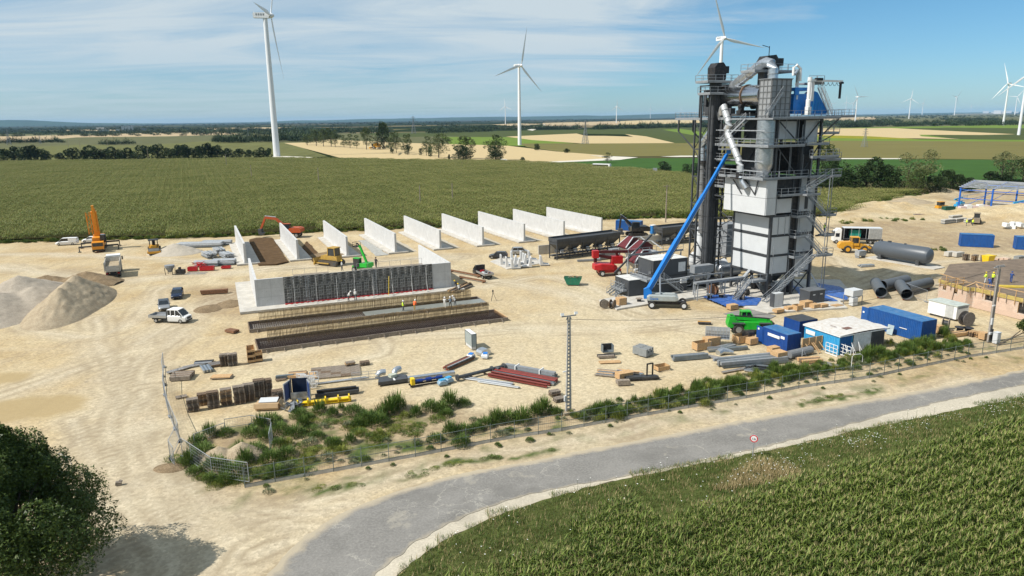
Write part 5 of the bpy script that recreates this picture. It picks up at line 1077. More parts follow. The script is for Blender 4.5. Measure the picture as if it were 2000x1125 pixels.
# rotary drum
dx,dz=-.8,34.3
dm=MB().lathe([(1.2,2.4),(1.72,2.5),(1.72,14.9),(1.5,15.6),(1.1,15.7)],28,(dx,0,dz),axis='y')
drum=dm.build('drum',M('polished_steel_jacket',(.55,.56,.58),.22,metal=1,var=.1,scale=.6),TW,smooth=1)
for y in (6.6,12.9): MB().lathe([(1.75,y-.12),(1.88,y-.1),(1.88,y+.1),(1.75,y+.12)],28,(dx,0,dz),axis='y').build('drum_tyre',M('worn_drum_ring',(.20,.13,.09),.7,metal=.5,var=.4,scale=3),drum,smooth=1)
for y in (6.6,12.9):
    MB().b2(dx-1.9,dx+1.9,y-.5,y+.5,31.3,31.9).cyl((dx-1.3,y-.35,32.5),(dx-1.3,y+.35,32.5),.45,12).cyl((dx+1.3,y-.35,32.5),(dx+1.3,y+.35,32.5),.45,12).b2(dx-1.6,dx-1.0,y-.4,y+.4,31.9,32.3).build('roller_station',blk,TW)
MB().b2(dx-1.7,dx+1.4,4.6,15.4,30.9,31.35).b2(dx-1.9,dx-.9,8.5,10.4,31.35,32.3).b2(dx-1.9,dx-1.2,14,15.5,31.35,32.6).build('drum_frame',gdark,TW)
MB().b2(dx-1.5,dx+1.3,15.8,16.6,31.0,35.6).build('drum_end_housing',gdark,TW);MB().bar((dx-2.3,16.5,36.3),(dx-2.3,11,36.3),.2).bar((dx+1.8,16.5,36.3),(dx+1.8,11,36.3),.2).bar((dx-2.3,11,36.3),(dx+1.8,11,36.3),.2).bar((dx-2.3,16.5,30.7),(dx-2.3,16.5,36.4),.22).bar((dx+1.8,16.5,30.7),(dx+1.8,16.5,36.4),.22).bar((dx-2.3,16.5,33.5),(dx+1.8,16.5,33.5),.16).build('hoist_frame',gdark,TW)
# ducts
def duct(pts,r,nm='duct',m=galvl,rings=True,n=14):
    o=MB().tube(pts,r,n).build(nm,m,TW,smooth=1)
    if rings:
        b=MB()
        for a,c in zip(pts[:-1],pts[1:]):
            a,c=Vector(a),Vector(c);d=(c-a);k=int(d.length/2.2)
            if d.length<1.2: continue
            for i in range(k+1):
                p=a+d*((i+.5)/(k+1));u=d.normalized()*.06;b.cyl(p-u,p+u,r*1.09,n)
        if b.v: b.build('flange',grey,o)
    return o
q=lambda x,y,v:tuple(PV(x,y,'x',v))
duct([(-.6,1.2,36.7),(-.6,1.3,38.3),(-.6,1.8,39.2),(-.6,2.9,39.5),(-.6,4.0,39.2),(-.6,6.0,38.3),(-.6,9.6,36.6),(-.6,12.4,35.0)],.82)
duct([q(1416,214,-2.2),q(1408,222,-2.2),q(1385,262,-2.2),q(1375,276,-2.2),q(1373,288,-2.2),q(1373,316,-2.2)],.62,m=galvl)
duct([q(1373,318,-2.2),q(1372,330,-2.2),q(1371,380,-2.2),q(1370,455,-2.2)],.58,m=M('dull_pipe',(.20,.20,.20),.5,metal=.4,var=.2,scale=2))
b=MB();p=PV(1373,316,'x',-2.2);b.cyl(p-Vector((0,0,.25)),p+Vector((0,0,.25)),.95,14);b.build('damper_collar',blk,TW)
duct([q(1409,222,-2.4),q(1411,212,-2.6),q(1414,208,-3.0),q(1418,224,-3.0),q(1423,238,-3.0),q(1424,244,-3.0),q(1420,252,-3.0),q(1422,262,-3.0),q(1438,300,-3.0),q(1444,316,-3.0),q(1446,324,-3.0),q(1446,336,-3.0)],.60,m=M('white_lagged_duct',(.62,.63,.64),.3,metal=.5,var=.1,scale=2,dirt=.2))
p=PV(1446,338,'x',-3.0);MB().cyl(p-Vector((0,0,1.0)),p+Vector((0,0,.2)),.75,14).b2(p.x-1.2,p.x+1.2,p.y-1.2,p.y+1.2,p.z-.9,p.z-.7).build('damper_collar',blk,TW)
duct([q(1447,346,-3.3),q(1450,356,-3.3),q(1458,368,-3.0)],.55,rings=False)
for (a,b_) in (((1432,350),(1448,378)),((1455,350),(1474,380)),((1481,352),(1474,380))): beam(tuple(PV(*a,'x',-2.8)),tuple(PV(*b_,'x',-2.6)),.16,.16,'brace')
duct([(2.9,.4,37.3),(2.9,.4,38.6),(3.4,.3,39.0),(4.2,.2,38.4),(4.3,.2,36.4)],.22,rings=False,m=white)
duct([(3.9,.4,33.5),(3.9,.4,37.6),(3.6,.3,38.2)],.28,rings=False);duct([(3.6,.3,38.1),(3.0,.3,37.5)],.3,rings=False)
# elevator 2 head behind the filter, weather rail
MB().b2(-.2,2.4,3.6,5.2,30.6,39.2).build('elevator_shaft',gdark,TW);e=MB();e.side([(-.6,38.6),(-.6,39.6),(.1,40.6),(1.9,40.8),(2.7,39.8),(2.7,38.4)],3.4,5.4);e.b2(2.9,3.9,3.8,5,39.1,40.3);e.build('elevator_head',blk,TW);MB().bar((1.1,4.3,40.7),(1.1,4.3,42.2),.09).bar((1.1,4.3,42.0),(-.4,4.3,42.3),.09).build('lamp_mast',blk,TW)
deck(TW,-3.0,5.5,2.8,6.2,38.2,rails='fblr');deck(TW,5.6,9.0,-.4,2.6,36.2,rails='fr')
# blue burner conveyor and jib crane
bm1=M('feed_blue',(.008,.17,.55),.4,var=.15,scale=2,dirt=.2,dcol=(.1,.2,.35))
MB().b2(3.2,6.6,.2,2.6,31.2,34.4).b2(3.1,4.0,-.1,.2,34.2,34.9).b2(3.1,6.8,-.1,2.7,34.9,35.4).build('burner_housing',bm1,TW);s=MB();s.side([(6.7,31.0),(10.2,31.0),(10.4,31.6),(8.0,34.6),(7.4,34.8),(6.7,34.2)],-.2,1.8);s.build('blue_hood',bm1,TW)
b=MB()
for i in range(6): t_=i/5;b.bar((7.3+2.7*t_,-.24,34.4-3.1*t_),(7.3+2.7*t_-.3,-.24,31.1),.05)
b.build('hood_seam',lblue,TW)
stair(TW,(10.9,-.9,31),(8.0,-.9,35.4),.8,white)
MB().lathe([(.38,31.0),(.38,33.4),(.30,33.5),(.30,36.4),(.36,36.4),(.36,37.0)],12,(5.3,-.9,0)).b2(4.9,5.6,-1.4,-.6,31.0,32.3).lathe([(.3,33.2),(.3,36.2)],10,(6.4,-.5,0)).build('jib_post',white,TW)
MB().bar((4.9,-.9,36.5),(12.6,-.9,36.4),.22,.32).build('jib_beam',white,TW);b=MB();b.b2(6.6,7.9,-1.2,-.6,36.5,36.9);b.bar((12.2,-.9,36.2),(12.2,-.9,33.6),.28);b.b2(12.0,12.7,-1.1,-.7,36.0,36.3)
for i in range(5):
    for k in range(5): u=i+k/5;u2=i+(k+1)/5;b.bar((7.5+u*.95,-.9,36.2-.55*math.sin(PI*(k/5))),(7.5+u2*.95,-.9,36.2-.55*math.sin(PI*((k+1)/5))),.05)
b.build('hoist_and_cable',blk,TW)
for i in range(26): x_=rd.uniform(-.3,W_);z_=rd.choice([4,11,14.5,21,26.3]);beam((x_,-.32,z_),(x_,-.32,z_+rd.uniform(3,6)),.07,.07,'conduit',[galv,grey][i%2])
for i in range(16): y_=rd.uniform(9.5,14);z_=rd.uniform(3,26);beam((-2.6,y_,z_),(1.2,y_+rd.uniform(-1,1),z_),.12,.14,'conduit',[galv,grey,gdark][i%3])
for z_ in (22.4,24.0,27.6,29.0): rail(MB(),[(-2.9,-.3,z_-.5),(-2.9,13,z_-.5)],.0001,3,.07,1).build('cable_tray',galv,TW)
# stairs on the right face
stair(TW,(5.0,-2.4,18.5),(10.3,-2.4,20.9),1.0);deck(TW,10.3,12.4,-2.6,-1.1,20.9,rails='fr')
deck(TW,.4,6.3,-1.5,-.2,18.0,rails='fl')
stair(TW,(6.3,-2.3,17.6),(10.3,-2.3,14.4),.9)
for z in (14.2,10.7,7.2):
    deck(TW,4.2,6.6,-1.6,-.2,z,rails='fl');deck(TW,10.1,12.2,-2.5,-.8,z,rails='fr')
    MB().b2(W_,11.5,-.9,-.7,z-.4,z-.15).build('bracket',gdark,TW)
    if z>8: stair(TW,(6.3,-2.3,z),(10.2,-2.3,z-3.4),.9)
deck(TW,5,8,-2.6,-.3,18.0,rails='f')
stair(TW,(7.9,-3.0,7.5),(-.6,-3.0,1.4),1.0);deck(TW,7.9,10.2,-3.1,-2,7.45,rails='fr');stair(TW,(-.6,-3.0,1.4),(-2.6,-3.0,.25),1.0);deck(TW,3.0,4.4,-3.9,-3,4.6,rails='fr')
stair(TW,(-3.2,.2,3.4),(-6.2,.2,.25),1.0);deck(TW,-3.2,-.2,-.2,1.4,3.4,rails='f')
for x in (9.9,10.5): MB().bar((x,-2.6,.2),(x,-2.6,20.9),.10).build('stair_post',grey,TW)
b=MB();
for i in range(30): b.bar((W_+.5,.0,.4+i*.3),(W_+.5,.45,.4+i*.3),.05)
b.bar((W_+.5,0,.2),(W_+.5,0,9.4),.06).bar((W_+.5,.45,.2),(W_+.5,.45,9.4),.06);b.build('ladder',grey,TW)
MB().bar((W_+.2,-.2,3.6),(W_+1.6,-2,.25),.16).build('brace',whitep,TW)
stair(TW,(-2.9,10.6,26.2),(-2.9,4.5,30.5),.9,ax='x');stair(TW,(-3.0,-.9,31.0),(-.2,-.9,34.6),.8)
# bucket elevator
EL=T('bucket_elevator','tall dark ribbed bucket elevator tower left of the mixing tower','bucket elevator',LM((-2.9,12.6,0)),YA)
MB().b2(-.75,.75,-.7,.7,.2,38.2).build('shaft',gdark,EL)
b=MB()
for i in range(13): z=1.5+i*2.9;b.b2(-.84,.84,-.79,.79,z,z+.14)
for x in (-.7,-.25,.25,.7): b.b2(x-.04,x+.04,-.77,-.7,.3,38)
for y in (-.6,0,.6): b.b2(-.82,-.75,y-.04,y+.04,.3,38)
b.build('stiffener',M('elevator_rib',(.055,.058,.063),.5,metal=.3,var=.2),EL,kind='stuff')
b=MB();b.side([(-1.1,37.6),(-1.1,39.2),(-.5,40.0),(.7,40.1),(1.4,39.3),(1.4,37.4),(.8,36.6),(-.8,36.6)],-1.0,1.0);b.build('head',blk,EL);MB().b2(1.45,2.3,-.6,.3,38.3,39.5).build('drive_motor',blk,EL)
for (a,c,d,e,z) in ((-3.0,3.6,-1.6,1.8,36.9),(-2.4,4.2,-1.6,1.8,34.9)): deck(EL,a,c,d,e,z,rails='fblr')
MB().b2(-1.6,1.8,-1.6,1.4,.2,1.6).build('boot',blk,EL)
MB().b2(1.3,1.8,-.3,.3,0.2,30).build('return_leg',gdark,EL);b=MB();b.bar((-1.9,1.2,.2),(-1.9,1.2,34.6),.28).bar((-1.9,-1.2,20),(-1.9,-1.2,34.6),.2)
for i in range(12): b.bar((-1.9,1.2,2+i*2.8),(-1.15,.9,2+i*2.8),.12)
b.build('guide_post',gdark,EL)
b=MB().cyl((-1.5,1.6,.2),(-1.5,1.6,24),.2,10);b.build('riser_pipe',M('dull_pipe'),EL)
# lower pipework, filter and tanks left of the tower
dp=T('dust_filter_house','grey dust filter housing and horizontal tanks behind the boom lift','filter unit',LM((*LO(1418,528)[:2],0)),YA)
MB().b2(-2,1.5,-2,2,3.2,9.8).build('filter_house',grey,dp)
for x in (-1.8,1.3):
    for y in (-1.8,1.8): MB().bar((x,y,.1),(x,y,3.2),.22).build('leg',gdark,dp)
b=MB();
for z in (4,5.5,7,8.5): b.b2(-2.1,1.6,-2.1,-2.0,z,z+.1).b2(-2.1,-2.0,-2,2,z,z+.1)
b.build('stiffener',galv,dp,kind='stuff');rail(MB(),[(-2,-2,9.8),(1.5,-2,9.8),(1.5,2,9.8)]).build('railing',galv,dp)
for i,(x,y,h_,l_) in enumerate([(*LO(1364,548)[:2],10,'slim white upright filter cylinder behind the blue boom'),(*LO(1352,545)[:2],4.5,'short white cylinder beside the bucket elevator foot')]):
    t=T('filter_cylinder',l_,'cylinder tank',LM((x,y,0)),YA);MB().lathe([(.3,1.8),(.85,3.0),(.9,3.2),(.9,h_),(.5,h_+.6),(.2,h_+.9)],16).build('shell',whitep,t,smooth=1)
    for a in range(3): MB().bar((math.cos(a*2.1)*.8,math.sin(a*2.1)*.8,.1),(math.cos(a*2.1)*.8,math.sin(a*2.1)*.8,3.2),.12).build('leg',galv,t)
    MB().lathe([(.94,4.5),(.94,4.6)],16).lathe([(.94,h_-1),(.94,h_-.9)],16).build('band',grey,t)
for i,(x,y,l_) in enumerate([(*LO(1420,548)[:2],'left of three white horizontal tanks under the tower'),(*LO(1358,560)[:2],'middle of three white horizontal tanks behind the elevator'),(3.5,18,'right of three white horizontal tanks behind the tower')]):
    t=T('bitumen_tank',l_,'tank',LM((x,y,0)),YA);MB().lathe([(.05,-2.9),(.9,-2.7),(1.3,-2.3),(1.3,2.3),(.9,2.7),(.05,2.9)],18,(0,0,2.2),axis='x').build('shell',whitep if i else silver,t,smooth=1);MB().b2(-1.8,-1.5,-1,1,.1,1.3).b2(1.5,1.8,-1,1,.1,1.3).build('saddle',gdark,t)
pg=T('pipe_gantry','tangle of grey gantry frames pipes and walkways between cabins and tower','pipe gantry',LM((-13,13,0)),YA)
for x in range(-3,11,3):
    for y in (-6,-2,6,10):
        if y==6 or x>1 or y==-2: MB().bar((x,y,.1),(x,y,3.6+(y==6)*2.2),.16).build('post',galv,pg)
for y,z in ((-6,3.6),(-2,3.6),(6,5.8),(10,3.6)): MB().bar((-3 if y in(6,-2) else 2,y,z),(9.5,y,z),.2,.22).build('girder',grey,pg)
for i in range(7): z=.5+.6*i;y=rd.uniform(-5,9);MB().tube([(-3,y,z),(rd.uniform(0,5),y,z),(rd.uniform(5,8),y+rd.uniform(-3,3),z+.5),(9,y+1,z+1)],.11+.05*(i%3),8).build('pipe',[galv,whitep,gdark,galvl][i%4],pg)
for i in range(14):
    x,y=rd.uniform(-3.5,9),rd.uniform(-1,10);h_=rd.uniform(.6,1.9);MB().b2(x,x+rd.uniform(.5,1.3),y,y+rd.uniform(.5,1.3),.2,h_).cyl((x+.3,y+.3,h_),(x+.3,y+.3,h_+.5),.2,8).build('valve_unit',[grey,blk,whitep,galv,red][i%5 if i!=4 else 0],pg)
rail(MB(),[(-3,6,5.9),(9.5,6,5.9)]).build('railing',galv,pg);rail(MB(),[(-3,-2,3.7),(4,-2,3.7)]).build('railing',galv,pg)
for i in range(6): MB().bar((-3+2*i,6,.2),(-1+2*i,6,5.6),.09).build('brace',galv,pg)
MB().bar((-6,-5.5,5.0),(3,2,.6),.45).bar((-4,9,2),(3.5,8,9.0),.3).build('inclined_screw',gdark,pg)
MB().b2(4,8.2,-4.8,-3.4,3.7,5.0).build('drive_box',grey,pg)
mm=T('foot_conveyor','flat dark conveyor on grey legs running out left of the tower foot','conveyor',LM((-12.5,3.5,0)),YA)
MB().b2(0,10.5,-.4,.5,3.1,3.45).build('trough',grey,mm)
for x in (.4,3.2,6.2,9.6): MB().bar((x,-.3,.2),(x,-.3,3.1),.14).bar((x,.4,.2),(x,.4,3.1),.14).bar((x,-.3,1.6),(x,.4,1.6),.1).build('leg',galv,mm)
MB().bar((10.5,0,3.3),(12.4,.6,4.4),.5,.3).build('chute',galv,mm)
def text(s,parent,loc,size,mat,rot=(PI/2,0,0),ext=.01):
    cu=bpy.data.curves.new('lettering','FONT');cu.body=s;cu.size=size;cu.extrude=ext;cu.align_x='LEFT';cu.resolution_u=2
    o=bpy.data.objects.new('lettering',cu);COL.objects.link(o);dg=bpy.context.evaluated_depsgraph_get();me=bpy.data.meshes.new_from_object(o.evaluated_get(dg));bpy.data.objects.remove(o);me.materials.clear();me.materials.append(mat)
    q=O('lettering',me,parent,loc);q.rotation_euler=rot;return q
# ---------------- vehicles and machines ----------------
def wheels(t,pts,r,w,n=14,rm=None,rub_=None):
    for (x,y) in pts:
        o=MB().wheel((0,0,0),r,w,n).build('wheel',rub_ or rub,t,(x,y,r),smooth=1);MB().lathe([(r*.2,-w*.53),(r*.56,-w*.525),(r*.56,w*.525),(r*.2,w*.53)],12,(0,0,0),'y').build('rim',rm or silver,o)
def loft(mb,secs):
    n=len(secs[0]);v=[p for s in secs for p in s];f=[(i*n+k,i*n+(k+1)%n,(i+1)*n+(k+1)%n,(i+1)*n+k) for i in range(len(secs)-1) for k in range(n)];f+=[tuple(range(n))[::-1],tuple(range((len(secs)-1)*n,len(secs)*n))];return mb.add(v,f)
def sec(x,z0,z1,w,r=.12,x1=None): x1=x if x1 is None else x1;return [(x,-w+r*.4,z0),(x,-w,z0+r),(x1,-w,z1-r),(x1,-w+r,z1),(x1,w-r,z1),(x1,w,z1-r),(x,w,z0+r),(x,w-r*.4,z0)]
def car(nm,label,cat,loc,rz,paint,L=4.4,W=1.8,H=1.48,belt=.95,hood=.26,wb=.17,rear=.03,tail=.12,van=False,group=None,roof=None):
    t=T(nm,label,cat,loc,rz,group);h=L/2;w=W/2;X=lambda q:h-q*L       # q: 0 nose .. 1 tail
    b=MB();loft(b,[sec(X(0),.32,.62,w*.82),sec(X(.03),.24,.74,w*.93),sec(X(.12),.2,.84,w),sec(X(hood),.2,belt,w),sec(X(.6),.2,belt+.02,w),sec(X(.93),.22,belt+(.04 if not van else .04),w),sec(X(.985),.3,belt-.02,w*.95),sec(X(1),.4,belt-.12,w*.86)])
    body=b.build('body',paint,t,smooth=1)
    g=MB();c0,c1=X(hood+.01),X(hood+.16);r0,r1=X(1-rear-.015),X(1-tail)
    loft(g,[sec(c0,belt-.02,belt,w*.95,.02),sec(c1,belt-.02,H-.04,w*.80,.08,c1),sec(r1,belt-.02,H-.04,w*.80,.08),sec(r0,belt-.02,belt+.02 if not van else H-.1,w*.94,.02)])
    (g.build('window_band',glass,t,smooth=1))
    rf=MB();loft(rf,[sec(c1+.02,H-.05,H-.01,w*.80,.02),sec((c1+r1)/2,H-.05,H+.03,w*.82,.02),sec(r1-.02 if not van else r0,H-.05,H-.01,w*.80,.02)]);rf.build('roof',roof or paint,t)
    pl=MB()
    for s in (-1,1):
        for q in ((c1+r1)/2,): pl.bar((q,s*w*.93,belt),(q-.03,s*w*.815,H-.04),.09)
        pl.bar((c0,s*w*.955,belt),(c1+.02,s*w*.81,H-.03),.07).bar((r0,s*w*.945,belt),(r1,s*w*.81,H-.03),.10)
    pl.build('pillars',paint,t,kind='stuff')
    if van:
        for s in (-1,1): MB().b2(r0+.05,(c1*.55+r1*.45),s*w*.94-.04,s*w*.94+.04,belt-.02,H-.1).build('van_side_panel',paint,t)
        MB().b2(r0-.03,r0+.05,-w*.88,w*.88,belt-.1,H-.1).build('rear_door',paint,t)
    wheels(t,[(X(wb),-w+.1),(X(wb),w-.1),(X(.8),-w+.1),(X(.8),w-.1)],.33,.22,12)
    for s in (-1,1):
        MB().box((X(.035),s*w*.68,.66),(.12,.34,.14)).build('headlight',M('lamp_glass',(.7,.7,.7),.1),t);MB().box((X(.995),s*w*.76,.82),(.08,.2,.22)).build('tail_light',M('lamp_red',(.35,.01,.01),.2),t)
        MB().box((c0-.35,s*(w+.06),belt+.06),(.12,.16,.13)).build('wing_mirror',blk,t)
    MB().b2(X(.0)-.02,X(0)+.03,-w*.5,w*.5,.34,.56).build('grille',blk,t)
    return t
def carp(nm,label,cat,a,b,paint,L=None,**k):
    m_,an,l_=at2(a,b);return car(nm,label,cat,m_,an,paint,L=L or l_,**k)
navy=M('navy_paint',(.012,.022,.05),.25,var=.05);dgr=M('dark_grey_paint',(.03,.032,.035),.25,var=.05);blkp=M('black_paint',(.012,.012,.014),.25,var=.05)
carp('van','small white delivery van parked at the maize edge left of the orange crane','van',(153,477),(110,479),white,H=1.85,W=1.85,belt=1.05,hood=.16,rear=.0,tail=.03,van=True)
carp('car','white car mostly hidden behind the orange crane','car',(188,472),(168,473),white,L=4.1)
car('car','dark navy saloon car parked facing the camera above the white flatbed pickup','car',P(347,580),R(-70),navy,L=4.6,W=1.85)
car('car','silver car with black roof parked behind the white flatbed pickup','car',P(321,603),R(-64),silver,L=4.3,roof=dgr)
carp('car','dark grey hatchback parked left of the silver off-roader','car',(989,504),(958,504),dgr,L=4.3,W=1.85,H=1.5)
carp('car','silver off-roader with roof rails beside the white concrete elements','car',(998,497),(1035,496),silver,L=4.4,W=1.85,H=1.68,belt=1.08)
carp('car','red hatchback parked near the lone pole behind the boom lift','car',(1323,450),(1296,448),red,L=4.1,W=1.75)
carp('van','white van on the right standing beyond the brick building','van',(1918,545),(1888,548),white,L=5.3,W=2.0,H=2.2,belt=1.25,hood=.16,rear=0,tail=.03,van=True)
def flatbed(label,a,b,paint,cabL,drop,load):
    m_,an,l_=at2(a,b);L=max(5.6,min(6.3,l_));t=T('flatbed_pickup',label,'pickup truck',m_,an);h=L/2;w=.98
    xb=h-cabL
    b=MB();loft(b,[sec(h,.35,.85,w*.85),sec(h-.1,.3,1.05,w*.95),sec(h-.75,.28,1.22,w),sec(h-1.0,.28,1.25,w),sec(xb,.28,1.27,w)]);b.build('cab_body',paint,t,smooth=1)
    g=MB();loft(g,[sec(h-.55,1.2,1.24,w*.95,.02),sec(h-1.35,1.2,2.1,w*.84,.1),sec(xb+.05,1.2,2.12,w*.86,.1)]);g.build('cab_glass',glass,t,smooth=1)
    r=MB();loft(r,[sec(h-1.25,2.08,2.14,w*.85,.02),sec(h-1.9,2.08,2.22,w*.87,.03),sec(xb,2.08,2.18,w*.88,.02)]);r.b2(xb-.02,xb+.06,-w*.9,w*.9,1.2,2.12)
    for s in (-1,1):
        r.bar((h-.5,s*w*.95,1.22),(h-1.32,s*w*.86,2.1),.08)
        for q in ([h-1.75,h-2.5] if cabL>2.4 else [h-1.75]): r.bar((q,s*w*.96,1.22),(q,s*w*.86,2.1),.09)
    r.build('cab_roof',paint,t)
    MB().b2(xb-.12,xb-.06,-w,w,.9,2.25).build('headboard',blk if paint is white else blk,t)
    MB().b2(-h,xb-.15,-1.02,1.02,.82,.92).build('tray_floor',silver,t)
    for (x0,x1,y0,y1) in ((-h,xb-.15,-1.05,-1.0),(-h,xb-.15,1.0,1.05),(-h-.05,-h,-1.0,1.0)): MB().b2(x0,x1,y0,y1,.86,1.26).build('tray_side',silver,t)
    MB().b2(-h+.2,h-.5,-.45,.45,.42,.8).build('chassis',blk,t);wheels(t,[(h-.95,-.86),(h-.95,.86),(-h+1.15,-.86),(-h+1.15,.86)],.36,.25)
    for s in (-1,1): MB().box((h-.06,s*.66,.95),(.12,.34,.2)).build('headlight',M('lamp_glass'),t);MB().box((h-1.0,s*1.08,1.4),(.1,.16,.28)).build('wing_mirror',blk,t)
    MB().b2(h-.02,h+.03,-.5,.5,.6,.95).b2(h-.06,h+.04,-.85,.85,.3,.52).build('grille',blk,t)
    if load:
        for i in range(9): MB().box((rd.uniform(-h+.4,xb-.6),rd.uniform(-.7,.7),1.05+.1*(i%3)),(rd.uniform(.3,.8),rd.uniform(.2,.5),.3),rz=rd.random()*3).build('load_item',[red,blk,whitep,wood][i%4],t)
    return t
flatbed('white double-cab flatbed pickup parked on the sand left of the strip footings',(297,627),(372,629),white,3.1,1,0)
flatbed('black single-cab flatbed pickup with tools on its tray beside the cast wall',(962,549),(925,532),blkp,2.0,1,1)
# coach
m_,an,l_=at2((1192,331),(1159,330));t=T('coach','white coach on the road behind the maize field','coach',m_,an);h=l_/2;s_=l_/12
MB().b2(-6,6,-1.25,1.25,.4,1.75).b2(-6,6,-1.25,1.25,3.0,3.5).build('body',white,t,smooth=0);MB().b2(-5.9,6.02,-1.22,1.22,1.75,3.0).build('window_band',glass,t);wheels(t,[(3.6,-1.1),(3.6,1.1),(-3.2,-1.1),(-3.2,1.1)],.5,.3)
MB().b2(-6.02,-5.0,-1.27,1.27,1.75,3.1).build('rear_quarter',white,t);t.scale=(s_,s_,s_)
t=T('car','white van half hidden behind the two large trees','van',P(984,316),0);MB().b2(-2.5,2.5,-.9,.9,.4,1.6).b2(-2.3,1.6,-.85,.85,1.6,2.0).build('body',white,t);wheels(t,[(-1.6,-.8),(1.6,-.8)],.35,.2);t.name='van'
t=T('harvester','yellow combine harvester working by the stubble field tree row','harvester',P(736,290.5),R(170));MB().b2(-3,2.2,-1.5,1.5,1.2,3.6).b2(-1,1,-1,1,3.6,4.1).build('body',yel,t);MB().b2(2.2,3.6,-1,1,1.8,3.8).build('cab',glass,t);MB().b2(4,5,-3.2,3.2,.3,1.3).build('header',yel,t);wheels(t,[(1.8,-1.5),(1.8,1.5)],1.0,.7);wheels(t,[(-2.2,-1.3),(-2.2,1.3)],.6,.5);t.scale=(1.5,)*3
# orange mobile crane
def mcrane():
    g=P(193,493);t=T('mobile_crane','orange mobile crane with outriggers out and folded boom raised steeply','mobile crane',g,R(-64))   # +x towards the camera
    b=MB();b.side([(0,.7),(0,1.5),(-1.8,1.6),(-11,1.6),(-11,.7)],-1.3,1.3);b.build('carrier',ora,t)
    c=MB();c.side([(.25,.45),(.3,1.6),(.05,2.5),(-1.7,2.6),(-1.7,.6)],-1.3,1.3);c.build('front_cab',ora,t);MB().b2(.14,.36,-1.15,1.15,1.55,2.4).build('windscreen',glass,t);MB().b2(.25,.42,-1.3,1.3,.4,.75).build('bumper',blk,t)
    wheels(t,[(x,s*1.15) for x in (-1.1,-3.0,-6.6,-8.4,-10) for s in (-1,1)],.62,.45)
    for x in (-2.6,-9.2):
        for s in (-1,1): MB().bar((x,s*1.2,1.25),(x,s*4.4,1.25),.35).bar((x,s*4.3,1.25),(x,s*4.3,.12),.22).cyl((x,s*4.3,0),(x,s*4.3,.12),.4,10).build('outrigger',blk if s>0 else gdark,t)
    MB().b2(-7.6,-2.6,-1.25,1.25,1.9,3.3).b2(-8.6,-7.6,-1.3,1.3,1.9,3.5).build('turntable_house',ora,t);MB().b2(-4.2,-2.3,.5,1.5,2.2,4.0).build('crane_cab',glass,t);MB().b2(-5,-3.6,.9,1.7,2.0,3.7).build('winch',blk,t)
    bm=MB();a=Vector((-6.5,-.2,3.2));d=Vector((.10,-.02,1)).normalized();L_=6.4
    bm.bar(a,a+d*L_,1.2,1.3);o=bm.build('boom',ora,t);MB().bar(a+d*L_,a+d*(L_+.7),.75,.8).build('boom_head',ora,o);MB().bar(a+Vector((.85,0,1.2)),a+Vector((.85,0,0))+d*8,.55).build('luffing_ram',ora,t)
    j=MB();q=a+Vector((-.0,-1.4,0));
    for (u,v) in ((-.4,-.4),(.4,-.4),(.4,.4),(-.4,.4)): j.bar(q+Vector((u,v,.6)),q+Vector((u,v,0))+d*L_*.98,.1)
    for i in range(5):
        z0,z1=.8+i,1.8+i
        for (p0,p1) in (((-.4,-.4),(.4,-.4)),((.4,-.4),(.4,.4)),((-.4,.4),(-.4,-.4))): j.bar(q+Vector((*p0,z0)),q+Vector((*p1,z1)),.07)
    j.build('lattice_jib',ora,t);MB().lathe([(.35,-.3),(.35,.3)],10,tuple(a+d*(L_+.5)),'y').build('sheave',blk,t)
mcrane()
# tipper truck from behind
def tipper():
    t=T('tipper_truck','dusty white tipper truck standing between gravel heaps and road roller','tipper truck',P(222,543),R(116))
    wheels(t,[(x,s*1.0) for x in (1.2,2.6,6.4,7.8) for s in (-1,1)],.52,.5);MB().b2(.4,8.4,-.5,.5,.7,1.1).b2(-.1,.1,-1.2,1.2,.5,.9).build('chassis',blk,t)
    dw=M('dusty_white',(.52,.49,.43),.7,var=.2,scale=2,dirt=.6,dcol=(.32,.27,.2))
    b=MB();v=MB();loft(v,[[(0,-1.15,1.2),(0,-1.28,2.9),(0,1.28,2.9),(0,1.15,1.2)],[(5.4,-1.15,1.2),(5.6,-1.28,3.0),(5.6,1.28,3.0),(5.4,1.15,1.2)]])
    o=[(-1.15,1.15),(-1.28,3.0),(-1.2,3.0),(-1.08,1.28),(1.08,1.28),(1.2,3.0),(1.28,3.0),(1.15,1.15)];b.fr(.06,o,5.6);b.b2(5.5,5.6,-1.2,1.2,1.2,3.2);b.build('tipper_body',dw,t)
    MB().b2(-.02,.05,-1.1,1.1,1.25,2.3).build('tailgate',dw,t);r=MB()
    for x in (0,1.3,2.6,3.9,5.2): r.b2(x,x+.12,-1.36,-1.27,1.2,3.0).b2(x,x+.12,1.27,1.36,1.2,3.0)
    r.build('side_rib',dw,t,kind='stuff');MB().b2(.1,5.4,-1.1,1.1,1.3,2.3).build('sand_load',gv1,t)
    c=MB();c.side([(6.3,1.0),(6.3,3.3),(8.3,3.3),(8.7,2.2),(8.7,.8)],-1.22,1.22);c.build('cab',white,t);MB().b2(6.2,6.28,-.9,.9,2.1,3.0).build('rear_window',glass,t)
    for s in (-1,1): MB().box((8.2,s*1.45,2.4),(.15,.25,.7)).build('wing_mirror',blk,t);MB().box((-.08,s*.95,.9),(.08,.35,.15)).build('tail_light',M('lamp_red'),t)
    t.scale=(1.1,)*3
tipper()
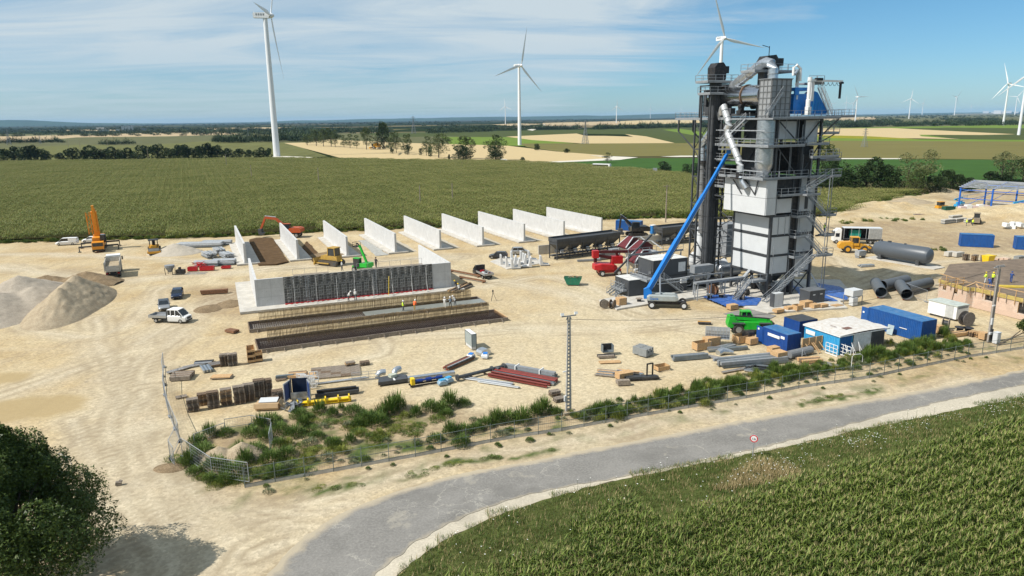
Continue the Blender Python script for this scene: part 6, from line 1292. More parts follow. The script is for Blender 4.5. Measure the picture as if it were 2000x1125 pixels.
def roller():
    t=T('road_roller','small yellow road roller facing the camera beside the pale sand heap','road roller',P(302,497),R(-66))
    MB().lathe([(.2,-1.05),(.72,-1.0),(.72,1.0),(.2,1.05)],20,(.6,0,.72),'y').build('drum',M('steel_drum',(.25,.24,.22),.4,metal=.8),t);MB().b2(1.35,1.6,-1.25,1.25,.45,.85).b2(0,1.35,-1.25,-1.1,.5,.9).b2(0,1.35,1.1,1.25,.5,.9).build('drum_frame',yel,t)
    b=MB();b.side([(-.2,.7),(-.2,1.5),(-1.3,1.9),(-3.2,1.7),(-3.3,.8)],-.95,.95);b.b2(-.2,.0,-.5,.5,.8,1.9);b.build('body',yel,t);wheels(t,[(-2.3,-1.0),(-2.3,1.0)],.72,.5)
    c=MB();
    for x in (-.4,-1.9):
        for y in (-.75,.75): c.bar((x,y,1.5),(x,y,2.9),.1)
    c.b2(-2.1,-.2,-.95,.95,2.9,3.05);c.build('canopy_frame',blk,t);MB().b2(-1.6,-1.0,-.3,.3,1.9,2.2).b2(-1.7,-1.55,-.3,.3,2.2,2.7).build('seat',blk,t);t.scale=(1.15,)*3
roller()
def tracks(t,L,gauge,r,w,m=None):
    for s in (-1,1):
        o=[(L/2*math.cos(a)+0,0) for a in ()];pts=[]
        for i in range(7): a=-PI/2+PI*i/6;pts.append((L/2-r+r*math.cos(a),r+r*math.sin(a)))
        for i in range(7): a=PI/2+PI*i/6;pts.append((-L/2+r+r*math.cos(a),r+r*math.sin(a)))
        b=MB();b.side(pts,s*gauge-w/2,s*gauge+w/2);o=b.build('crawler_track',m or blk,t);g=MB()
        for i in range(int(L/.25)): g.b2(-L/2+r+i*.25,-L/2+r+i*.25+.07,s*gauge-w/2-.02,s*gauge+w/2+.02,2*r,2*r+.05) if -L/2+r+i*.25<L/2-r else 0
        g.build('track_plates',m or blk,o,kind='stuff');MB().lathe([(r*.6,-w/2-.04),(r*.6,w/2+.04)],12,(L/2-r,s*gauge,r),'y').lathe([(r*.6,-w/2-.04),(r*.6,w/2+.04)],12,(-L/2+r,s*gauge,r),'y').build('track_roller',gdark,o)
def excavator(label,loc,rz,paint,sc,boom,wheeled=False,swing=0):
    t=T('excavator',label,'excavator',loc,rz);t.scale=(sc,)*3
    if wheeled: MB().b2(-2.3,2.3,-.9,.9,.8,1.2).build('undercarriage',blk,t);wheels(t,[(-1.6,-1.0),(-1.6,1.0),(1.6,-1.0),(1.6,1.0)],.55,.5)
    else: tracks(t,4.2,1.15,.42,.55);MB().b2(-1,1,-.8,.8,.5,1.1).build('undercarriage',blk,t)
    b=MB();b.side([(-2.5,1.15),(-2.6,1.9),(-2.2,2.2),(-.3,2.2),(.1,1.9),(1.4,1.8),(1.4,1.15)],-1.3,1.3);b.build('upper_body',paint,t);MB().b2(-2.62,-1.6,-1.31,1.31,1.2,2.0).build('counterweight',paint if wheeled else blk,t)
    c=MB();c.side([(-.2,1.3),(-.3,3.0),(1.1,3.05),(1.5,2.2),(1.5,1.3)],.35,1.25);c.build('cab',glass,t);MB().b2(-.3,1.15,.33,1.27,3.05,3.12).build('cab_roof',paint,t)
    p0,p1,p2,p3=[Vector(q) for q in boom];MB().bar(p0,p1,.4,.55).bar(p1,p2,.36,.5).build('boom',paint,t);MB().bar(p2,p3,.32,.4).build('stick',paint,t);MB().cyl((p0+Vector((.6,-.35,-.2))),p1+Vector((.1,-.35,-.3)),.1,8).cyl(p1+Vector((0,0,.4)),p2+Vector((.1,0,.35)),.09,8).build('hydraulic_ram',galv,t)
    k=MB();k.side([(p3.x-.5,p3.z+.3),(p3.x+.35,p3.z+.2),(p3.x+.2,p3.z-.9),(p3.x-.7,p3.z-1.1),(p3.x-.95,p3.z-.6),(p3.x-.5,p3.z-.5)],-.55,.55);k.build('bucket',gdark,t);return t
m_=P(569,463);excavator('orange wheeled excavator working behind the second bay wall',m_,R(176),orr,1.25,[(.8,-.3,1.9),(3.2,-.3,4.0),(5.6,-.3,4.3),(6.9,-.3,1.6)],True)
excavator('black crawler excavator parked in front of the blue container',P(1243,461),R(188),blk,1.25,[(.6,-.3,1.9),(2.2,-.3,3.4),(3.4,-.3,4.4),(3.7,-.3,1.5)])
def dozer():
    t=T('bulldozer','yellow crawler bulldozer in front of the third bay wall','bulldozer',P(648,517),R(152));ydz=M('dozer_yellow',(.42,.26,.05),.6,var=.2,scale=2,dirt=.5,dcol=(.22,.16,.08))
    tracks(t,4.6,1.0,.5,.6,M('track_steel',(.10,.085,.07),.7,metal=.4));b=MB();b.side([(-2.0,.8),(-2.0,1.9),(-.2,1.9),(-.1,2.1),(1.9,1.8),(2.1,.8)],-.75,.75);b.build('body',ydz,t)
    c=MB();c.side([(-1.6,1.9),(-1.5,3.3),(0,3.35),(.3,1.9)],-.75,.75);c.build('cab',glass,t);MB().b2(-1.7,.15,-.9,.9,3.35,3.5).bar((-1.55,-.75,1.9),(-1.5,-.75,3.4),.14).bar((.2,-.75,1.9),(.05,-.75,3.4),.14).bar((-1.55,.75,1.9),(-1.5,.75,3.4),.14).bar((.2,.75,1.9),(.05,.75,3.4),.14).build('cab_frame',ydz,t)
    k=MB();k.side([(2.7,.1),(2.95,.2),(2.75,.8),(2.95,1.4),(2.8,1.45),(2.5,.8)],-1.9,1.9);k.build('blade',ydz,t);MB().bar((-.6,-1.5,.5),(2.6,-1.5,.5),.2).bar((-.6,1.5,.5),(2.6,1.5,.5),.2).bar((1.5,-.5,1.6),(2.5,-.6,1.0),.12).bar((1.5,.5,1.6),(2.5,.6,1.0),.12).build('push_arm',ydz,t);MB().cyl((1.0,-.4,1.9),(1.0,-.4,2.9),.07,8).build('exhaust',blk,t);t.scale=(1.15,)*3
dozer()
def glift():
    t=T('telescopic_loader','bright green telescopic loader with raised basket arm behind the cast wall','loader',P(708,531),R(150));wheels(t,[(-1.3,-1),(-1.3,1),(1.3,-1),(1.3,1)],.6,.45)
    MB().b2(-2.1,2.1,-.8,.8,.7,1.3).b2(-2.2,-.3,-1.15,1.15,1.3,2.1).build('body',grn,t);MB().b2(-.2,1.3,.3,1.25,1.3,3.0).build('cab',glass,t);MB().b2(-.25,1.35,.25,1.3,3.0,3.12).build('cab_roof',grn,t)
    MB().bar((-1.2,-.2,2.0),(.6,-.2,5.6),.34,.4).build('boom',grn,t);MB().bar((.5,-.2,5.4),(1.2,-.2,6.0),.22).b2(.8,2.0,-.8,.4,5.2,5.28).build('basket_arm',blk,t);rail(MB(),[(.8,-.8,5.3),(2,-.8,5.3),(2,.4,5.3),(.8,.4,5.3)],.9).build('basket_rail',blk,t)
glift()
def telehandler():
    m_,an,l_=at2((1432,652),(1500,652));t=T('telehandler','large bright green telehandler parked in front of the plant stairs','telehandler',m_+Vector((0,.8,0)),an)
    wheels(t,[(-1.75,-1.05),(-1.75,1.05),(1.75,-1.05),(1.75,1.05)],.72,.5,18)
    b=MB();b.side([(-3.0,.85),(-3.1,1.3),(-2.9,2.35),(-2.2,2.45),(-1.9,1.7),(2.6,1.6),(2.6,.8)],-.75,.75);b.build('chassis',grn,t)
    e=MB();e.side([(-1.0,.75),(-.95,1.75),(1.0,1.7),(1.15,1.2),(.9,.75)],-1.25,-.6);e.build('engine_cover',grn,t)
    c=MB();loft(c,[[(-1.1,.15,1.6),(-1.1,1.1,1.6),(-1.0,1.05,2.75),(-1.0,.2,2.75)],[(.7,.15,1.6),(.7,1.1,1.6),(.1,1.0,2.8),(.1,.2,2.8)]]);c.build('cab_glass',glass,t)
    MB().b2(-1.15,.2,.1,1.15,2.78,2.9).bar((-1.12,.12,1.6),(-1.05,.15,2.8),.1).bar((-1.12,1.13,1.6),(-1.05,1.1,2.8),.1).bar((.72,.12,1.6),(.12,.15,2.8),.1).bar((.72,1.13,1.6),(.12,1.1,2.8),.1).bar((-.4,.12,1.6),(-.4,.15,2.8),.08).b2(-1.2,.8,.1,1.2,.8,1.62).build('cab_frame',grn,t)
    MB().bar((-2.7,-.1,2.25),(2.7,-.1,1.75),.42,.48).build('boom',blk,t);MB().bar((-2.4,-.36,2.15),(2.3,-.36,1.75),.06,.4).bar((2.4,-.1,1.8),(3.0,-.1,1.15),.5,.5).build('boom_cover',grn,t)
    MB().b2(3.0,3.2,-.75,.6,.55,1.5).b2(3.2,4.2,-.55,-.4,.5,.57).b2(3.2,4.2,.25,.4,.5,.57).build('fork_carriage',blk,t);
    for x in (-1.75,1.75): MB().b2(x-.85,x+.85,-1.35,-.8,1.5,1.6).b2(x-.85,x+.85,.8,1.35,1.5,1.6).build('mudguard',gdark,t)
    t.scale=(1.06,1.06,1.08)
telehandler()
def bigboom():
    a=P(1270,602);b=P(1347,604);d=b-a;an=math.atan2(d.y,d.x);t=T('boom_lift','large blue telescopic boom lift raised high beside the dark bucket elevator','boom lift',a.lerp(b,.5)+Vector((-.2,1.2,0)),an)
    wheels(t,[(-2.6,-1.35),(2.6,-1.35),(-2.6,1.35),(2.6,1.35)],.62,.5,18,whitep);MB().b2(-3.0,3.0,-.5,.5,.55,1.0).bar((-2.6,-1.2,.7),(-2.6,1.2,.7),.3).bar((2.6,-1.2,.7),(2.6,1.2,.7),.3).cyl((0,0,1.0),(0,0,1.25),.8,16).build('chassis',blk,t)
    g=M('lift_grey',(.30,.33,.33),.5,var=.1,dirt=.3)
    for s in (-1,1):
        c=MB();loft(c,[sec(-3.4,1.35,2.0,.38),sec(-3.0,1.25,2.25,.45),sec(1.2,1.25,2.2,.45),sec(1.7,1.35,1.9,.36)]);o=c.build('turret_cover',g,t,(0,s*.85,0))
    MB().b2(-3.1,1.0,-.4,.4,1.25,1.7).build('turret_deck',g,t);text('Genie',t,(-3.0,-1.32,1.5),.6,blueg)
    # boom: pivots at the turret rear and climbs to the right and up
    M_=(Matrix.Translation(t.location)@Matrix.Rotation(an,4,'Z')).inverted()
    pv=M_@P(1277,574,2.9);s=PV(1423,296,'y',8.0);tip=M_@(CT+Matrix.Rotation(YA,3,'Z')@s);base=Vector((-3.3,0,2.6))
    dd=(tip-base);nn=Vector((0,0,1))
    def seg(f0,f1,w,h): return base.lerp(tip,f0),base.lerp(tip,f1),w,h
    MB().side([(-3.9,1.4),(-3.95,3.0),(-3.2,3.4),(-2.6,2.6),(-2.7,1.4)],-.42,.42).build('boom_pivot',blueg,t)
    for f0,f1,w,h in ((0,.36,.62,.80),(.30,.68,.50,.64),(.62,.98,.40,.50)): MB().bar(*seg(f0,f1,w,h)).build('boom_section',blueg,t)
    u=dd.normalized();below=Vector((u.z,0,-u.x))*1.0;below=Vector((u.z*(1 if u.x>0 else -1),0,-abs(u.x))).normalized()
    MB().bar(base.lerp(tip,.04)+below*.5,base.lerp(tip,.66)+below*.44,.14,.10).build('cable_carrier',M('pale_hose',(.5,.5,.48),.6),t);b=MB()
    for i in range(48): p=base.lerp(tip,.1+.5*i/48)+below*.62;b.box(tuple(p),(.16,.2,.16))
    b.build('chain_links',blk,t,kind='stuff');MB().cyl((-1.2,0,1.7),tuple(base.lerp(tip,.13)+below*.3),.14,10).build('lift_ram',silver,t)
    MB().box(tuple(tip),(.7,.7,.8)).build('boom_head',blueg,t)
    p=tip+Vector((-.6,-.2,.4));rail(MB().b2(p.x-1.1,p.x+1.1,p.y-.5,p.y+.5,p.z-.1,p.z),[(p.x-1.1,p.y-.5,p.z),(p.x+1.1,p.y-.5,p.z),(p.x+1.1,p.y+.5,p.z),(p.x-1.1,p.y+.5,p.z),(p.x-1.1,p.y-.5,p.z)]).build('platform',grey,t)
    return t
bigboom()
def redlift():
    m_,an,l_=at2((1168,540),(1212,538));t=T('boom_lift','red articulated boom lift folded down left of the dark cabins','boom lift',m_+Vector((0,1,0)),an)
    wheels(t,[(-1.4,-1),(-1.4,1),(1.5,-1),(1.5,1)],.5,.4,14,whitep);MB().b2(-1.9,2.0,-.7,.7,.5,1.1).build('chassis',red,t);c=MB();loft(c,[sec(-2.7,1.1,2.0,.9),sec(-1.6,1.05,2.2,1.15),sec(.6,1.05,2.0,1.15),sec(1.2,1.1,1.7,.9)]);c.build('turret',red,t)
    MB().bar((-2.4,0,3.6),(1.8,0,2.7),.45,.5).bar((-2.4,0,2.3),(-2.4,0,3.7),.5,.5).build('lower_arm',M('arm_dark_red',(.07,.01,.012),.5),t);MB().bar((-2.3,.0,4.1),(5.8,.0,3.9),.4,.45).bar((2.0,0,2.5),(1.2,0,3.9),.4).build('upper_arm',M('arm_dark_red'),t);MB().b2(-2.9,-1.9,-.5,.5,3.1,4.35).build('arm_knuckle',red,t);MB().b2(.4,2.3,-.6,.6,2.0,3.3).build('arm_knuckle',red,t);t.scale=(1.18,)*3
redlift()
def wloader():
    m_,an,l_=at2((1645,492),(1692,493));t=T('wheel_loader','yellow wheel loader beside the curtain trailer, engine end to the left','wheel loader',m_,an);L=5
    wheels(t,[(-1.7,-1.1),(-1.7,1.1),(1.7,-1.1),(1.7,1.1)],.8,.6,18,yel);b=MB();b.side([(-3.4,.9),(-3.5,1.7),(-3.0,2.3),(-.6,2.4),(-.6,.9)],-.9,.9);b.build('engine_hood',yel,t);MB().b2(-.5,2.2,-.6,.6,.8,1.8).build('front_frame',yel,t)
    MB().b2(-.9,.6,-.75,.75,2.0,3.3).build('cab_glass',glass,t);r=MB().b2(-1.0,.7,-.85,.85,3.3,3.45)
    for x in (-.9,.6):
        for y in (-.75,.75): r.bar((x,y,2.0),(x,y,3.3),.12)
    r.b2(-.95,.65,-.8,.8,1.6,2.1);r.build('cab_frame',yel,t);MB().bar((.9,-.5,1.9),(3.4,-.5,1.0),.25,.4).bar((.9,.5,1.9),(3.4,.5,1.0),.25,.4).build('lift_arm',yel,t);k=MB();k.side([(3.2,.2),(4.6,.15),(4.6,.25),(3.8,.5),(3.4,1.5),(3.2,1.5)],-1.4,1.4);k.build('bucket',gdark,t);t.scale=(1.05,)*3
wloader()
def truck():
    m_,an,l_=at2((1724,478),(1630,476));t=T('articulated_lorry','white lorry with open-sided curtain trailer being unloaded near the wheel loader','lorry',m_+Vector((0,1.5,0)),an);s=l_/13
    c=MB();c.side([(6.5,.6),(6.5,2.0),(6.1,3.1),(5.4,3.6),(4.4,3.6),(4.4,.8)],-1.22,1.22);c.build('cab',white,t);MB().b2(6.15,6.55,-1.1,1.1,1.9,2.9).build('windscreen',glass,t);MB().b2(4.9,6.0,1.2,1.25,1.7,2.6).build('side_window',glass,t)
    wheels(t,[(5.6,-1.05),(5.6,1.05),(2.6,-1.05),(2.6,1.05),(-3.6,-1.05),(-3.6,1.05),(-4.9,-1.05),(-4.9,1.05)],.5,.4);MB().b2(-6.5,5,-.5,.5,.8,1.15).build('chassis',blk,t)
    MB().b2(-6.5,3.9,-1.25,1.25,1.15,1.3).build('trailer_floor',gdark,t);MB().b2(-6.5,3.9,-1.27,1.27,3.85,3.95).build('trailer_roof',whitep,t);MB().b2(3.82,3.9,-1.25,1.25,1.3,3.85).build('front_wall',blk,t);MB().b2(-6.5,3.8,-1.26,-1.2,1.3,3.84).build('far_curtain',blk,t)
    b=MB();v,f=corr(3.6,2.55,14,.14);b.add(v,f);b.build('bunched_curtain',M('grey_curtain',(.38,.38,.37),.8,var=.2),t,(-2.9,1.22,1.3),PI);MB().b2(-6.5,-6.42,-1.25,1.25,1.3,3.85).build('rear_door',whitep,t);MB().b2(-1.0,1.9,-1,.6,1.3,3.3).build('green_crate',M('teal_crate',(.01,.22,.17),.6),t)
    for i in range(6): x=-6.3+i*2; MB().b2(x,x+.1,1.2,1.27,1.3,3.84).build('trailer_post',galv,t)
    t.scale=(s,1,1)
truck()
def mini(label,x,y,rz,paint,cat='mini loader'):
    t=T(cat.replace(' ','_'),label,cat,P(x,y),rz);wheels(t,[(-.9,-.75),(-.9,.75),(.9,-.75),(.9,.75)],.5,.35);MB().b2(-1.6,1.1,-.6,.6,.5,1.5).build('body',paint,t);MB().b2(-.6,.7,-.55,.55,1.5,2.4).build('cab',glass,t);MB().b2(-.7,.8,-.65,.65,2.4,2.5).build('cab_roof',paint,t);MB().bar((-.8,-.7,1.5),(1.8,-.7,.7),.16).bar((-.8,.7,1.5),(1.8,.7,.7),.16).build('arm',paint,t);MB().side([(1.7,.15),(2.5,.15),(1.9,.9)],-.9,.9).build('bucket',gdark,t);t.scale=(1.3,)*3
mini('yellow mini loader near the green skip left of the blue hall',1836,413,R(190),yel);mini('dusty grey skid loader among the two workers in yellow vests',1906,438,R(60),M('dusty_brown',(.22,.18,.13),.8))
def lowlift(label,x,y,rz,sc=1):
    t=T('scissor_lift',label,'aerial platform',P(x,y),rz);wheels(t,[(-1.2,-.8),(-1.2,.8),(1.2,-.8),(1.2,.8)],.45,.35);MB().b2(-1.7,1.7,-.7,.7,.5,1.3).b2(-1.8,.4,-1,1,1.3,2.0).build('body',lblue,t);MB().bar((-1.5,0,2.2),(2.6,0,3.1),.4).bar((2.6,0,3.1),(-1.4,0,3.7),.35).build('arm',lblue,t);rail(MB(),[(-2.8,-.8,3.4),(-1.5,-.8,3.4),(-1.5,.8,3.4),(-2.8,.8,3.4),(-2.8,-.8,3.4)]).build('platform',galv,t);t.scale=(sc,)*3
lowlift('light blue folded boom lift at the right edge in front of the hall',1996,421,R(185),1.3);lowlift('small light blue lift at the left corner of the blue hall frame',1872,405,R(200),.9)
# ---------------- cabins, containers, bins ----------------
def container(label,loc,rz,L,W,H,m,endm=None,roofm=None,doors=0,group=None,sidem=None,ns=None):
    """local: x length, y width; front long side at y=0; end at x=0 and x=L. doors: -1 open door leaf at x=0"""
    t=T('container',label,'container',loc,rz,group);f=MB()
    for x in (0,L-.16):
        for y in (0,W-.16): f.b2(x,x+.16,y,y+.16,.0,H)
    for y in (0,W-.14):
        for z in (.02,H-.13): f.b2(.16,L-.16,y,y+.14,z,z+.12)
    for x in (0,L-.14):
        for z in (.02,H-.13): f.b2(x,x+.14,.16,W-.16,z,z+.12)
    f.build('frame',m,t);n=ns or int(L/.28)
    cpanel(t,'side_panel',(.16,.07,.14),L-.32,H-.27,n,sidem or m,d=.05);cpanel(t,'side_panel',(L-.16,W-.07,.14),L-.32,H-.27,n,m,PI,d=.05)
    cpanel(t,'end_panel',(L-.07,.16,.14),W-.32,H-.27,int(W/.28),endm or m,PI/2,d=.05)
    if doors: MB().b2(.1,.16,.16,W-.16,.14,H-.13).build('inner_end',blk,t);MB().b2(-1.15,0,-.05,.02,.1,H-.1).build('door',m,t);MB().b2(-.9,-.6,-.08,-.055,1.9,2.15).build('door_plate',white,t)
    else: cpanel(t,'end_panel',(.07,W-.16,.14),W-.32,H-.27,int(W/.28),m,-PI/2,d=.05)
    MB().b2(.02,L-.02,.02,W-.02,H,H+.04).build('roof',roofm or m,t);return t
def cline(p0,p1): a=P(*p0);b=P(*p1);d=b-a;return a,math.atan2(d.y,d.x),d.length
# blue 20ft pair + shelter, right of the telehandler (site grid: short ends face the camera-right)
UX_=Vector((math.cos(YA),math.sin(YA),0));UY_=Vector((-math.sin(YA),math.cos(YA),0))
blue2=M('deep_blue_paint',(.008,.055,.24),.5,var=.15,scale=1,dirt=.25,dcol=(.05,.08,.15),streak=1);bluer=M('faded_blue_roof',(.03,.13,.30),.6,var=.2,scale=1,dirt=.4,dcol=(.2,.25,.3))
def cont2(label,cpx,LA,WB,H,m,**k):                # cpx: nearest bottom corner pixel; LA runs back-left (A), WB runs right (B)
    g=P(*cpx);return container(label,g+UY_*LA,YA-PI/2,LA,WB,H,m,**k)
c1=cont2('short deep blue container with open door beside the telehandler',(1536,690),4.6,2.4,2.5,blue2,roofm=bluer,doors=1)
b=MB().b2(1.0,3.2,-.045,-.02,1.55,1.95).b2(3.4,4.1,-.045,-.02,1.75,2.1);b.build('name_board',white,c1)
c2=container('dark roofed blue shelter container behind the wooden crate panel',P(1570,664)+UY_*1.0,YA,3.4,3.0,2.4,blue2,roofm=gdark)
# white tarpaulin roof over two containers
cA=cont2('light blue container under the left edge of the white tarpaulin roof',(1637,694),6.0,2.4,2.55,lblue,endm=M('mid_blue',(.01,.11,.33),.5,dirt=.3,dcol=(.1,.2,.3),streak=1))
MB().b2(.3,1.9,-.05,-.02,1.5,2.1).build('name_board',white,cA)
cB=cont2('dark grey container under the right edge of the white tarpaulin roof',(1700,683),6.0,2.4,2.55,gdark)
g=P(1637,694);tr=T('tarpaulin_roof','large dirty white tarpaulin roof spanning the light blue and dark grey containers','tarpaulin roof',g,YA);W3=(P(1733,676)-g).length
b=MB();n=16;vv=[];ff=[]
for j in range(n+1):
    for i in range(n+1): x=-.12+(W3+.24)*i/n;y=-.15+6.4*j/n;vv.append((x,y,2.68+.18*math.sin(PI*i/n)-.05*math.sin(j*1.1)*math.sin(i*.9)))
for j in range(n):
    for i in range(n): ff.append((j*(n+1)+i,j*(n+1)+i+1,(j+1)*(n+1)+i+1,(j+1)*(n+1)+i))
b.add(vv,ff);b.build('roof_sheet',M('dirty_white_tarp',(.56,.54,.51),.7,var=.05,scale=.5,dirt=.75,dcol=(.40,.33,.25)),tr,smooth=1)
b=MB();
for i in range(13): x=2.45+(W3-2.4-2.4-.1)*i/12;b.add([(x,-.08+.04*(i%2),.15),(x,-.08+.04*(i%2),2.66)],[])
k=len(b.v)//2;b.f=[(2*i,2*i+2,2*i+3,2*i+1) for i in range(k-1)];b.mi=[0]*len(b.f);b.build('hanging_sheet',M('grey_white_sheet',(.70,.70,.69),.7,var=.1,dirt=.3),tr)
MB().b2(-.12,.0,-.17,6.25,2.5,2.66).b2(0,W3,-.17,-.12,2.52,2.66).build('roof_edge',white,tr);MB().b2(2.0,2.05,2.5,3.6,2.95,3.0).b2(2.6,3.9,1.4,2.2,2.86,2.87).build('patch',M('brown_patch',(.16,.09,.07),.9),tr)
c3=cont2('long bright blue container on its own right of the tarpaulin roof',(1797,668),8.8,3.0,2.9,blue,roofm=bluer,doors=1);MB().b2(5.4,6.6,-.05,-.02,1.2,1.3).build('handle_bar',white,c3)
tag(MB().box((0,0,.75),(1.0,.06,1.4),rx=R(-12)).build('metal_sheet',M('pale_sheet',(.33,.40,.42),.5),None,P(1741,653)-UX_*.35,YA-PI/2),'pale grey metal sheet leaning against the long blue container','metal sheet')
for i in range(2):
    t=T('trestle','white steel trestle frame leaning on light blue container, '+['left one','right one'][i],'trestle',P(1612+26*i,689+3*i),YA-PI/2)
    b=MB();rail(b,[(0,0,0),(1.9,0,0)],1.5,.6,.07,3);b.build('frame',white,t)
for i in range(3):
    t=T('trestle','thin white trestle leaning on the blue container end beside the hanging sheet','trestle',P(1646+13*i,693-2*i),YA);MB().bar((0,-.7,0),(.25,0,1.5),.06).bar((.5,-.7,0),(.2,0,1.5),.06).bar((.1,-.5,.5),(.42,-.5,.5),.05).build('frame',white,t)
# far blue containers
def farcont(label,a,b_,H,txt=None):
    g,an,l_=cline(a,b_);c=container(label,g,an,l_,2.5,H,blue,roofm=bluer)
    if txt: text(txt,c,(.55,-.02,.3),.42,M('cream_letters',(.6,.5,.25),.6),(PI/2,-PI/2,0))
    return c
farcont('blue container beyond the brown soil area on the right',(1875,481),(1940,484),2.9)
farcont('blue container cut by the right edge of the picture',(1983,487),(2050,490),2.9)
farcont('blue container behind the black excavator',(1202,449),(1250,452),2.7)
t=T('toilet_cabin','blue portable toilet cabin right of the black excavator','toilet cabin',P(1275,456),YA);MB().b2(-.6,.6,-.6,.6,0,2.2).b2(-.5,.5,-.64,-.6,.1,2.0).build('body',M('toilet_blue',(.02,.16,.42),.5),t);MB().prism([(-.65,-.65),(.65,-.65),(.65,.65),(-.65,.65)],2.2,2.35).build('roof',white,t)
t=T('water_tank','white caged water tank standing by the blue toilet cabin','water tank',P(1258,450),YA);MB().b2(-.6,.6,-.5,.5,.15,1.15).cyl((0,0,1.15),(0,0,1.25),.2).build('tank',white,t);rail(MB(),[(-.6,-.52,.15),(.6,-.52,.15),(.6,.52,.15)],1.0,.3,.03,3).build('cage',galv,t)
# office cabins
cab=M('anthracite_cabin',(.055,.060,.068),.5,var=.12,scale=1);croof=M('cabin_roof_white',(.60,.60,.58),.6,var=.08,scale=1,dirt=.3)
def cabin(label,corner,LA,WB,H,z0=0,doors=()):
    g=P(*corner) if len(corner)==2 else Vector(corner);t=T('site_cabin',label,'cabin',(g.x,g.y,z0),YA)     # x=B, y=A
    MB().b2(.05,WB-.05,.05,LA-.05,.15,H-.15).build('walls',cab,t);f=MB()
    for x in (0,WB-.14):
        for y in (0,LA-.14): f.b2(x,x+.14,y,y+.14,0,H)
    for z in (0,H-.18): f.b2(.14,WB-.14,0,.12,z,z+.18).b2(.14,WB-.14,LA-.12,LA,z,z+.18).b2(0,.12,.14,LA-.14,z,z+.18).b2(WB-.12,WB,.14,LA-.14,z,z+.18)
    f.build('frame',gdark,t);n=2
    for i in range(n): MB().b2(.05,WB-.05,.05+i*(LA/n),(i+1)*LA/n-.06,H,H+.05).build('roof_panel',croof,t)
    for (face,u,w,h) in doors:
        if face=='l': MB().b2(-.01,.05,u,u+w,.2,.2+h).build('door',gdark,t);MB().bar((-.06,u+.12,1.2),(-.06,u+.12,1.35),.05).build('door_handle',silver,t)
    return t
cb1=cabin('lower dark grey site cabin with white roof behind the cable drums',(1228,582),4.6,7.0,2.9,.2,[('l',.3,1.7,2.3),('l',2.5,1.7,2.3)])
g2=P(1274,578)
cb2=cabin('two-storey dark grey control cabin with white roof behind the boom lift',(g2.x,g2.y,0),4.8,7.4,6.1,.2,[('l',.5,.95,5.6)])
MB().b2(.02,7.38,-.03,.0,3.1,3.2).b2(-.03,0,.1,5.3,3.1,3.2).build('storey_line',blk,cb2);MB().b2(5.4,6.9,-.02,.04,3.7,5.4).build('window',M('white_shutter',(.62,.63,.64),.4),cb2);MB().b2(5.8,7.0,-.5,-.02,1.6,2.4).build('air_conditioner',whitep,cb2)
deck(cb2,-2.2,1.4,-1.4,-.1,3.05,rails='fl',name='landing');deck(cb2,-2.2,-.1,-.1,4.0,3.05,rails='lb',name='landing')
stair(cb2,(1.4,-1.3,3.1),(5.6,-1.3,.1),1.0)
stair(cb1,(-2.2,1.0,.1),(-.3,1.0,1.2),.9);stair(cb1,(-2.2,3.0,.1),(-.3,3.0,1.2),.9);deck(cb1,-.9,-.05,.5,4.6,1.15,rails='l',name='landing')
# cold feeders
def feeder(label,a,b_,n,H=4.4):
    g,an,l_=cline(a,b_);t=T('cold_feeder',label,'feeder bins',g,an);w=3.2;s=l_/n
    for i in range(n):
        x0,x1=i*s+.02,(i+1)*s-.02;b=MB();loft(b,[[(x0,0,H),(x1,0,H),(x1,w,H),(x0,w,H)],[(x0+.05,.15,H-1.1),(x1-.05,.15,H-1.1),(x1-.05,w-.15,H-1.1),(x0+.05,w-.15,H-1.1)],[(x0+s*.33,1.0,H-2.5),(x1-s*.33,1.0,H-2.5),(x1-s*.33,w-1.0,H-2.5),(x0+s*.33,w-1.0,H-2.5)]]);b.build('bin',gdark,t)
        MB().b2(x0+s*.28,x1-s*.28,.7,w-.7,H-3.0,H-2.5).build('dosing_unit',gdark,t);MB().b2(x0+s*.36,x0+s*.36+.8,.4,.7,H-3.1,H-2.3).build('switch_box',whitep,t)
    MB().b2(-.1,l_+.1,-.08,.0,H-.45,H+.25).b2(-.1,l_+.1,w,w+.08,H-.45,H+.45).b2(-.12,-.0,0,w,H-.45,H+.35).b2(l_,l_+.12,0,w,H-.45,H+.35).build('hopper_rim',gdark,t)
    for i in range(n+1):
        x=min(max(i*s,.1),l_-.1)
        for y in (.15,w-.15): MB().bar((x,y,0),(x,y,H-.5),.2).build('leg',gdark,t)
        if i<n: MB().bar((x,.15,.3),(x+s,.15,1.9),.1).bar((x+s,.15,.3),(x,.15,1.9),.1).bar((x,.15,1.9),(x+s,.15,1.9),.14).build('brace',gdark,t)
    MB().b2(-.5,l_+.5,w/2-.5,w/2+.5,.7,1.0).b2(-.5,l_+.5,.3,.45,.3,.8).build('belt',gdark,t);return t
feeder('long dark grey row of five cold feeder bins right of the parked cars',(1088,508),(1211,491),5)
feeder('second dark feeder bins partly behind the blue boom',(1293,480),(1378,470),3,4.2)
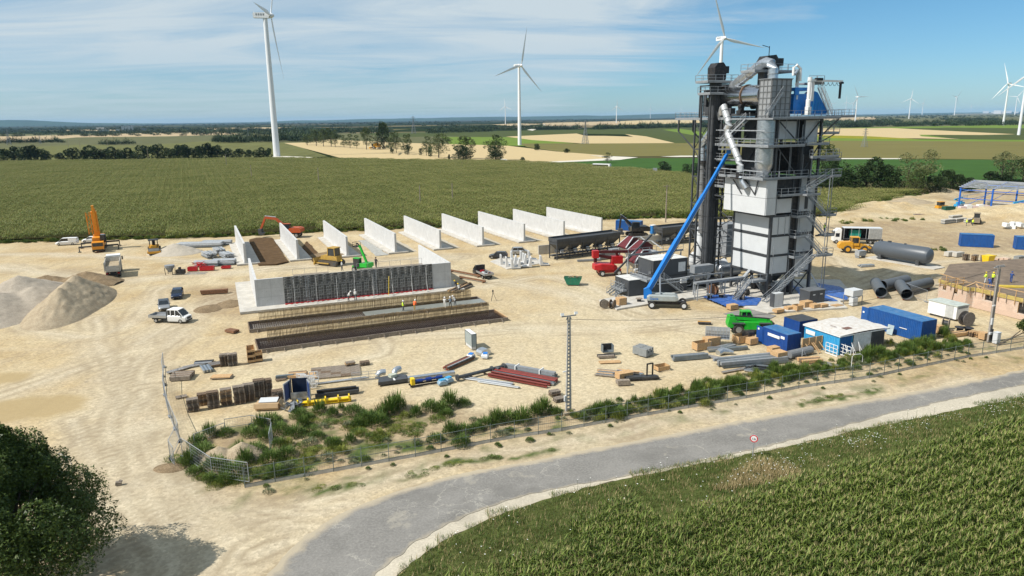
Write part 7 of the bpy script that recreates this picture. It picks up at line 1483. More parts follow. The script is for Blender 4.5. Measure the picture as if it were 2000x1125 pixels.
# red lined hoppers
for i,(x,y,l_) in enumerate([(1222,520,'farthest red lined steep hopper behind the dark cabins'),(1243,530,'middle red lined steep hopper behind the dark cabins'),(1240,552,'nearest red lined steep hopper, partly behind the two-storey cabin')]):
    t=T('reclaim_hopper',l_,'hopper',P(x,y),YA);H=5.0;b=MB();loft(b,[[(0,0,H-1.4),(6,0,H-1.4),(6,3.2,H-1.4),(0,3.2,H-1.4)],[(1.8,1.1,1.6),(3.4,1.1,1.6),(3.4,2.1,1.6),(1.8,2.1,1.6)]]);b.build('funnel',galv,t)
    MB().side([(-.1,H-1.4),(-.1,H-1.0),(2.6,H+.8),(4.2,H+.8),(6.1,H-.6),(6.1,H-1.4)],3.2,3.3).build('back_wall',dred,t);MB().add([(-.1,-.05,H-1.4),(-.1,-.05,H-1.0),(-.1,3.25,H-1.0),(2.6,3.25,H+.8),(2.6,1.4,H+.8),(-.1,-.05,H-1.0)],[(0,1,2),(1,2,3,4)]).build('lining',dred,t)
    b=MB().bar((-.1,-.05,H-1.0),(2.6,1.4,H+.85),.2).bar((2.6,1.4,H+.85),(4.4,1.4,H+.85),.2).bar((-.1,3.3,H-1.0),(2.6,3.3,H+.85),.2).bar((4.4,1.4,H+.85),(6.1,-.05,H-.7),.2).bar((-.1,-.05,H-1.4),(6.1,-.05,H-1.4),.2);b.build('rim',whitep,t);MB().add([(-.1,3.25,H-.95),(2.6,3.25,H+.9),(2.6,1.4,H+.9),(-.1,-.05,H-.95)],[(0,1,2,3)]).build('sloped_lining',dred,t)
    for u in (.2,5.8):
        for v in (.1,3.1): MB().bar((u,v,0),(u,v,H-1.4),.16).build('leg',galv,t)
t=T('grey_box_unit','grey machine box unit behind the red boom lift','machine unit',P(1172,508),YA);MB().b2(0,3,0,1.6,.1,1.7).b2(3.2,5.4,.2,1.8,.1,2.1).build('housing',grey,t);MB().b2(.4,1.2,-.04,0,.5,1.4).build('panel',gdark,t)
t=T('skip','small dark green skip full of timber scraps on open sand','skip',P(1121,556),R(-8));b=MB();b.side([(-1.3,.15),(1.0,.15),(1.5,1.5),(-1.9,1.5)],-.85,-.8);b.side([(-1.3,.15),(1.0,.15),(1.5,1.5),(-1.9,1.5)],.8,.85);b.add([(-1.3,-.8,.15),(-1.9,-.8,1.5),(-1.9,.8,1.5),(-1.3,.8,.15),(1.0,-.8,.15),(1.5,-.8,1.5),(1.5,.8,1.5),(1.0,.8,.15)],[(0,1,2,3),(4,5,6,7),(0,3,7,4)]);b.bar((-1.9,-.83,1.5),(1.5,-.83,1.5),.1).build('tub',M('skip_green',(.01,.13,.075),.5,dirt=.3,dcol=(.1,.15,.08)),t)
MB().b2(-1.6,1.3,-.78,.78,1.0,1.1).build('fill',wood,t)
for i in range(10): MB().box((rd.uniform(-1.4,1.1),rd.uniform(-.6,.6),1.35+rd.uniform(0,.3)),(rd.uniform(.5,1.2),.15,.06),rz=rd.random()*3,ry=rd.uniform(-.4,.4)).build('scrap_board',[wood,woodg,woodn][i%3],t)
# long grey tank
m_,an,l_=at2((1703,506),(1806,524));t=T('storage_tank','long dark grey horizontal storage tank on concrete strip','tank',P(1694,512),0);a=P(1700,505);b_=P(1806,523);d=b_-a;L=d.length;t.location=a;t.rotation_euler=(0,0,math.atan2(d.y,d.x));r=1.75
MB().lathe([(.1,-.3),(.9,-.2),(1.4,.1),(r,.8),(r,L-.8),(1.45,L-.1),(.9,L+.2),(.1,L+.3)],28,(0,1.6,r+.5),axis='x').build('shell',M('tank_grey',(.075,.088,.105),.40,var=.04,scale=1),t,smooth=1)
for x in (1.5,L-2.2): MB().b2(x,x+.7,.2,3.0,.1,1.4).build('saddle',gdark,t)
b=MB().cyl((3,1.6,2*r+.4),(3,1.6,2*r+.7),.4,12).cyl((6.5,1.6,2*r+.4),(6.5,1.6,2*r+.65),.25,12).cyl((1.2,1.6,2*r+.4),(1.2,1.6,2*r+.8),.2,12);b.build('manhole',gdark,t)
MB().b2(-1,L+2.2,-.4,3.4,-.05,.14).build('base_strip',conc2,None,a+Vector((0,0,0)),math.atan2(d.y,d.x),kind='structure') if 1 else 0
# four big pipes
def pipe(label,a,b_,r=.95):
    g,an,l_=cline(a,b_);t=T('steel_pipe',label,'steel pipe',g,an,'large dark steel pipes');o=MB();n=22
    for (R_,rev) in ((r,0),(r-.06,1)):
        v=[(x,math.cos(2*PI*k/n)*R_,r+.12+math.sin(2*PI*k/n)*R_) for x in (0,l_) for k in range(n)];o.add(v,[(k,(k+1)%n,n+(k+1)%n,n+k) for k in range(n)])
    for x,s in ((0,0),(l_,0)): v=[(x,math.cos(2*PI*k/n)*q,r+.12+math.sin(2*PI*k/n)*q) for q in (r,r-.06) for k in range(n)];o.add(v,[(k,(k+1)%n,n+(k+1)%n,n+k) for k in range(n)])
    me=bpy.data.meshes.new('pipe_shell');me.from_pydata(o.v,[],o.f);me.materials.append(M('pipe_grey',(.10,.11,.12),.5,metal=.2,var=.1,dirt=.15));me.polygons.foreach_set('use_smooth',[True]*len(me.polygons));O('pipe_shell',me,t)
    for x in (.3,l_-.7): MB().b2(x,x+.4,-.5,.5,0,.14).build('timber_chock',M('red_chock',(.35,.12,.08),.8),t)
pipe('dark steel pipe lying far left with its open end to the camera',(1720,583),(1709,563));pipe('dark steel pipe lying near the left one, receding to the right',(1722,569),(1769,558));pipe('dark steel pipe with open end to the camera, second of the front pair',(1770,587),(1756,567));pipe('dark steel pipe lying farthest right of the four',(1768,575),(1813,563))
# grey cabinets, dosing machine at the plant slab
t=T('transformer_box','dark grey double-door transformer box at the right of the plant slab','cabinet',P(1580,596),YA);MB().b2(0,3.4,0,2.2,.2,2.3).build('housing',cab,t);MB().b2(-.08,3.48,-.08,2.28,2.3,2.42).build('lid',M('lid_grey',(.12,.125,.13),.5),t);
for i in range(2): MB().b2(.3+i*1.6,1.6+i*1.6,-.03,0,.4,2.15).build('door',cab,t);MB().b2(.7+i*1.6,1.2+i*1.6,-.045,-.032,1.6,1.75).build('sign_plate',white,t)
t=T('switch_cabinet','white upright switch cabinet between the two plant stair feet','cabinet',P(1511,603),YA);MB().b2(0,1.9,0,.9,.22,2.5).build('housing',whitep,t);MB().b2(-.06,-.0,-.04,.9,.22,2.52).b2(1.9,1.96,-.04,.9,.22,2.52).build('edge',gdark,t);MB().b2(.1,.9,-.03,0,.35,2.4).b2(1.0,1.8,-.03,0,.35,2.4).build('doors',whitep,t,kind='stuff')
t=T('dosing_unit','white and grey additive dosing unit at the right end of the slab','machine unit',P(1664,598),YA);MB().b2(0,2.2,0,1.8,1.6,2.6).build('bin',whitep,t);b=MB();loft(b,[[(0,0,1.6),(2.2,0,1.6),(2.2,1.8,1.6),(0,1.8,1.6)],[(.8,.6,.9),(1.4,.6,.9),(1.4,1.2,.9),(.8,1.2,.9)]]);b.build('funnel',galv,t);MB().b2(-.1,1.0,-.2,.6,.1,1.4).build('control_box',whitep,t)
for x in (0,2.2):
    for y in (0,1.8): MB().bar((x,y,0),(x,y,1.6),.1).build('leg',grey,t)
# brick building under construction
g=P(1832,584);bk=T('brick_building','unfinished pink brick building with timber shuttering along its top edge','building',g,0)
pa,pb,pc,pd=P(1831,582),P(1884,600),P(1898,600),P(2120,656)
brick_c=M('pink_block',(.55,.41,.32),.9,var=.22,scale=.9,dirt=.3,dcol=(.5,.38,.3));brick_d=M('red_block',(.36,.16,.10),.9,var=.2,scale=3);mort=M('mortar',(.50,.41,.34),.95)
bim=MB().b2(.006,.494,-.012,.0,.006,.244).mesh('brick',brick_c)
def bwall(a,b_,H,wins,th=.3,lim=150):
    d=b_-a;L=d.length;an=math.atan2(d.y,d.x);rel=a-g;w=O('wall',None,bk,rel,an) if 0 else None
    seg=[];xs=sorted(set([0,L]+[q for (u0,u1,_,_) in wins for q in (u0,u1)]))
    mb=MB()
    for x0,x1 in zip(xs[:-1],xs[1:]):
        ws=[q for q in wins if q[0]<=x0+1e-3 and q[1]>=x1-1e-3]
        if ws: _,_,z0,z1=ws[0];mb.b2(x0,x1,0,th,0,z0) if z0>.01 else 0;mb.b2(x0,x1,0,th,z1,H)
        else: mb.b2(x0,x1,0,th,0,H)
    o=mb.build('wall',mort,bk,rel,an);n=0
    for j in range(int(H/.25)):
        for i in range(int(L/.5)):
            x=i*.5+(.25 if j%2 else 0);z=j*.25
            if x+.5>L or any(x+.5>q[0]-.02 and x<q[1]+.02 and z+.25>q[2] and z<q[3] for q in wins): continue
            if n<lim: O('brick',bim,o,(x,0,z));n+=1
            else:
                if n==lim: sb=MB()
                sb.b2(x+.006,x+.494,-.012,0,z+.006,z+.244);n+=1
    if n>lim: sb.build('brick_courses',brick_c,o,kind='stuff')
    for (u0,u1,z0,z1) in wins: MB().b2(u0-.1,u1+.1,th-.02,th-.01,z0,z1).build('painted_dark_opening',blk,o);MB().b2(u0-.05,u0,-.04,th-.03,z0,z1).b2(u1,u1+.05,-.04,th-.03,z0,z1).b2(u0-.05,u1+.05,-.04,th-.03,z1,z1+.06).build('reveal',woodn,o)  # black sheet behind each window paints the unlit interior
    return o,L,an
BH=3.1
specs=[((pa,pb),[(1.0,1.7,1.7,2.5),(3.6,4.3,1.7,2.5),(5.4,6.1,1.6,2.4)]),((pb,pc),[]),((pc,pd),[(2.0,3.4,1.7,2.6),(7.4,9.4,.9,2.6),(13,15,.9,2.6)])]
for (a,b_),wins in specs:
    L=(b_-a).length;wins=[q for q in wins if q[1]<L-.3];o,L,an=bwall(a,b_,BH,wins,lim=90)
    MB().b2(-.1,L+.1,-.14,-.06,BH-.35,BH+.25).build('shutter_board',M('yellow_shutter',(.42,.32,.10),.7,var=.3),o)
    for i in range(int(L/1.3)+1):
        x=.3+i*1.3;MB().b2(x,x+.08,-.24,-.14,BH-1.0,BH+.35).build('shutter_strut',woodn if i%2 else woodg,o)
        if i%2: MB().b2(x,x+.1,-.16,-.06,BH+.25,BH+1.3).build('edge_post',woodn,o)
    if L>3: MB().b2(0,L,-.12,-.08,BH+1.15,BH+1.27).build('edge_rail',woodn,o)
sl=slab('upper_floor',[pa+Vector((.2,.2,0)),pb+Vector((0,.4,0)),pc+Vector((.1,.4,0)),pd+Vector((0,.5,0)),P(2160,560),P(2000,535),P(1850,548)],M('brown_form_deck',(.16,.12,.085),.85,var=.35,scale=.8,world=True),BH-.25,BH+.05,kind=None);sl.parent=bk;sl.location=-g
for k in range(5): a=P(1862+26*k,556+5*k,BH+.06)-g;MB().b2(0,4.2,0,.25,0,.05).build('loose_board',woodn,bk,(a.x,a.y,BH+.1+.02*k),.3+.4*k)
MB().bar((0,0,0),(0,0,0),.1)
a=P(1952,562,BH)-g;MB().b2(0,4,0,1.2,.05,.25).build('yellow_plank_pile',M('yellow_plank',(.5,.36,.04),.6),bk,(a.x,a.y,BH),-.2)
q=T('timber_guard_rail','wooden guard rail frame at the back left corner of the brick building','guard rail',P(1835,560,BH)+Vector((0,0,.1)),R(12));rail(MB(),[(0,0,0),(4.6,0,0)],1.2,1.5,.1,2).build('rails',woodn,q)
slab('building_ground',[P(1700+300,560),P(2160,560),P(2160,600)],soil,-.1,.02)
# white kiosk
g_=P(1864,628);t=T('site_kiosk','white flat roofed site cabin with a grey door next to the big cable reel','cabin',g_+UY_*0,YA);LA=4.7
LA=4.7;t.location=P(1866,628)+UY_*LA;t.rotation_euler=(0,0,YA-PI/2);MB().b2(0,LA,0,2.7,.3,2.3).build('walls',white,t);MB().b2(-.1,LA+.1,-.1,2.8,2.3,2.42).build('roof',M('pale_green_roof',(.42,.46,.42),.6,dirt=.3),t);MB().b2(2.9,4.2,-.04,0,.35,2.2).build('door',M('door_grey',(.42,.43,.42),.5),t);MB().b2(LA,LA+.04,.3,2.5,1.9,2.2).build('end_band',grey,t);MB().b2(.3,LA-.3,.2,.5,0,.3).b2(.3,LA-.3,2.2,2.5,0,.3).build('skid',gdark,t)
# blue steel hall
a,b_=P(1871,412),P(1968,420);d=b_-a;hh=T('steel_hall','open blue steel frame hall with bare grey roof purlins on the right','hall frame',a,math.atan2(d.y,d.x));L=46;W4=22;H=7.5;stl=M('hall_blue',(.01,.10,.42),.45,var=.1)
for i in range(6):
    x=i*L/5
    for y in (0,W4): MB().bar((x,y,0),(x,y,H),.42,.42).build('column',stl,hh)
    MB().bar((x,0,H),(x,W4/2,H+1.4),.3,.5).bar((x,W4/2,H+1.4),(x,W4,H),.3,.5).build('rafter',stl,hh)
for j in range(13): y=W4*j/12;z=H+.35+1.4*(1-abs(y-W4/2)/(W4/2));MB().bar((-.6,y,z),(L+.6,y,z),.5,.2).build('purlin',galv,hh)
for z in (1.8,3.2,4.6,6.0,7.2): MB().bar((0,-.25,z),(0,W4*.0+.0,z),.1) if 0 else MB().bar((-.25,0,z),(-.25,W4,z),.2).build('side_rail',whitep,hh)
for z in (6.9,4.2): MB().bar((0,W4,z),(L,W4,z),.2).bar((0,0,z),(L,0,z),.2).build('tie_beam',stl,hh)
MB().bar((0,0,.3),(L/5,0,6.8),.12).bar((0,W4,.3),(L/5,W4,6.8),.12).bar((L/5*2,W4,.3),(L/5*3,W4,6.8),.12).build('wind_brace',stl,hh);MB().b2(1,L,W4-.3,W4-.1,0,1.4).b2(6,L,W4-9,W4-8.8,0,1.3).build('plinth_wall',conc2,hh)
# ---------------- stored material ----------------
def pallet_mesh(m=wood):
    b=MB()
    for i in range(5): b.b2(-.6,.6,-.4+i*.17,-.4+i*.17+.12,.122,.144)
    for y in (-.4,-.05,.3): b.b2(-.6,.6,y,y+.1,0,.022);[b.b2(x,x+.12,y,y+.1,.022,.122) for x in (-.6,-.06,.48)]
    return b.mesh('pallet',m)
PM=[pallet_mesh(wood),pallet_mesh(woodg),pallet_mesh(woodn)]
def pallets(x,y,n,label,rz=None,fresh=0,group='stacks of wooden pallets'):
    rz=YA if rz is None else rz;t=T('pallet_stack',label,'pallet stack',P(x,y),rz,group)
    for i in range(n): o=O('pallet',PM[2 if rd.random()<fresh else rd.randrange(2)],t,(rd.uniform(-.05,.05),rd.uniform(-.05,.05),i*.146));o.rotation_euler=(0,0,rd.uniform(-.04,.04))
    return t
for x,y,n,f,l_ in [(378,802,10,0,'front left pallet stack by the fence panels, lower one'),(398,789,9,.6,'pallet stack with pale fresh boards in the front row'),(418,795,13,0,'tall brown pallet stack, third in the front row'),(443,790,13,.3,'pallet stack with open gaps beside it in the front row'),(469,787,14,0,'tall grey brown pallet stack in the middle of the front row'),(488,782,14,0,'tall pallet stack fifth in the front row'),(507,776,15,0,'tallest pallet stack in the front row'),(522,773,14,0,'leaning dark pallet stack near the grey lattice boxes'),(440,714,11,0,'left one of two tall pallet stacks in the back row'),(455,713,11,0,'right one of two tall pallet stacks in the back row')]: pallets(x,y,n,l_,fresh=f)
for x,y,n,l_ in [(543,778,7,'short pallet stack behind the blue grey open box'),(534,785,4,'low pallet stack in front of the short one near the blue box'),(1083,772,4,'upper of two small pallet stacks left of the lattice pole'),(1092,783,3,'lower of two small pallet stacks left of the lattice pole'),(684,715,4,'small slatted pallet stack with new timber, left of centre'),(712,712,3,'small pallet stack with a wooden box, left of centre'),(1912,658,5,'pale pallet stack left of the right utility pole'),(1898,656,5,'second pale pallet stack left of the right utility pole')]: pallets(x,y,n,l_,fresh=.4 if 'new' in l_ or 'pale' in l_ else 0)
for x,y,l_ in [(354,776,'single broken pallet lying by the left fence panels'),(548,742,'loose pallet boards left of the blue grey box')]: pallets(x,y,1,l_,.5)
def planks(name,label,cat,x,y,rz,n,l,w,th,mats,lay=1,jit=.1,sp=1.1,group=None,gap=0):
    t=T(name,label,cat,P(x,y),rz,group);k=max(1,int(math.ceil(n/lay)))
    for i in range(n):
        j,i_=divmod(i,k);MB().box((rd.uniform(-jit,jit)*l*.3,(i_-k/2)*w*sp,.06+th*(j+.5)+gap*j),(l*rd.uniform(1-jit,1),w,th),rz=rd.uniform(-jit,jit)*.25).build('board' if 'beam' not in name else 'beam',mats[i%len(mats)],t)
    return t
steelg=M('blue_grey_steel',(.15,.18,.20),.5,metal=.3,var=.15,scale=2,dirt=.2)
t=T('pallet_platform','large flat brown platform of pallets laid on the sand','platform',P(655,727),R(14),);
for i in range(5):
    for j in range(5): o=O('pallet',PM[1 if i+j!=3 else 0],t,(i*1.22-2.4,j*.84-1.6,0))
for (x,y,a_,n,l,w,th,mt,lay,nm,lb,ct) in [
(357,737,.15,6,2.6,.35,.5,[woodg,wood],1,'slab_frame','brown slotted wooden frame laid flat near the fence corner','wooden frame'),
(399,708,.2,5,2.4,.5,.12,[blk,grey],2,'sheet_bundle','dark flat bundle of steel sheets on the left storage area','sheet bundle'),
(428,712,.5,7,2.6,.2,.25,[wood,steelg],1,'beam_bundle','bundle of brown and grey beams left of the two back pallet stacks','beam bundle'),
(405,722,-1.0,6,2.6,.18,.3,[galvl,steelg],1,'beam_bundle','pale galvanised curved profiles lying left of the brown sheet','profile bundle'),
(352,722,.9,7,3.6,.12,.1,[woodg,galv],1,'beam_bundle','loose timbers fanning out by the upper left fence panels','timber'),
(380,715,.7,5,3.0,.14,.15,[galv,wood],1,'beam_bundle','loose pipes and timbers beside the slotted frame','timber'),
(436,734,0.1,2,2.6,1.2,.1,[woodg,woodn],2,'board_stack','brown and tan boards stacked flat in the left storage area','board stack'),
(556,738,.3,5,2.2,.2,.2,[steelg],2,'beam_bundle','short grey steel bundle left of the wooden crates','steel bundle'),
(582,733,.2,8,2.4,.4,.15,[woodn,wood],2,'board_stack','tan crate boards in a heap behind the white brackets','board stack'),
(600,736,.4,5,2.2,.4,.15,[woodn],1,'board_stack','second heap of tan crate boards behind the white brackets','board stack'),
(660,745,.35,4,7.5,.10,.08,[galv],1,'beam_bundle','thin grey rails lying beside the guard rail panels','steel rails'),
(955,745,-.38,5,6.6,.14,.10,[whitep,galv,steelg],1,'beam_bundle','thin white frames laid side by side below the black pipe','steel frames'),
(975,752,-.42,3,5.5,.12,.10,[whitep,steelg],1,'beam_bundle','short white frames beside the red beams','steel frames'),
(1040,727,-.5,3,7.0,.35,.2,[steelg],1,'beam_bundle','grey steel beam bundle right of the red beams','beam bundle'),
(1036,741,-.55,3,7.0,.3,.2,[galvl,steelg],1,'beam_bundle','pale grey girder behind the red beams','beam bundle'),
(895,711,.95,11,5.5,.18,.2,[rust,ox,blk,galv],2,'beam_bundle','rusty brown bundle of formwork beams left of the black pipe','beam bundle'),
(1183,697,.1,4,2.4,.4,.15,[woodg,blk],2,'board_stack','dark boards under the small open grey box','board stack'),
(1190,707,.1,3,3.0,.3,.06,[woodn],1,'board_stack','pale planks in front of the small open grey box','planks'),
(1208,731,-.3,7,5.6,.3,.1,[woodg,steelg,woodn],1,'beam_bundle','long flat steel and timber pieces above the small crate stack','steel parts'),
(1228,730,-.45,6,3.4,.35,.1,[steelg,galvl,woodn],1,'beam_bundle','short blue grey sheets above the black frames','steel parts'),
(1252,741,.1,6,4.2,.2,.22,[blk,gdark],2,'beam_bundle','black steel frames lying beside the small crate stack','beam bundle'),
(1345,700,.2,7,5.0,.28,.3,[steelg,grey],2,'beam_bundle','grey steel channel bundle left of the crate and grid stack','beam bundle'),
(1388,697,-.6,5,3.6,.16,.1,[grey,woodg],1,'beam_bundle','thin bars right of the grey steel channel bundle','steel bars'),
(1400,684,.1,6,2.8,.35,.2,[steelg,galvl],2,'beam_bundle','grey plate stack behind the curved duct part','steel plates'),
(1416,678,.5,6,3.0,.3,.12,[steelg,grey],2,'beam_bundle','flat grey plates near the black bin','steel plates'),
(1437,682,.2,5,3.2,.3,.2,[steelg],2,'beam_bundle','grey flat bundle in front of the brown crates','steel bundle'),
(1466,708,.22,10,9.5,.4,.38,[steelg,grey],2,'beam_bundle','long dark grey girder bundle in front of the deep blue container','girder bundle'),
(1444,722,.4,3,6.0,.18,.1,[woodg,steelg],1,'beam_bundle','loose thin timbers in front of the long girder bundle','timber'),
(1480,720,-.4,8,3.2,.35,.1,[galvl,steelg],1,'beam_bundle','pale metal sheets scattered by the weed strip','sheet metal'),
(1500,722,-.3,5,3.4,.35,.1,[galvl],1,'beam_bundle','pale metal sheets right at the weed strip','sheet metal'),
(1520,700,.9,9,2.2,.35,.12,[woodg,woodn,blk],3,'board_stack','untidy broken boards on the crate beside the deep blue container','board heap'),
(1578,704,.15,7,3.0,.45,.2,[woodn,wood],2,'board_stack','stack of tan boards in front of the leaning crate wall','board stack'),
(1610,710,-.9,5,6.0,.2,.12,[steelg,woodg],1,'beam_bundle','long thin bars lying from the crate wall to the weeds','steel bars'),
(1863,655,.3,7,3.6,.3,.25,[woodn,wood],2,'board_stack','pile of tan timbers right of the long blue container','timber pile'),
(1840,648,.2,5,2.4,.5,.2,[blk,wood],2,'board_stack','dark and brown panel pile behind the timber pile','panel pile'),
(1375,632,-.2,3,2.0,.3,.25,[blk,wood,yel],1,'board_stack','small dark and yellow scrap alone on the open sand','scrap'),
(420,573,.25,4,5.0,.35,.35,[rust],2,'beam_bundle','rusty steel piles left of the cast wall','steel piles'),
(455,648,-.5,3,2.0,.35,.35,[rust],1,'beam_bundle','short rusty pile on pale ground left of the strip footings','steel piles'),
(1150,510,.2,4,5.5,.2,.2,[grey],2,'beam_bundle','grey flat beams lying in front of the long cold feeder','beam bundle'),
(1215,748,.1,3,1.6,.6,.3,[woodg],2,'board_stack','small grey box stack at the weed edge','box stack')]:
    o=planks(nm,lb,ct,x,y,a_,n,l,w,th,mt,lay)
# red beams
t=T('red_beam_stack','red oxide steel beams lying side by side right of the black pipe','beam stack',P(1020,740),R(-30))
for i,(y,l_) in enumerate([(-1.3,8.2),(-.5,8.2),(.3,8.6),(.7,8.6),(1.1,8.6)]): MB().b2(-l_/2,l_/2,y-.16,y+.16,.1,.14).b2(-l_/2,l_/2,y-.03,y+.03,.14,.42).b2(-l_/2,l_/2,y-.16,y+.16,.42,.46).build('beam',[ox,ox,M('red_primer',(.26,.04,.03),.5)][i%3],t)
MB().b2(-4.2,4.3,.0,.25,.1,.35).build('grey_beam',steelg,t)
o=planks('beam_bundle','bundled grey steel girders strapped with white bands behind the red beams','girder bundle',1034,727,-.50,4,7.4,.25,.3,[grey],2);[MB().b2(x,x+.12,-.6,.6,.0,.72).build('strap',white,o) for x in (-1.8,1.6)]
a,b_=P(892,744),P(985,721);d=b_-a;t=T('black_pipe','long black flanged pipe lying on the sand in the middle of storage','pipe',a,math.atan2(d.y,d.x));L=d.length;b=MB().cyl((0,0,.42),(L,0,.42),.22,14);b.cyl((0,0,.42),(.2,0,.42),.4,14).cyl((L-.2,0,.42),(L,0,.42),.4,14).cyl((L-2,0,.42),(L-1.8,0,.42),.4,14).cyl((L-1.2,-.7,.42),(L-1.2,0,.42),.25,12);b.build('pipe_body',gdark,t,smooth=1);MB().b2(2,2.2,-.4,.4,0,.14).b2(L-3,L-2.8,-.4,.4,0,.14).build('timber_chock',wood,t)
# blue pump skid
t=T('pump_skid','blue screw pump with yellow end on a black skid','pump',P(835,750),R(22),None,.85);MB().b2(-2.6,2.6,-.5,-.4,.05,.3).b2(-2.6,2.6,.4,.5,.05,.3).b2(-2.5,-2.3,-.4,.4,.05,.25).b2(2,2.2,-.4,.4,.05,.25).build('skid',blk,t);b=MB().cyl((-1.8,0,.7),(-.7,0,.7),.24,14).cyl((-.7,0,.7),(1.4,0,.75),.15,12).cyl((-.2,0,.7),(.6,0,.75),.28,14).cyl((1.3,0,.75),(2.2,0,.8),.25,14);b.build('pump_body',M('pump_blue',(.008,.035,.20),.4),t,smooth=1);MB().b2(-2.4,-1.9,-.45,.45,.3,1.2).build('end_guard',yelb,t)
t=T('girder','grey tapered girder lying behind the blue pump skid','girder',P(842,739),R(20));MB().b2(-3,3,-.3,.3,.1,.5).b2(-3,3,-.35,.35,.5,.55).build('girder_body',galvl,t)
for i,(x,y,l_) in enumerate([(864,752,'blue wrapped pallet load right of the pump skid, left one'),(876,747,'blue wrapped pallet load right of the pump skid, right one'),(920,700,'blue and white wrapped load below the tall standing panel'),(948,699,'blue topped wrapped load right of the standing panel')]):
    t=T('wrapped_load',l_,'pallet load',P(x,y),YA+.3*i,None,.72);O('pallet',PM[2],t)
    b=MB();loft(b,[sec(-.75,.15,.55,.6),sec(-.5,.15,.85,.62),sec(0,.15,.95,.62),sec(.5,.15,.8,.6),sec(.75,.15,.5,.55)]);b.build('wrapped_goods',M('wrap_blue_grey',(.22,.32,.40),.35,var=.3,scale=3) if i<2 else whitep,t);MB().box((0,0,.95),(1.0,.8,.12),rz=.2).build('blue_bags',bm1 if i>1 else lblue,t)
t=T('metal_hood','rounded shiny metal hood beside the blue topped load','metal hood',P(944,692),YA+.3,None,.75);b=MB();b.side([(-1.1,.1),(-1.1,.6),(-.8,1.0),(-.3,1.15),(.5,1.1),(1.0,.8),(1.15,.4),(1.15,.1)],-.8,.8);b.build('shell',galvl,t);MB().box((1.16,0,.45),(.02,1.3,.6)).build('painted_dark_inside',blk,t)  # black plate on the closed end paints the shade inside the hood
t=T('standing_panel_box','tall narrow grey panel box standing alone on the sand','panel box',P(931,683),R(113.5),None,.62);MB().b2(0,4.3,0,1.1,.75,3.6).build('box',M('panel_grey',(.27,.31,.31),.5,var=.1),t);MB().b2(.1,4.2,.1,1.0,.1,.75).build('base_box',whitep,t)
f=MB();[f.b2(x,x+.08,y,y+.08,0,3.65) for x in (-.05,4.27) for y in (-.05,1.07)];f.b2(-.05,4.35,-.06,.0,3.6,3.68).b2(-.05,4.35,1.1,1.16,3.6,3.68).b2(-.06,.0,0,1.1,3.6,3.68).build('frame',gdark,t);[MB().b2(.05+i*1.43,1.42+i*1.43,.02,1.08,3.68,3.72).build('lid_panel',white,t) for i in range(3)]
# duct elbows on a base plate
t=T('base_plate','dark grey shaped base plate lying left of the pump skid','steel plate',P(765,746),R(20));MB().prism([(-1.8,-1),(1.8,-1),(2.0,.3),(1.2,1.0),(-1.4,.8)],.15,.55).build('plate',gdark,t);MB().b2(.1,.3,-1.05,1.0,.55,.57).build('strap',white,t);MB().box((.2,.2,.75),(.9,.7,.35),rz=.4).build('wrapped_part',M('clear_wrap',(.45,.47,.38),.3),t)
for i,(x,y,l_) in enumerate([(746,737,'left shiny half round duct elbow behind the base plate'),(776,731,'right shiny half round duct elbow behind the base plate')]):
    t=T('duct_elbow',l_,'duct elbow',P(x,y),YA+i*.5,None,.62);MB().tube([(-.8,0,.1),(-.75,0,.6),(-.4,0,1.0),(.1,0,1.1),(.7,0,1.0)],.62,14).build('elbow',galvl,t,smooth=1)
# blue grey open box with doors
t=T('open_transport_box','grey transport box with open blue printed side doors','transport box',P(586,778),R(8));MB().b2(-.9,.9,-.6,.8,.1,.3).b2(-.9,.9,-.65,-.6,.3,1.0).build('base',galvl,t);MB().b2(-.9,.9,.75,.8,.3,2.2).b2(-1.0,-.95,-.6,.8,.1,2.3).build('walls',navy,t)
for s in (-1,1): o=MB().b2(-.03,.03,-1.3,0,.2,2.3).b2(-.05,.05,-1.35,-1.3,.1,2.4).b2(-.05,.05,0,.05,.1,2.4).b2(-.05,.05,-1.3,0,2.3,2.4).build('side_door',galv,t,(s*.98,-.3,0),s*.35);MB().b2(-.045,.045,-1.2,-.1,.4,2.2).build('blue_panel',M('panel_blue',(.03,.06,.17),.5),o)
t=T('bracket_load','heap of white perforated brackets behind the open transport box','bracket heap',P(602,757),R(10))
for i in range(6):
    for j in range(3):
        b=MB();b.b2(-.5,.5,-.03,.03,0,.08).b2(-.5,.5,-.03,.03,.42,.5).b2(-.5,-.42,-.03,.03,.08,.42).b2(.42,.5,-.03,.03,.08,.42).b2(-.05,.05,-.03,.03,.08,.42);b.build('bracket',white,t,(rd.uniform(-.9,.9),-.9+i*.35,.15+j*.52),rd.uniform(-.15,.15))
t=T('black_beam_stack','long black box beams lying above the yellow spreader beam','beam stack',P(659,771),R(17));[MB().b2(-2.5+.3*i,2.4+.1*i,-.45+.45*i,-.1+.45*i,.1,.5+.1*(i%2)).build('box_beam',gdark,t) for i in range(2)];MB().b2(-2.3,2.2,-.2,.2,.55,.82).build('box_beam',blk,t)
t=T('spreader_beam','bright yellow spreader beam lying just above the weeds','lifting beam',P(633,788),R(15));b=MB().b2(-3.0,3.0,-.3,.3,.35,.45).b2(-3,3,-.05,.05,.1,.35).b2(-3,3,-.3,.3,.05,.12);[b.b2(x,x+.15,-.35,.35,.1,.75) for x in (-2.9,-1.8,.1,1.5,2.7)];b.build('beam',yelb,t)
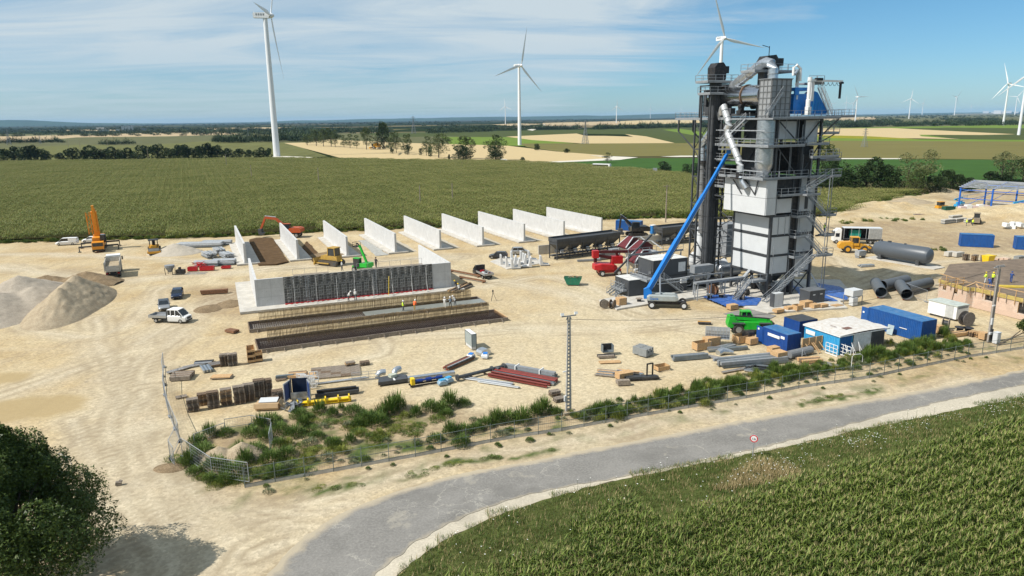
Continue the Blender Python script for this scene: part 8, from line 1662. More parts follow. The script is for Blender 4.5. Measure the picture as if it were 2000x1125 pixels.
t=T('cardboard_box','large open cardboard box in front of the pallet stacks','cardboard box',P(525,797),R(5));cdb=M('cardboard',(.43,.30,.17),.8,var=.1);MB().b2(-1.3,1.2,-.7,.7,.05,.7).build('box',cdb,t);MB().box((0,.3,.85),(2.0,1.1,.08),rx=.12).build('white_liner',whitep,t);MB().box((-.1,-.78,.55),(2.6,.04,.5),rx=-.25).box((1.4,.1,.65),(.04,1.3,.6),ry=-.5).build('flap',cdb,t)
t=T('plastic_heap','crumpled grey plastic wrapping heap beside the cardboard box','wrapping heap',P(573,797),.5);b=MB();[b.box((rd.gauss(0,.6),rd.gauss(0,.35),rd.uniform(.1,.6)),(rd.uniform(.5,1.1),rd.uniform(.3,.6),.05),rd.random()*3,rd.uniform(-.8,.8),rd.uniform(-.8,.8)) for i in range(34)];b.build('wrapping',M('grey_wrap',(.14,.155,.17),.35,var=.3,scale=3),t,kind='stuff')
for i,(x,y,h_,l_) in enumerate([(485,710,2.2,'tall narrow tan crate with three compartments beside the pallet stacks'),(496,708,1.3,'low tan crate to the right of the tall narrow one')]):
    t=T('timber_crate',l_,'crate',P(x,y),YA);w=.9+.2*i;f=MB();f.b2(0,w,1,1.05,.1,h_).b2(-.05,0,0,1.05,.1,h_).b2(w,w+.05,0,1.05,.1,h_).build('sides',woodn,t)
    for z in ([.1,.8,1.5] if i==0 else [.1,.9]): MB().b2(0,w,.02,1,z,z+.05).b2(.02,w-.02,-.02,.02,z,z+.3).build('shelf',woodn,t)
def crate(x,y,w,d,h,label,rz=None,m=woodn,open_=False):
    t=T('timber_crate',label,'crate',P(x,y),YA if rz is None else rz);b=MB();z0=.12
    n=max(2,int(h/.22))
    for i in range(n):
        z=z0+i*(h/n);b.b2(-w/2,w/2,-d/2,-d/2+.03,z,z+h/n-.015).b2(-w/2,w/2,d/2-.03,d/2,z,z+h/n-.015).b2(-w/2,-w/2+.03,-d/2+.03,d/2-.03,z,z+h/n-.015).b2(w/2-.03,w/2,-d/2+.03,d/2-.03,z,z+h/n-.015)
    b.build('crate_boards',m,t,kind='stuff');c=MB()
    for x_ in (-w/2+.02,w/2-.1): c.b2(x_,x_+.08,-d/2-.03,-d/2,z0,z0+h)
    c.b2(-w/2+.1,w/2-.1,-d/2+.1,-d/2+.2,0,.12).b2(-w/2+.1,w/2-.1,d/2-.2,d/2-.1,0,.12).build('battens',woodg,t)
    if not open_: MB().b2(-w/2,w/2,-d/2,d/2,z0+h,z0+h+.03).build('lid',m,t)
    return t
ps=[(1389,676,2.2,1.2,1.2,'tan crate under the grid stack, upper one',0),(1370,682,2.4,1.2,1.0,'tan crate below the grid stack, lower one',1),(1450,668,2.6,1.4,1.0,'open brown crate behind the black bin',1),(1468,672,1.4,1.0,.8,'small tan crate right of the open brown crate',0),(1292,722,1.8,1.2,.5,'shallow open tan crate alone above the weeds',1),(1219,739,2.0,1.1,.7,'tan crate stack left of the black frames',0),(1520,705,1.6,1.4,1.2,'tall tan crate at the corner of the deep blue container',0),(1510,690,1.4,1,.8,'half hidden tan crate beside the open container door',0),(1430,604,1.6,1.1,.7,'small tan crate on the sand left of the green telehandler',0),(1520,611,1.6,1.0,.5,'tan crate on the slab edge, leftmost of the row',0),(1541,606,1.4,1.0,.5,'tan crate on the slab, second of the row',0),(1557,607,1.3,1.2,.9,'tan crate on the slab, third of the row',1),(1574,601,1.8,1.2,1.0,'tallest crate pile on the slab before the transformer box',0),(1590,603,1.3,1.2,.7,'tan crate in front of the transformer box',0),(1606,602,1.5,1.1,.6,'tan crate at right end of the slab row',0),(1634,599,1.8,1.2,.15,'flat pallet with small parts left of the dosing unit',0),(1213,597,1.5,1.3,1.3,'tan cable crate at the left corner of the lower dark cabin',0),(1832,650,1.2,1.0,1.0,'tan crate right next to the long blue container',0),(1920,663,1.0,.9,.9,'small tan crate at the foot of the right utility pole',0)]
for x,y,w,d,h,l_,op in ps: crate(x,y,w,d,h,l_,open_=bool(op))
t=T('wooden_crate_wall','tall open wooden crate wall leaning between the blue containers','crate wall',P(1565,690),YA);MB().b2(0,3.6,0,.08,.1,2.0).build('panel',M('crate_tan',(.36,.24,.13),.8,var=.15),t);[MB().b2(x,x+.1,-.08,0,.1,2.0).build('batten',woodn,t) for x in (0,1.2,2.4,3.5)];[MB().bar((x,-.1,1.3),(x+.4,-1.1,.1),.1).build('prop',woodn,t) for x in (.5,1.6,1.9,2.9)];MB().b2(0,3.6,-.08,0,1.0,1.1).build('batten',woodn,t)
t=T('mesh_roll','grey roll of wire mesh lying in front of the deep blue container','mesh roll',P(1558,697),YA);MB().cyl((-1.6,0,.5),(2.6,.4,.5),.55,14).build('roll',M('mesh_grey',(.17,.175,.18),.7,var=.4,scale=20),t);MB().bar((0,-.7,0),(.2,-.5,1.1),.07).bar((.9,-.7,0),(.3,-.5,1.1),.07).bar((.1,-.65,.5),(.7,-.65,.5),.06).build('stand',galv,t)
t=T('grid_stack','stack of galvanised grids tied up on the tan crates','grid stack',P(1377,674)+Vector((0,0,0)),R(-15))
for i in range(9): o=MB();rail(o,[(0,0,0),(3.2,0,0)],1.2,.4,.05,3);o.build('grid',galv,t,(0,i*.16,1.0+.02*i))
t=T('curved_duct_part','shiny curved duct part lying before the grey plates','duct part',P(1415,692),.3);MB().tube([(-1,0,.3),(-.3,.2,.5),(.5,0,.4),(1.1,-.4,.3)],[.45,.5,.4,.2],10).build('duct',galvl,t,smooth=1)
t=T('waste_bin','black wheeled waste bin in front of the green telehandler','bin',P(1461,667),YA+.2);b=MB();loft(b,[[(-.55,-.5,.1),(.55,-.5,.1),(.55,.5,.1),(-.55,.5,.1)],[(-.7,-.6,1.3),(.7,-.6,1.3),(.7,.6,1.3),(-.7,.6,1.3)]]);b.build('body',blk,t);b=MB();b.fr(-.72,[(-.62,1.3),(-.5,1.5),(0,1.62),(.5,1.5),(.62,1.3)],.72);b.build('lid',blk,t)
for x,y,w,h,l_ in [(1186,692,1.5,1.1,'small open dark grey box on boards alone on the sand')]:
    t=T('steel_box',l_,'steel box',P(x,y)+Vector((0,0,.3)),R(10));MB().b2(-.75,.75,-.5,.5,.1,.2).b2(-.75,-.7,-.5,.5,.2,h).b2(.7,.75,-.5,.5,.2,h).b2(-.7,.7,.45,.5,.2,h).build('box',steelg,t);MB().b2(-.65,.65,.40,.44,.2,h-.05).build('painted_dark_inside',blk,t)  # black sheet before the back wall paints the shade inside the box
for x,y,l_ in [(1250,690,'left grey grooved concrete block pair on the sand'),(1262,694,'right grey grooved concrete block pair on the sand')]:
    t=T('concrete_block',l_,'concrete block',P(x,y),YA+.4);b=MB();b.b2(-.9,.9,-.6,.6,.1,.5);[b.b2(x_,x_+.4,-.6,.6,.5,1.1) for x_ in (-.9,-.25,.4)];b.build('block',M('mid_grey_concrete',(.22,.23,.23),.8),t)
t=T('portal_frame','small upright black steel portal frame beside the crate stack','steel frame',P(1268,740),YA);b=MB().bar((-.35,0,.1),(-.35,0,2.0),.14).bar((.45,0,.1),(.45,0,2.0),.14).bar((-.35,0,1.95),(.45,0,1.95),.14);b.build('portal',blk,t)
def reel(x,y,r,w,label,rz,m=wood,flat=False,dark=True):
    t=T('cable_reel',label,'cable reel',P(x,y),rz)
    ax=(lambda z,rr:(rr,z));n=18
    if flat:
        for z in (.0,w): MB().lathe([(.05,z),(r,z),(r,z+.07),(.05,z+.07)],n,(0,0,0)).build('flange',m,t)
        MB().lathe([(r*.6,.07),(r*.6,w)],14).build('cable_drum',blk,t)
    else:
        for yy in (-w/2,w/2): MB().lathe([(.05,yy-.04),(r,yy-.04),(r,yy+.04),(.05,yy+.04)],n,(0,0,r),'y').build('flange',m,t)
        MB().lathe([(r*.6,-w/2+.05),(r*.6,w/2-.05)],14,(0,0,r),'y').build('cable_drum',blk if dark else wood,t)
for a in [(1180,602,.75,.6,'dark cable reel, left of a pair on the sand before the stairs',R(20),woodg,False),(1196,602,.75,.7,'brown cable reel, right of a pair on the sand before the stairs',R(60),wood,False),(1392,577,1.0,.6,'large brown cable reel on the slab behind the blue tarpaulin',R(-50),rust,False),(1386,585,.65,.9,'pale topped cable reel standing flat, left on the tarpaulin',0,whitep,True),(1408,584,.65,.9,'pale topped cable reel standing flat, right on the tarpaulin',0,woodg,True),(1441,585,.65,.6,'pale cable reel lying on its rim on the blue tarpaulin',R(30),woodg,False),(1449,588,.65,.6,'grey cable reel beside the pale one on the blue tarpaulin',R(60),woodg,False),(1457,579,.65,.6,'black cable reel nearest the plant stairs on the tarpaulin',R(40),blk,False),(1248,591,.6,.7,'small dark reel behind the boom lift front wheel',0,woodg,True),(1886,636,1.1,.9,'largest grey brown cable reel beside the white kiosk',R(15),M('reel_grey',(.15,.13,.115),.9,var=.3,scale=4),False),(1846,642,.8,.8,'cable reel behind the timber pile near the kiosk',R(50),woodg,False),(1874,650,.7,.8,'small dark reel standing flat left of the pallets',0,blk,True),(1890,651,.7,.8,'small dark reel standing flat next to the pallets',0,blk,True)]: reel(*a[:6],a[6],a[7])
# scaffold bundles, left
t0=None
for i,(x,y,l,n_,an_,l_) in enumerate([(392,482,9,9,.1,'long galvanised scaffold bundle at the back of the left store'),(425,478,6,7,.12,'galvanised scaffold bundle touching the long one'),(430,494,4,7,-1.0,'scaffold tube bundle pointing to the first bay wall'),(410,502,4,7,-.9,'scaffold tube bundle left of the wall side one'),(445,503,4,7,-.9,'scaffold tube bundle next to the first bay wall footing'),(405,519,4.2,6,.1,'scaffold frame bundle behind the red crates'),(438,516,4.2,7,.1,'scaffold frame bundle nearest the first bay wall footing')]):
    t=T('scaffold_bundle',l_,'scaffolding',P(x,y),an_,'galvanised scaffold bundles left of the bay walls',1.2)
    for k in range(n_*4): j,i_=divmod(k,n_);MB().cyl((-l/2+rd.uniform(-.2,.2),(i_-n_/2)*.28,.15+j*.26),(l/2,(i_-n_/2)*.28+rd.uniform(-.1,.1),.15+j*.26+rd.uniform(-.05,.05)),.09,6).build('tube',galv if k%5 else steelg,t)
for i,(x,y,l_) in enumerate([(377,529,'left red steel crate by the scaffold bundles'),(405,528,'wide red steel crate in the middle by the scaffold bundles'),(442,524,'low red steel tray near the first bay wall')]):
    t=T('steel_crate',l_,'steel crate',P(x,y),R(8));w=.95+.5*(i==1);MB().b2(-w,w,-.6,-.5,.1,.9-.4*(i==2)).b2(-w,w,.5,.6,.1,.9-.4*(i==2)).b2(-w,-w+.1,-.5,.5,.1,.9-.4*(i==2)).b2(w-.1,w,-.5,.5,.1,.9-.4*(i==2)).b2(-w,w,-.5,.5,.05,.1).build('crate_body',red,t)
t=T('red_formwork_parts','tangled red formwork brackets between the red crates and scaffold','formwork parts',P(392,522),0);[MB().bar((rd.gauss(0,1),rd.gauss(0,.7),rd.uniform(.1,.9)),(rd.gauss(0,1.3),rd.gauss(0,.8),rd.uniform(.2,1.2)),.12).build('bracket',red,t) for i in range(12)]
t=T('concrete_hopper','grey concrete skip with small mixer parts on the sand','concrete skip',P(333,536),R(5));b=MB();b.lathe([(.3,.5),(.95,1.6),(1.0,2.0)],14);b.build('bucket',grey,t);[MB().bar((a_*.7,c_*.7,0),(a_*.8,c_*.8,1.6),.09).build('leg',blk,t) for a_ in (-1,1) for c_ in (-1,1)];MB().b2(1.3,3.0,-.5,.5,.2,1.0).b2(1.8,2.2,-.3,.3,1.0,1.5).build('mixer_motor',blk,t);MB().b2(3.2,7.4,-.8,-.7,.05,.2).b2(3.2,7.4,.5,.6,.05,.2).build('ground_frame',galv,t)
# right field: block stacks
for x,y,n,m,l_ in [(1852,502,2,conc2,'grey block stack, leftmost of the row before the brown soil'),(1868,503,2,conc2,'grey block stack, second of the row before the brown soil'),(1989,511,2,M('mid_grey_concrete'),'grey wrapped block stack right of the pink brick pallets')]:
    t=T('block_stack',l_,'block stack',P(x,y),YA);[MB().b2(i*1.3,i*1.3+1.2,0,1.1,.1+j*1.0,1.05+j*1.0).build('block_pack',m,t) for i in range(2) for j in range(1 if n==2 else 2)]
for x,y,l_ in [(1845,438,'far grey slab stack left of the mini loaders'),(1868,436,'far grey slab stack, middle of the far row'),(1900-40,430,'far low slab stack behind the middle one'),(1895-5,437,'far grey slab stack left of the two yellow vests')]:
    t=T('slab_stack',l_,'slab stack',P(x,y),YA);[MB().b2(0,4.4,0,1.3,.1+.3*j,.36+.3*j).build('slab_piece',conc2 if j%2 else M('mid_grey_concrete'),t) for j in range(4)]
for i,(x,y) in enumerate([(1886,508),(1903,509),(1921,510)]): pallets(x,y,9,['pallet stack left of the yellow skip, farthest','pallet stack with pale top left of the yellow skip','pallet stack directly left of the yellow skip'][i],fresh=.3,group='pallet stacks by the yellow skip')
t=T('skip','small bright yellow skip among pallets before the brown soil','skip',P(1929,513),YA);b=MB();loft(b,[[(-.8,-.6,.1),(.9,-.6,.1),(.9,.6,.1),(-.8,.6,.1)],[(-1.1,-.8,1.6),(1.2,-.8,1.6),(1.2,.8,1.6),(-1.1,.8,1.6)]]);b.build('tub',yelb,t);MB().b2(-1.2,1.3,-.9,-.8,1.45,1.65).build('rim',yelb,t)
for i,(x,y) in enumerate([(1958,513),(1967,514),(1948,511)]):
    t=T('brick_pallet','pallet of pink bricks right of the yellow skip, '+['middle','right','left'][i],'brick pallet',P(x,y),YA);O('pallet',PM[0],t);[O('brick_pack',MB().b2(-.55,.55,-.38,.38,0,.3).mesh('brick_pack',brick_c),t,(0,0,.16+.32*j)) for j in range(3-(i==2))]
t=T('white_bag_heap','heap of white big bags beside the right edge','bag heap',P(1990,446),0);[MB().box((rd.uniform(-5,5),rd.uniform(-1.5,1.5),.5+(i%2)*.7),(1.2,1.1,.95),rz=rd.random()).build('big_bag',white,t) for i in range(18)]
t=T('white_block_stack','white and pink insulation block stacks in front of the hall','insulation packs',P(1875,418),R(5));[MB().b2(i*2.0,i*2.0+1.85,0,1.3,.1,2.4+.4*(i%2)).build('pack',white if i%2 else M('pinkish_white',(.60,.48,.47),.7),t) for i in range(5)]
t=T('green_bin','dark green skip beside the white insulation packs','skip',P(1851,418),R(5));MB().b2(-1.6,1.6,-1,1,.1,2.4).b2(-1.7,1.7,-1.1,-1,2.2,2.45).build('body',M('bottle_green',(.01,.07,.045),.6),t);MB().b2(-1.5,1.5,-1.03,-1.0,.3,2.1).build('rib_face',M('bottle_green'),t)
for x,y,l_ in [(1775,417,'low rusty scrap on the sand heap'),(1797,422,'dark plate pile right of the sand heaps'),(1812,392,'dark beams on the far brown bank')]: planks('scrap_pile',l_,'scrap',x,y,.1,6,4.5,.5,.3,[rust,grey,blk],2)
planks('parts_heap','grey fittings and frames on the sand at the left end of the storage tank','parts heap',1690,520,.2,7,3.2,.3,.2,[galv,steelg],2)
t=T('grey_generator','small grey box machine left of the storage tank','machine unit',P(1680,503),YA);MB().b2(-1.1,1.1,-.6,.6,.5,1.6).build('housing',galv,t);MB().b2(-1,-.8,-.5,.5,0,.5).b2(.8,1,-.5,.5,0,.5).build('legs',grey,t,kind='stuff')
# ---------------- fences ----------------
fm=M('wire_mesh_green_grey',(.16,.19,.18),.6,metal=.3,var=.2);FT=T('wire_fence','long grey wire mesh fence with posts and concrete plinth along the road','fence',fence_c[0],0)
o0=fence_c[0];pts=resamp(fence_c[:-1],2);Ltot=sum((b-a).length for a,b in zip(fence_c[:-1],fence_c[1:]));nP=int(Ltot/2.52);fp=resamp(fence_c,nP+1);FHt=1.75
for i,p in enumerate(fp):
    q=p-o0;MB().bar((q.x,q.y,-.1),(q.x,q.y,FHt+.15),.06).build('post',fm,FT)
    if i<nP:
        e=fp[i+1]-o0;d=(e-q);L=d.length;an=math.atan2(d.y,d.x)
        b=MB()
        for k in range(1,int(L/.22)): b.bar((k*.22,0,.25),(k*.22,0,FHt),.008)
        for z in (.3,.62,.95,1.3): b.bar((0,0,z),(L,0,z),.007)
        for z in (.26,.98,FHt): b.bar((.0,0,z),(L,0,z),.035)
        b.build('mesh_panel',fm,FT,q,an);MB().b2(.04,L-.04,-.03,.03,-.08,.23).build('plinth_board',conc2,FT,q,an)
def hpanel(a,b_,label,H=2.0,lean=0,group='mobile fence panels at the left corner',z0=0):
    A=P(*a);B=P(*b_);d=B-A;L=d.length;t=T('mesh_fence_panel',label,'fence panel',A,math.atan2(d.y,d.x),group);b=MB();b.bar((0,0,.1),(0,0,H),.045).bar((L,0,.1),(L,0,H),.045).bar((0,0,H),(L,0,H),.045).bar((0,0,.15),(L,0,.15),.045).build('frame',galv,t);b=MB()
    for k in range(1,int(L/.25)): b.bar((k*.25,0,.15),(k*.25,0,H),.009)
    for k in range(1,6): b.bar((0,0,.15+k*H/6.2),(L,0,.15+k*H/6.2),.009)
    b.build('mesh_wires',galv,t,kind='stuff')
    MB().b2(-.35,.35,-.12,.12,0,.13).build('foot_block',blk if rd.random()<.5 else grey,t)
for i,(a,b_) in enumerate([((321,717),(319,735)),((319,735),(322,752)),((322,752),(321,772)),((321,772),(331,814)),((331,814),(341,838)),((341,838),(351,862)),((333,898),(342,913)),((351,862),(333,898)),((357,893),(375,905)),((375,905),(415,933)),((415,933),(487,944)),((533,862),(528,885)),((121,925),(144,935))]):
    hpanel(a,b_,['galvanised mesh panel, farthest of the left line','second mesh panel of the left line','third mesh panel of the left line','long fourth mesh panel left of the pallet stacks','fifth mesh panel of the left line','nearest mesh panel of the upright left line','short panel on the brown earth ring','mesh panel between the left line and the earth ring','mesh panel at the left tip of the weeds','bent mesh panel in front of the weeds, left','bent mesh panel in front of the weeds, right','mesh panel right of the spoil heap','narrow mesh panel beside the maple tree'][i],lean=.0)
for a,b_,l_ in [((440,838),(492,830),'low crowd barrier behind the weeds, left one'),((492,830),(530,838),'low crowd barrier behind the weeds, right one'),((380,868),(440,845),'low crowd barrier at the left of the weeds')]: hpanel(a,b_,l_,1.1,group='crowd barriers in the weeds')
for a,b_,l_ in [((1809,590),(1766,574),'mesh panel lying behind the front pipes'),((1818,558),(1848,556),'mesh panel by the brick building back corner')]: hpanel(a,b_,l_,2.0,group='mesh panels near the pipes')
t=T('guard_rail_panel','grey guard rail frame lying on the sand right of the platform','guard rail',P(688,745),R(15));rail(MB(),[(0,0,0),(3.0,0,0)],1.1,.9,.05,3).build('frame',galv,t)
# ---------------- poles, lines, sign ----------------
g=P(1110,806);H=HT(1110,806,617);t=T('lattice_pole','tall concrete lattice pole with two floodlights in front of the yard','lamp pole',g,YA);b=MB();pc_=M('pole_concrete',(.36,.35,.33),.85,var=.15,scale=1)
for (x,y) in ((-.26,0),(.26,0)): b.add([(x-.07,-.12,0),(x+.07,-.12,0),(x+.07,.12,0),(x-.07,.12,0),(x*.45-.05,-.08,H),(x*.45+.05,-.08,H),(x*.45+.05,.08,H),(x*.45-.05,.08,H)],[(0,3,2,1),(4,5,6,7),(0,1,5,4),(1,2,6,5),(2,3,7,6),(3,0,4,7)])
for i in range(26): z=.35+i*(H-.6)/26;w=.26*(1-.55*z/H);b.b2(-w,w,-.07,.07,z,z+.14)
b.build('pole',pc_,t);MB().bar((-.85,0,H),(.85,0,H),.1,.1).bar((-.3,0,H-.4),(-.1,0,H),.07).bar((.3,0,H-.4),(.1,0,H),.07).build('crossarm',grey,t)
for s in (-1,1): MB().box((s*.8,-.05,H+.25),(.36,.12,.28),rx=-.3).bar((s*.8,0,H),(s*.8,0,H+.15),.05).build('floodlight',white,t)
MB().b2(-.28,-.5,-.1,.12,1.4,2.0).build('meter_box',whitep,t);MB().box((-.55,-.1,4.8),(.35,.12,.12)).bar((-.5,-.1,4.8),(-.2,0,4.8),.05).build('camera_box',white,t)
m=MB().prism([(-.8,-.6),(.8,-.6),(.9,.5),(-.7,.6)],-.05,.22).build('pole_foot',gv1,t)
top1=g+Vector((0,0,H-.35))
g2_=P(1931,668);H2=HT(1931,668,520);t2=T('timber_pole','weathered double timber utility pole with crossarm at the right','utility pole',g2_,YA);MB().bar((-.2,0,0),(-.12,0,H2),.24).bar((.2,0,0),(.12,0,H2-.4),.2).build('pole',M('pale_timber',(.30,.27,.24),.9,var=.2,scale=3),t2);MB().bar((-1.1,0,H2-.1),(1.1,0,H2-.1),.1).bar((-.7,.0,H2+.05),(.9,0,H2+.1),.08).build('crossarm',galv,t2);MB().b2(-.4,-.1,-.3,-.12,2.6,3.5).b2(-.5,.1,-.35,-.14,1.2,1.5).build('meter_box',whitep,t2);MB().box((-.35,-.2,5.3),(.5,.15,.15)).build('camera_box',white,t2)
MB().bar((.1,-.1,.1),(.1,-.1,1.9),.35).build('cable_bundle',blk,t2)
t=T('meter_cabinet','white upright meter cabinet right of the timber pole','meter cabinet',P(1945,671),YA);MB().b2(-.4,.4,-.3,.3,.1,1.6).build('housing',whitep,t);MB().b2(-.44,.44,-.34,.34,1.6,1.66).build('lid',whitep,t);MB().b2(-.35,-.01,-.33,-.3,.2,1.5).b2(.01,.35,-.33,-.3,.2,1.5).build('doors',whitep,t,kind='stuff')
b=MB();A=top1;B=g2_+Vector((0,0,H2-.3));pr=A
for i in range(1,33):
    u=i/32;p=A.lerp(B,u)-Vector((0,0,2.3*4*u*(1-u)));b.bar(pr-A,p-A,.035);pr=p
tag(b.build('cable_line',blk,None,A),'thin black cable hanging from the lattice pole to the timber pole','cable')
t=T('road_sign','round white weight limit sign with red ring on a slim post','road sign',P(1470,894),R(-24));H=1.95;MB().cyl((0,0,0),(.0,0,H+.35),.045,8).build('post',galv,t);MB().lathe([(.01,-.02),(.36,-.02),(.36,.0),(.01,.0)],24,(0,-.05,H),'y').build('sign_plate',white,t)
n=24;v=[(math.cos(2*PI*k/n)*r,-.075,H+math.sin(2*PI*k/n)*r) for r in (.36,.27) for k in range(n)];MB().add(v,[(k,(k+1)%n,n+(k+1)%n,n+k) for k in range(n)]).build('red_ring',M('sign_red',(.55,.02,.03),.4),t);text('12t',t,(-.2,-.076,H-.12),.30,blk)
hb=T('barrier_arch','white bent tube arch standing on the wire fence','tube arch',P(1662,722),R(20));MB().tube([(0,0,0),(0,0,1.7),(.3,0,1.95),(1.3,0,1.9),(1.7,0,1.6),(1.7,0,.8)],.035,6).build('tube',white,hb)
for x,y,l_ in [(1277,340,'left of two grey road sign backs beside the roadside trees'),(1281,341,'right of two grey road sign backs beside the roadside trees')]:
    t=T('road_sign',l_,'road sign',P(x,y),R(-20));h=HT(x,y,328);MB().b2(-.6,.6,-.05,.05,h*.35,h).build('plate',grey,t);MB().bar((-.4,.08,0),(-.4,.08,h),.12).bar((.4,.08,0),(.4,.08,h),.12).build('posts',galv,t,kind='stuff')
# small stray things
tag(MB().box((0,0,.15),(.5,.35,.3),rz=.4,ry=.2).box((.15,.1,.32),(.25,.2,.15),ry=.3).build('stone',woodg,None,P(232,947)),'small dark stone lying alone on the haul road','stone')
t=T('survey_tripod','surveying tripod standing on open sand right of the strip footings','tripod',P(963,587),0);[MB().bar((math.cos(a)*.6,math.sin(a)*.6,0),(0,0,1.5),.06).build('leg',blk,t) for a in (0,2.1,4.2)];MB().b2(-.12,.12,-.1,.1,1.5,1.9).build('instrument',blk,t)
t=T('leaning_tree','young green tree fallen over at the right edge inside the fence','tree',P(1985,668),R(200));MB().tube([(3.5,0,0),(1.2,0,.7),(-.5,0,1.6)],[.12,.1,.05],6).build('trunk',bark,t);o=crown_mesh('small_crown',3.4,1.7,.9,900,.3,treeM,9,6,.5,.2);O('crown',o,t,(-.8,.3,.5))
t=T('leaning_tree','second green crown of the fallen tree, cut by the right edge','tree',P(2008,660),R(190));MB().tube([(3,0,0),(0,0,1.2)],[.1,.05],6).build('trunk',bark,t);O('crown',o,t,(0,0,.4))
# ---------------- people ----------------
skin=M('skin',(.38,.22,.15),.6,var=.05);hv=M('hi_vis_yellow',(.62,.85,.05),.6,var=.05);hvo=M('hi_vis_orange',(.85,.14,.03),.6,var=.05);wsh=M('white_shirt',(.60,.60,.58),.8,var=.08);gtr=M('grey_trousers',(.10,.105,.11),.85,var=.15);btr=M('blue_overall',(.03,.07,.22),.85,var=.15);tan=M('tan_trousers',(.40,.27,.10),.85);dkt=M('dark_jacket',(.03,.03,.035),.85)
def person_mesh(pose,nm):
    # joints, metres, facing +x
    J={'pel':(0,0,.95),'ch':(0,0,1.35),'nk':(.01,0,1.50),'hd':(.03,0,1.60),'ht':(.03,0,1.76)}
    bend=pose.get('bend',0);st=pose.get('step',.12)
    for s,k in ((1,'l'),(-1,'r')):
        f=st*s;J['hip'+k]=(0,.11*s,.90);J['kn'+k]=(f*.6+pose.get('knee',0),.12*s,.48);J['an'+k]=(f,.13*s,.08);J['to'+k]=(f+.17,.14*s,.04)
        J['sh'+k]=(0,.19*s,1.43);e=pose.get('arm'+k,(.12,.26*s,1.16));h_=pose.get('hand'+k,(.28,.22*s,.98));J['el'+k]=e;J['wr'+k]=h_;J['fi'+k]=(h_[0]+.08,h_[1],h_[2]-.05)
    if bend:
        c,s_=math.cos(bend),math.sin(bend)
        for k in list(J):
            if k[:2] in ('ch','nk','hd','ht','sh','el','wr','fi'): x,y,z=J[k];z-=.95;J[k]=(x*c+z*s_,y,.95+z*c-x*s_)
    ks=list(J);E=[('pel','ch'),('ch','nk'),('nk','hd'),('hd','ht')]+[(a+k,b+k) for k in 'lr' for a,b in (('hip','kn'),('kn','an'),('an','to'),('sh','el'),('el','wr'),('wr','fi'))]+[('pel','hip'+k) for k in 'lr']+[('ch','sh'+k) for k in 'lr']
    RR={'pel':.15,'ch':.16,'nk':.065,'hd':.095,'ht':.085,'hip':.105,'kn':.07,'an':.055,'to':.045,'sh':.075,'el':.052,'wr':.038,'fi':.035}
    me=bpy.data.meshes.new(nm);me.from_pydata([J[k] for k in ks],[(ks.index(a),ks.index(b)) for a,b in E],[]);o=bpy.data.objects.new(nm,me);COL.objects.link(o);md=o.modifiers.new('s','SKIN');sv=me.skin_vertices[0].data
    for i,k in enumerate(ks): r=RR.get(k,RR.get(k[:-1],.06));sv[i].radius=(r,r*(1.15 if k in('ch','pel') else 1));sv[i].use_root=(k=='pel')
    sd=o.modifiers.new('d','SUBSURF');sd.levels=1;sd.render_levels=1;dg=bpy.context.evaluated_depsgraph_get();m2=bpy.data.meshes.new_from_object(o.evaluated_get(dg));m2.name='body';bpy.data.objects.remove(o)
    return m2,J
def person(loc,rz,label,top,trou,helmet,pose={},vest=None,sc=1.0):
    me,J=person_mesh(pose,'body');me.materials.clear();[me.materials.append(q) for q in (trou,top,skin,blk)];hd=Vector(J['hd']);mi=[];wr=[Vector(J['wrl']),Vector(J['wrr']),Vector(J['fil']),Vector(J['fir'])];sh=Vector(J['pel'])
    for p in me.polygons:
        c=p.center;k=0 if c.z<.97 and min((c-Vector(J['ell'])).length,(c-Vector(J['elr'])).length)>.2 else 1
        if c.z<.12:k=3
        if (c-hd).length<.15 or min((c-w).length for w in wr)<.07:k=2
        mi.append(k)
    me.polygons.foreach_set('material_index',mi);me.polygons.foreach_set('use_smooth',[True]*len(mi));t=T('person',label,'person',loc,rz);t.scale=(sc,)*3;O('body',me,t)
    h=Vector(J['ht']);MB().lathe([(.15,-.06),(.165,-.055),(.13,-.04),(.125,.02),(.09,.08),(.02,.11)],14,(h.x,h.y,h.z-.02)).build('helmet',helmet,t,smooth=1)
    if vest:
        a,b=Vector(J['pel']),Vector(J['nk']);v=MB();loft(v,[[(a.x+math.cos(q)*.17,a.y+math.sin(q)*.20,a.z) for q in [i*PI/4 for i in range(8)]],[(a.lerp(b,.7).x+math.cos(q)*.185,math.sin(q)*.225,a.lerp(b,.7).z) for q in [i*PI/4 for i in range(8)]],[(b.x-.01+math.cos(q)*.10,math.sin(q)*.15,b.z-.02) for q in [i*PI/4 for i in range(8)]]]);v.build('vest',vest,t)
    return t
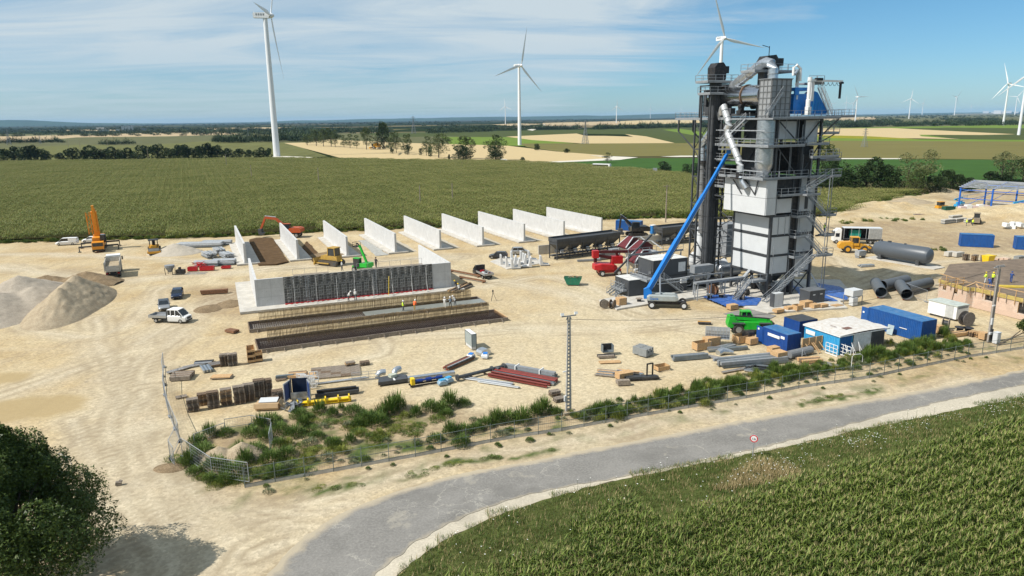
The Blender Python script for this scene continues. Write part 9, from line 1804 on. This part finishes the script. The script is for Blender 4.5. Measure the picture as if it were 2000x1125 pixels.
HW=white;PS=[((788,613),.3,'person in yellow vest and white helmet standing left in the upper strip footing',gtr,gtr,white,{},hv),((810,611),1.2,'person in orange shirt bending over the wet concrete',hvo,tan,white,{'bend':.35},hvo),((869,606),1.4,'person in white shirt and tan boots standing by the wet concrete',wsh,wsh,white,{'step':.2},None),((880,605),2.5,'person in grey trousers between two others at the wet concrete',M('pale_blue_shirt',(.25,.32,.40),.8),gtr,white,{'arml':(.2,.3,1.2),'handl':(.42,.2,1.15)},None),((889,602),2.8,'person leaning over the rightmost part of the wet concrete',wsh,gtr,white,{'bend':.45},None),
((681,592),.4,'person in white shirt crouching at the formwork base, left one',wsh,gtr,white,{'bend':.5},None),((695,590),2.0,'person in white shirt and helmet at the formwork base, right one',wsh,gtr,white,{'bend':.3},None),((897,573),2.4,'person in white shirt at the right corner of the cast wall',wsh,gtr,yelb,{'bend':.3},None),((892,566),2.6,'person in dark jacket with yellow helmet behind the cast wall corner',dkt,gtr,yelb,{'bend':.5},None),
((1887,441),0,'far worker in yellow vest, left one beside the slab stack',hv,gtr,yelb,{},hv),((1899,441),.5,'far worker in yellow vest, right one beside the slab stack',hv,gtr,yelb,{},hv)]
for (x,y),rz,l_,a,b,h,po,v in PS: person(P(x,y)+Vector((0,0,.38 if y>585 and x<900 and x>700 else .35 if x<700 else 0)),rz,l_,a,b,h,po,v,1.06)
for (x,y),rz,l_,a,b,h,po,v,z in [((1924,553),2.8,'person in yellow vest and white trousers on top of the brick building',hv,wsh,yelb,{},hv,BH+.05),((1938,553),.3,'person in yellow vest and dark trousers beside the timber pole top',hv,dkt,yelb,{},hv,BH+.05),((1974,552),.6,'person in blue overall carrying boards on the brick building',btr,btr,btr,{'handl':(.4,.3,1.3),'handr':(.4,-.3,1.3)},None,BH+.05),((1933,562),1.5,'person in blue overall kneeling at the shutter edge of the building',btr,btr,dkt,{'bend':.7},None,BH+.05),((669,541),.2,'person in yellow helmet on top of the formwork',wsh,gtr,yelb,{},None,5.15),((735,528),1.2,'person in dark clothes walking on top of the cast wall walkway',dkt,dkt,dkt,{},None,5.15),((1604,441),.3,'person in blue standing on the plant stair landing',btr,btr,white,{},hv,10.75)]:
    if z>5.2: q=LM((10.9,-1.4,z-.0));q.z=z
    elif z>5: q=PV(x,y,'y',.8,A_,UY);q=(Matrix.Translation(A_)@Matrix.Rotation(UY,4,'Z'))@Vector((q.x,.8,z))
    else: q=P(x,y,z)
    person(q,rz,l_,a,b,h,po,v,1.06)
# ---------------- give every look-alike its place in its row ----------------
ORD='first second third fourth fifth sixth seventh eighth ninth tenth eleventh twelfth thirteenth fourteenth fifteenth sixteenth seventeenth eighteenth nineteenth twentieth'.split()
dup_={}
bpy.context.view_layer.update()
for o in SC.objects:
    if o.parent is None and o.get('label') and o.get('category'): dup_.setdefault(o['label'],[]).append(o)
for l_,os_ in dup_.items():
    if len(os_)<2: continue
    os_.sort(key=lambda o:Q(o.matrix_world.translation)[0])
    for i,o in enumerate(os_):
        e=f', {ORD[i]} from the left' if i<len(ORD) and i<len(os_)-1 else ', rightmost of them' if i==len(os_)-1 else ''
        w=l_.split();k=16-len(e.replace(',','').split());o['label']=' '.join(w[:k])+e
        if not o.get('group'): o['group']='matching '+o['category']+'s'
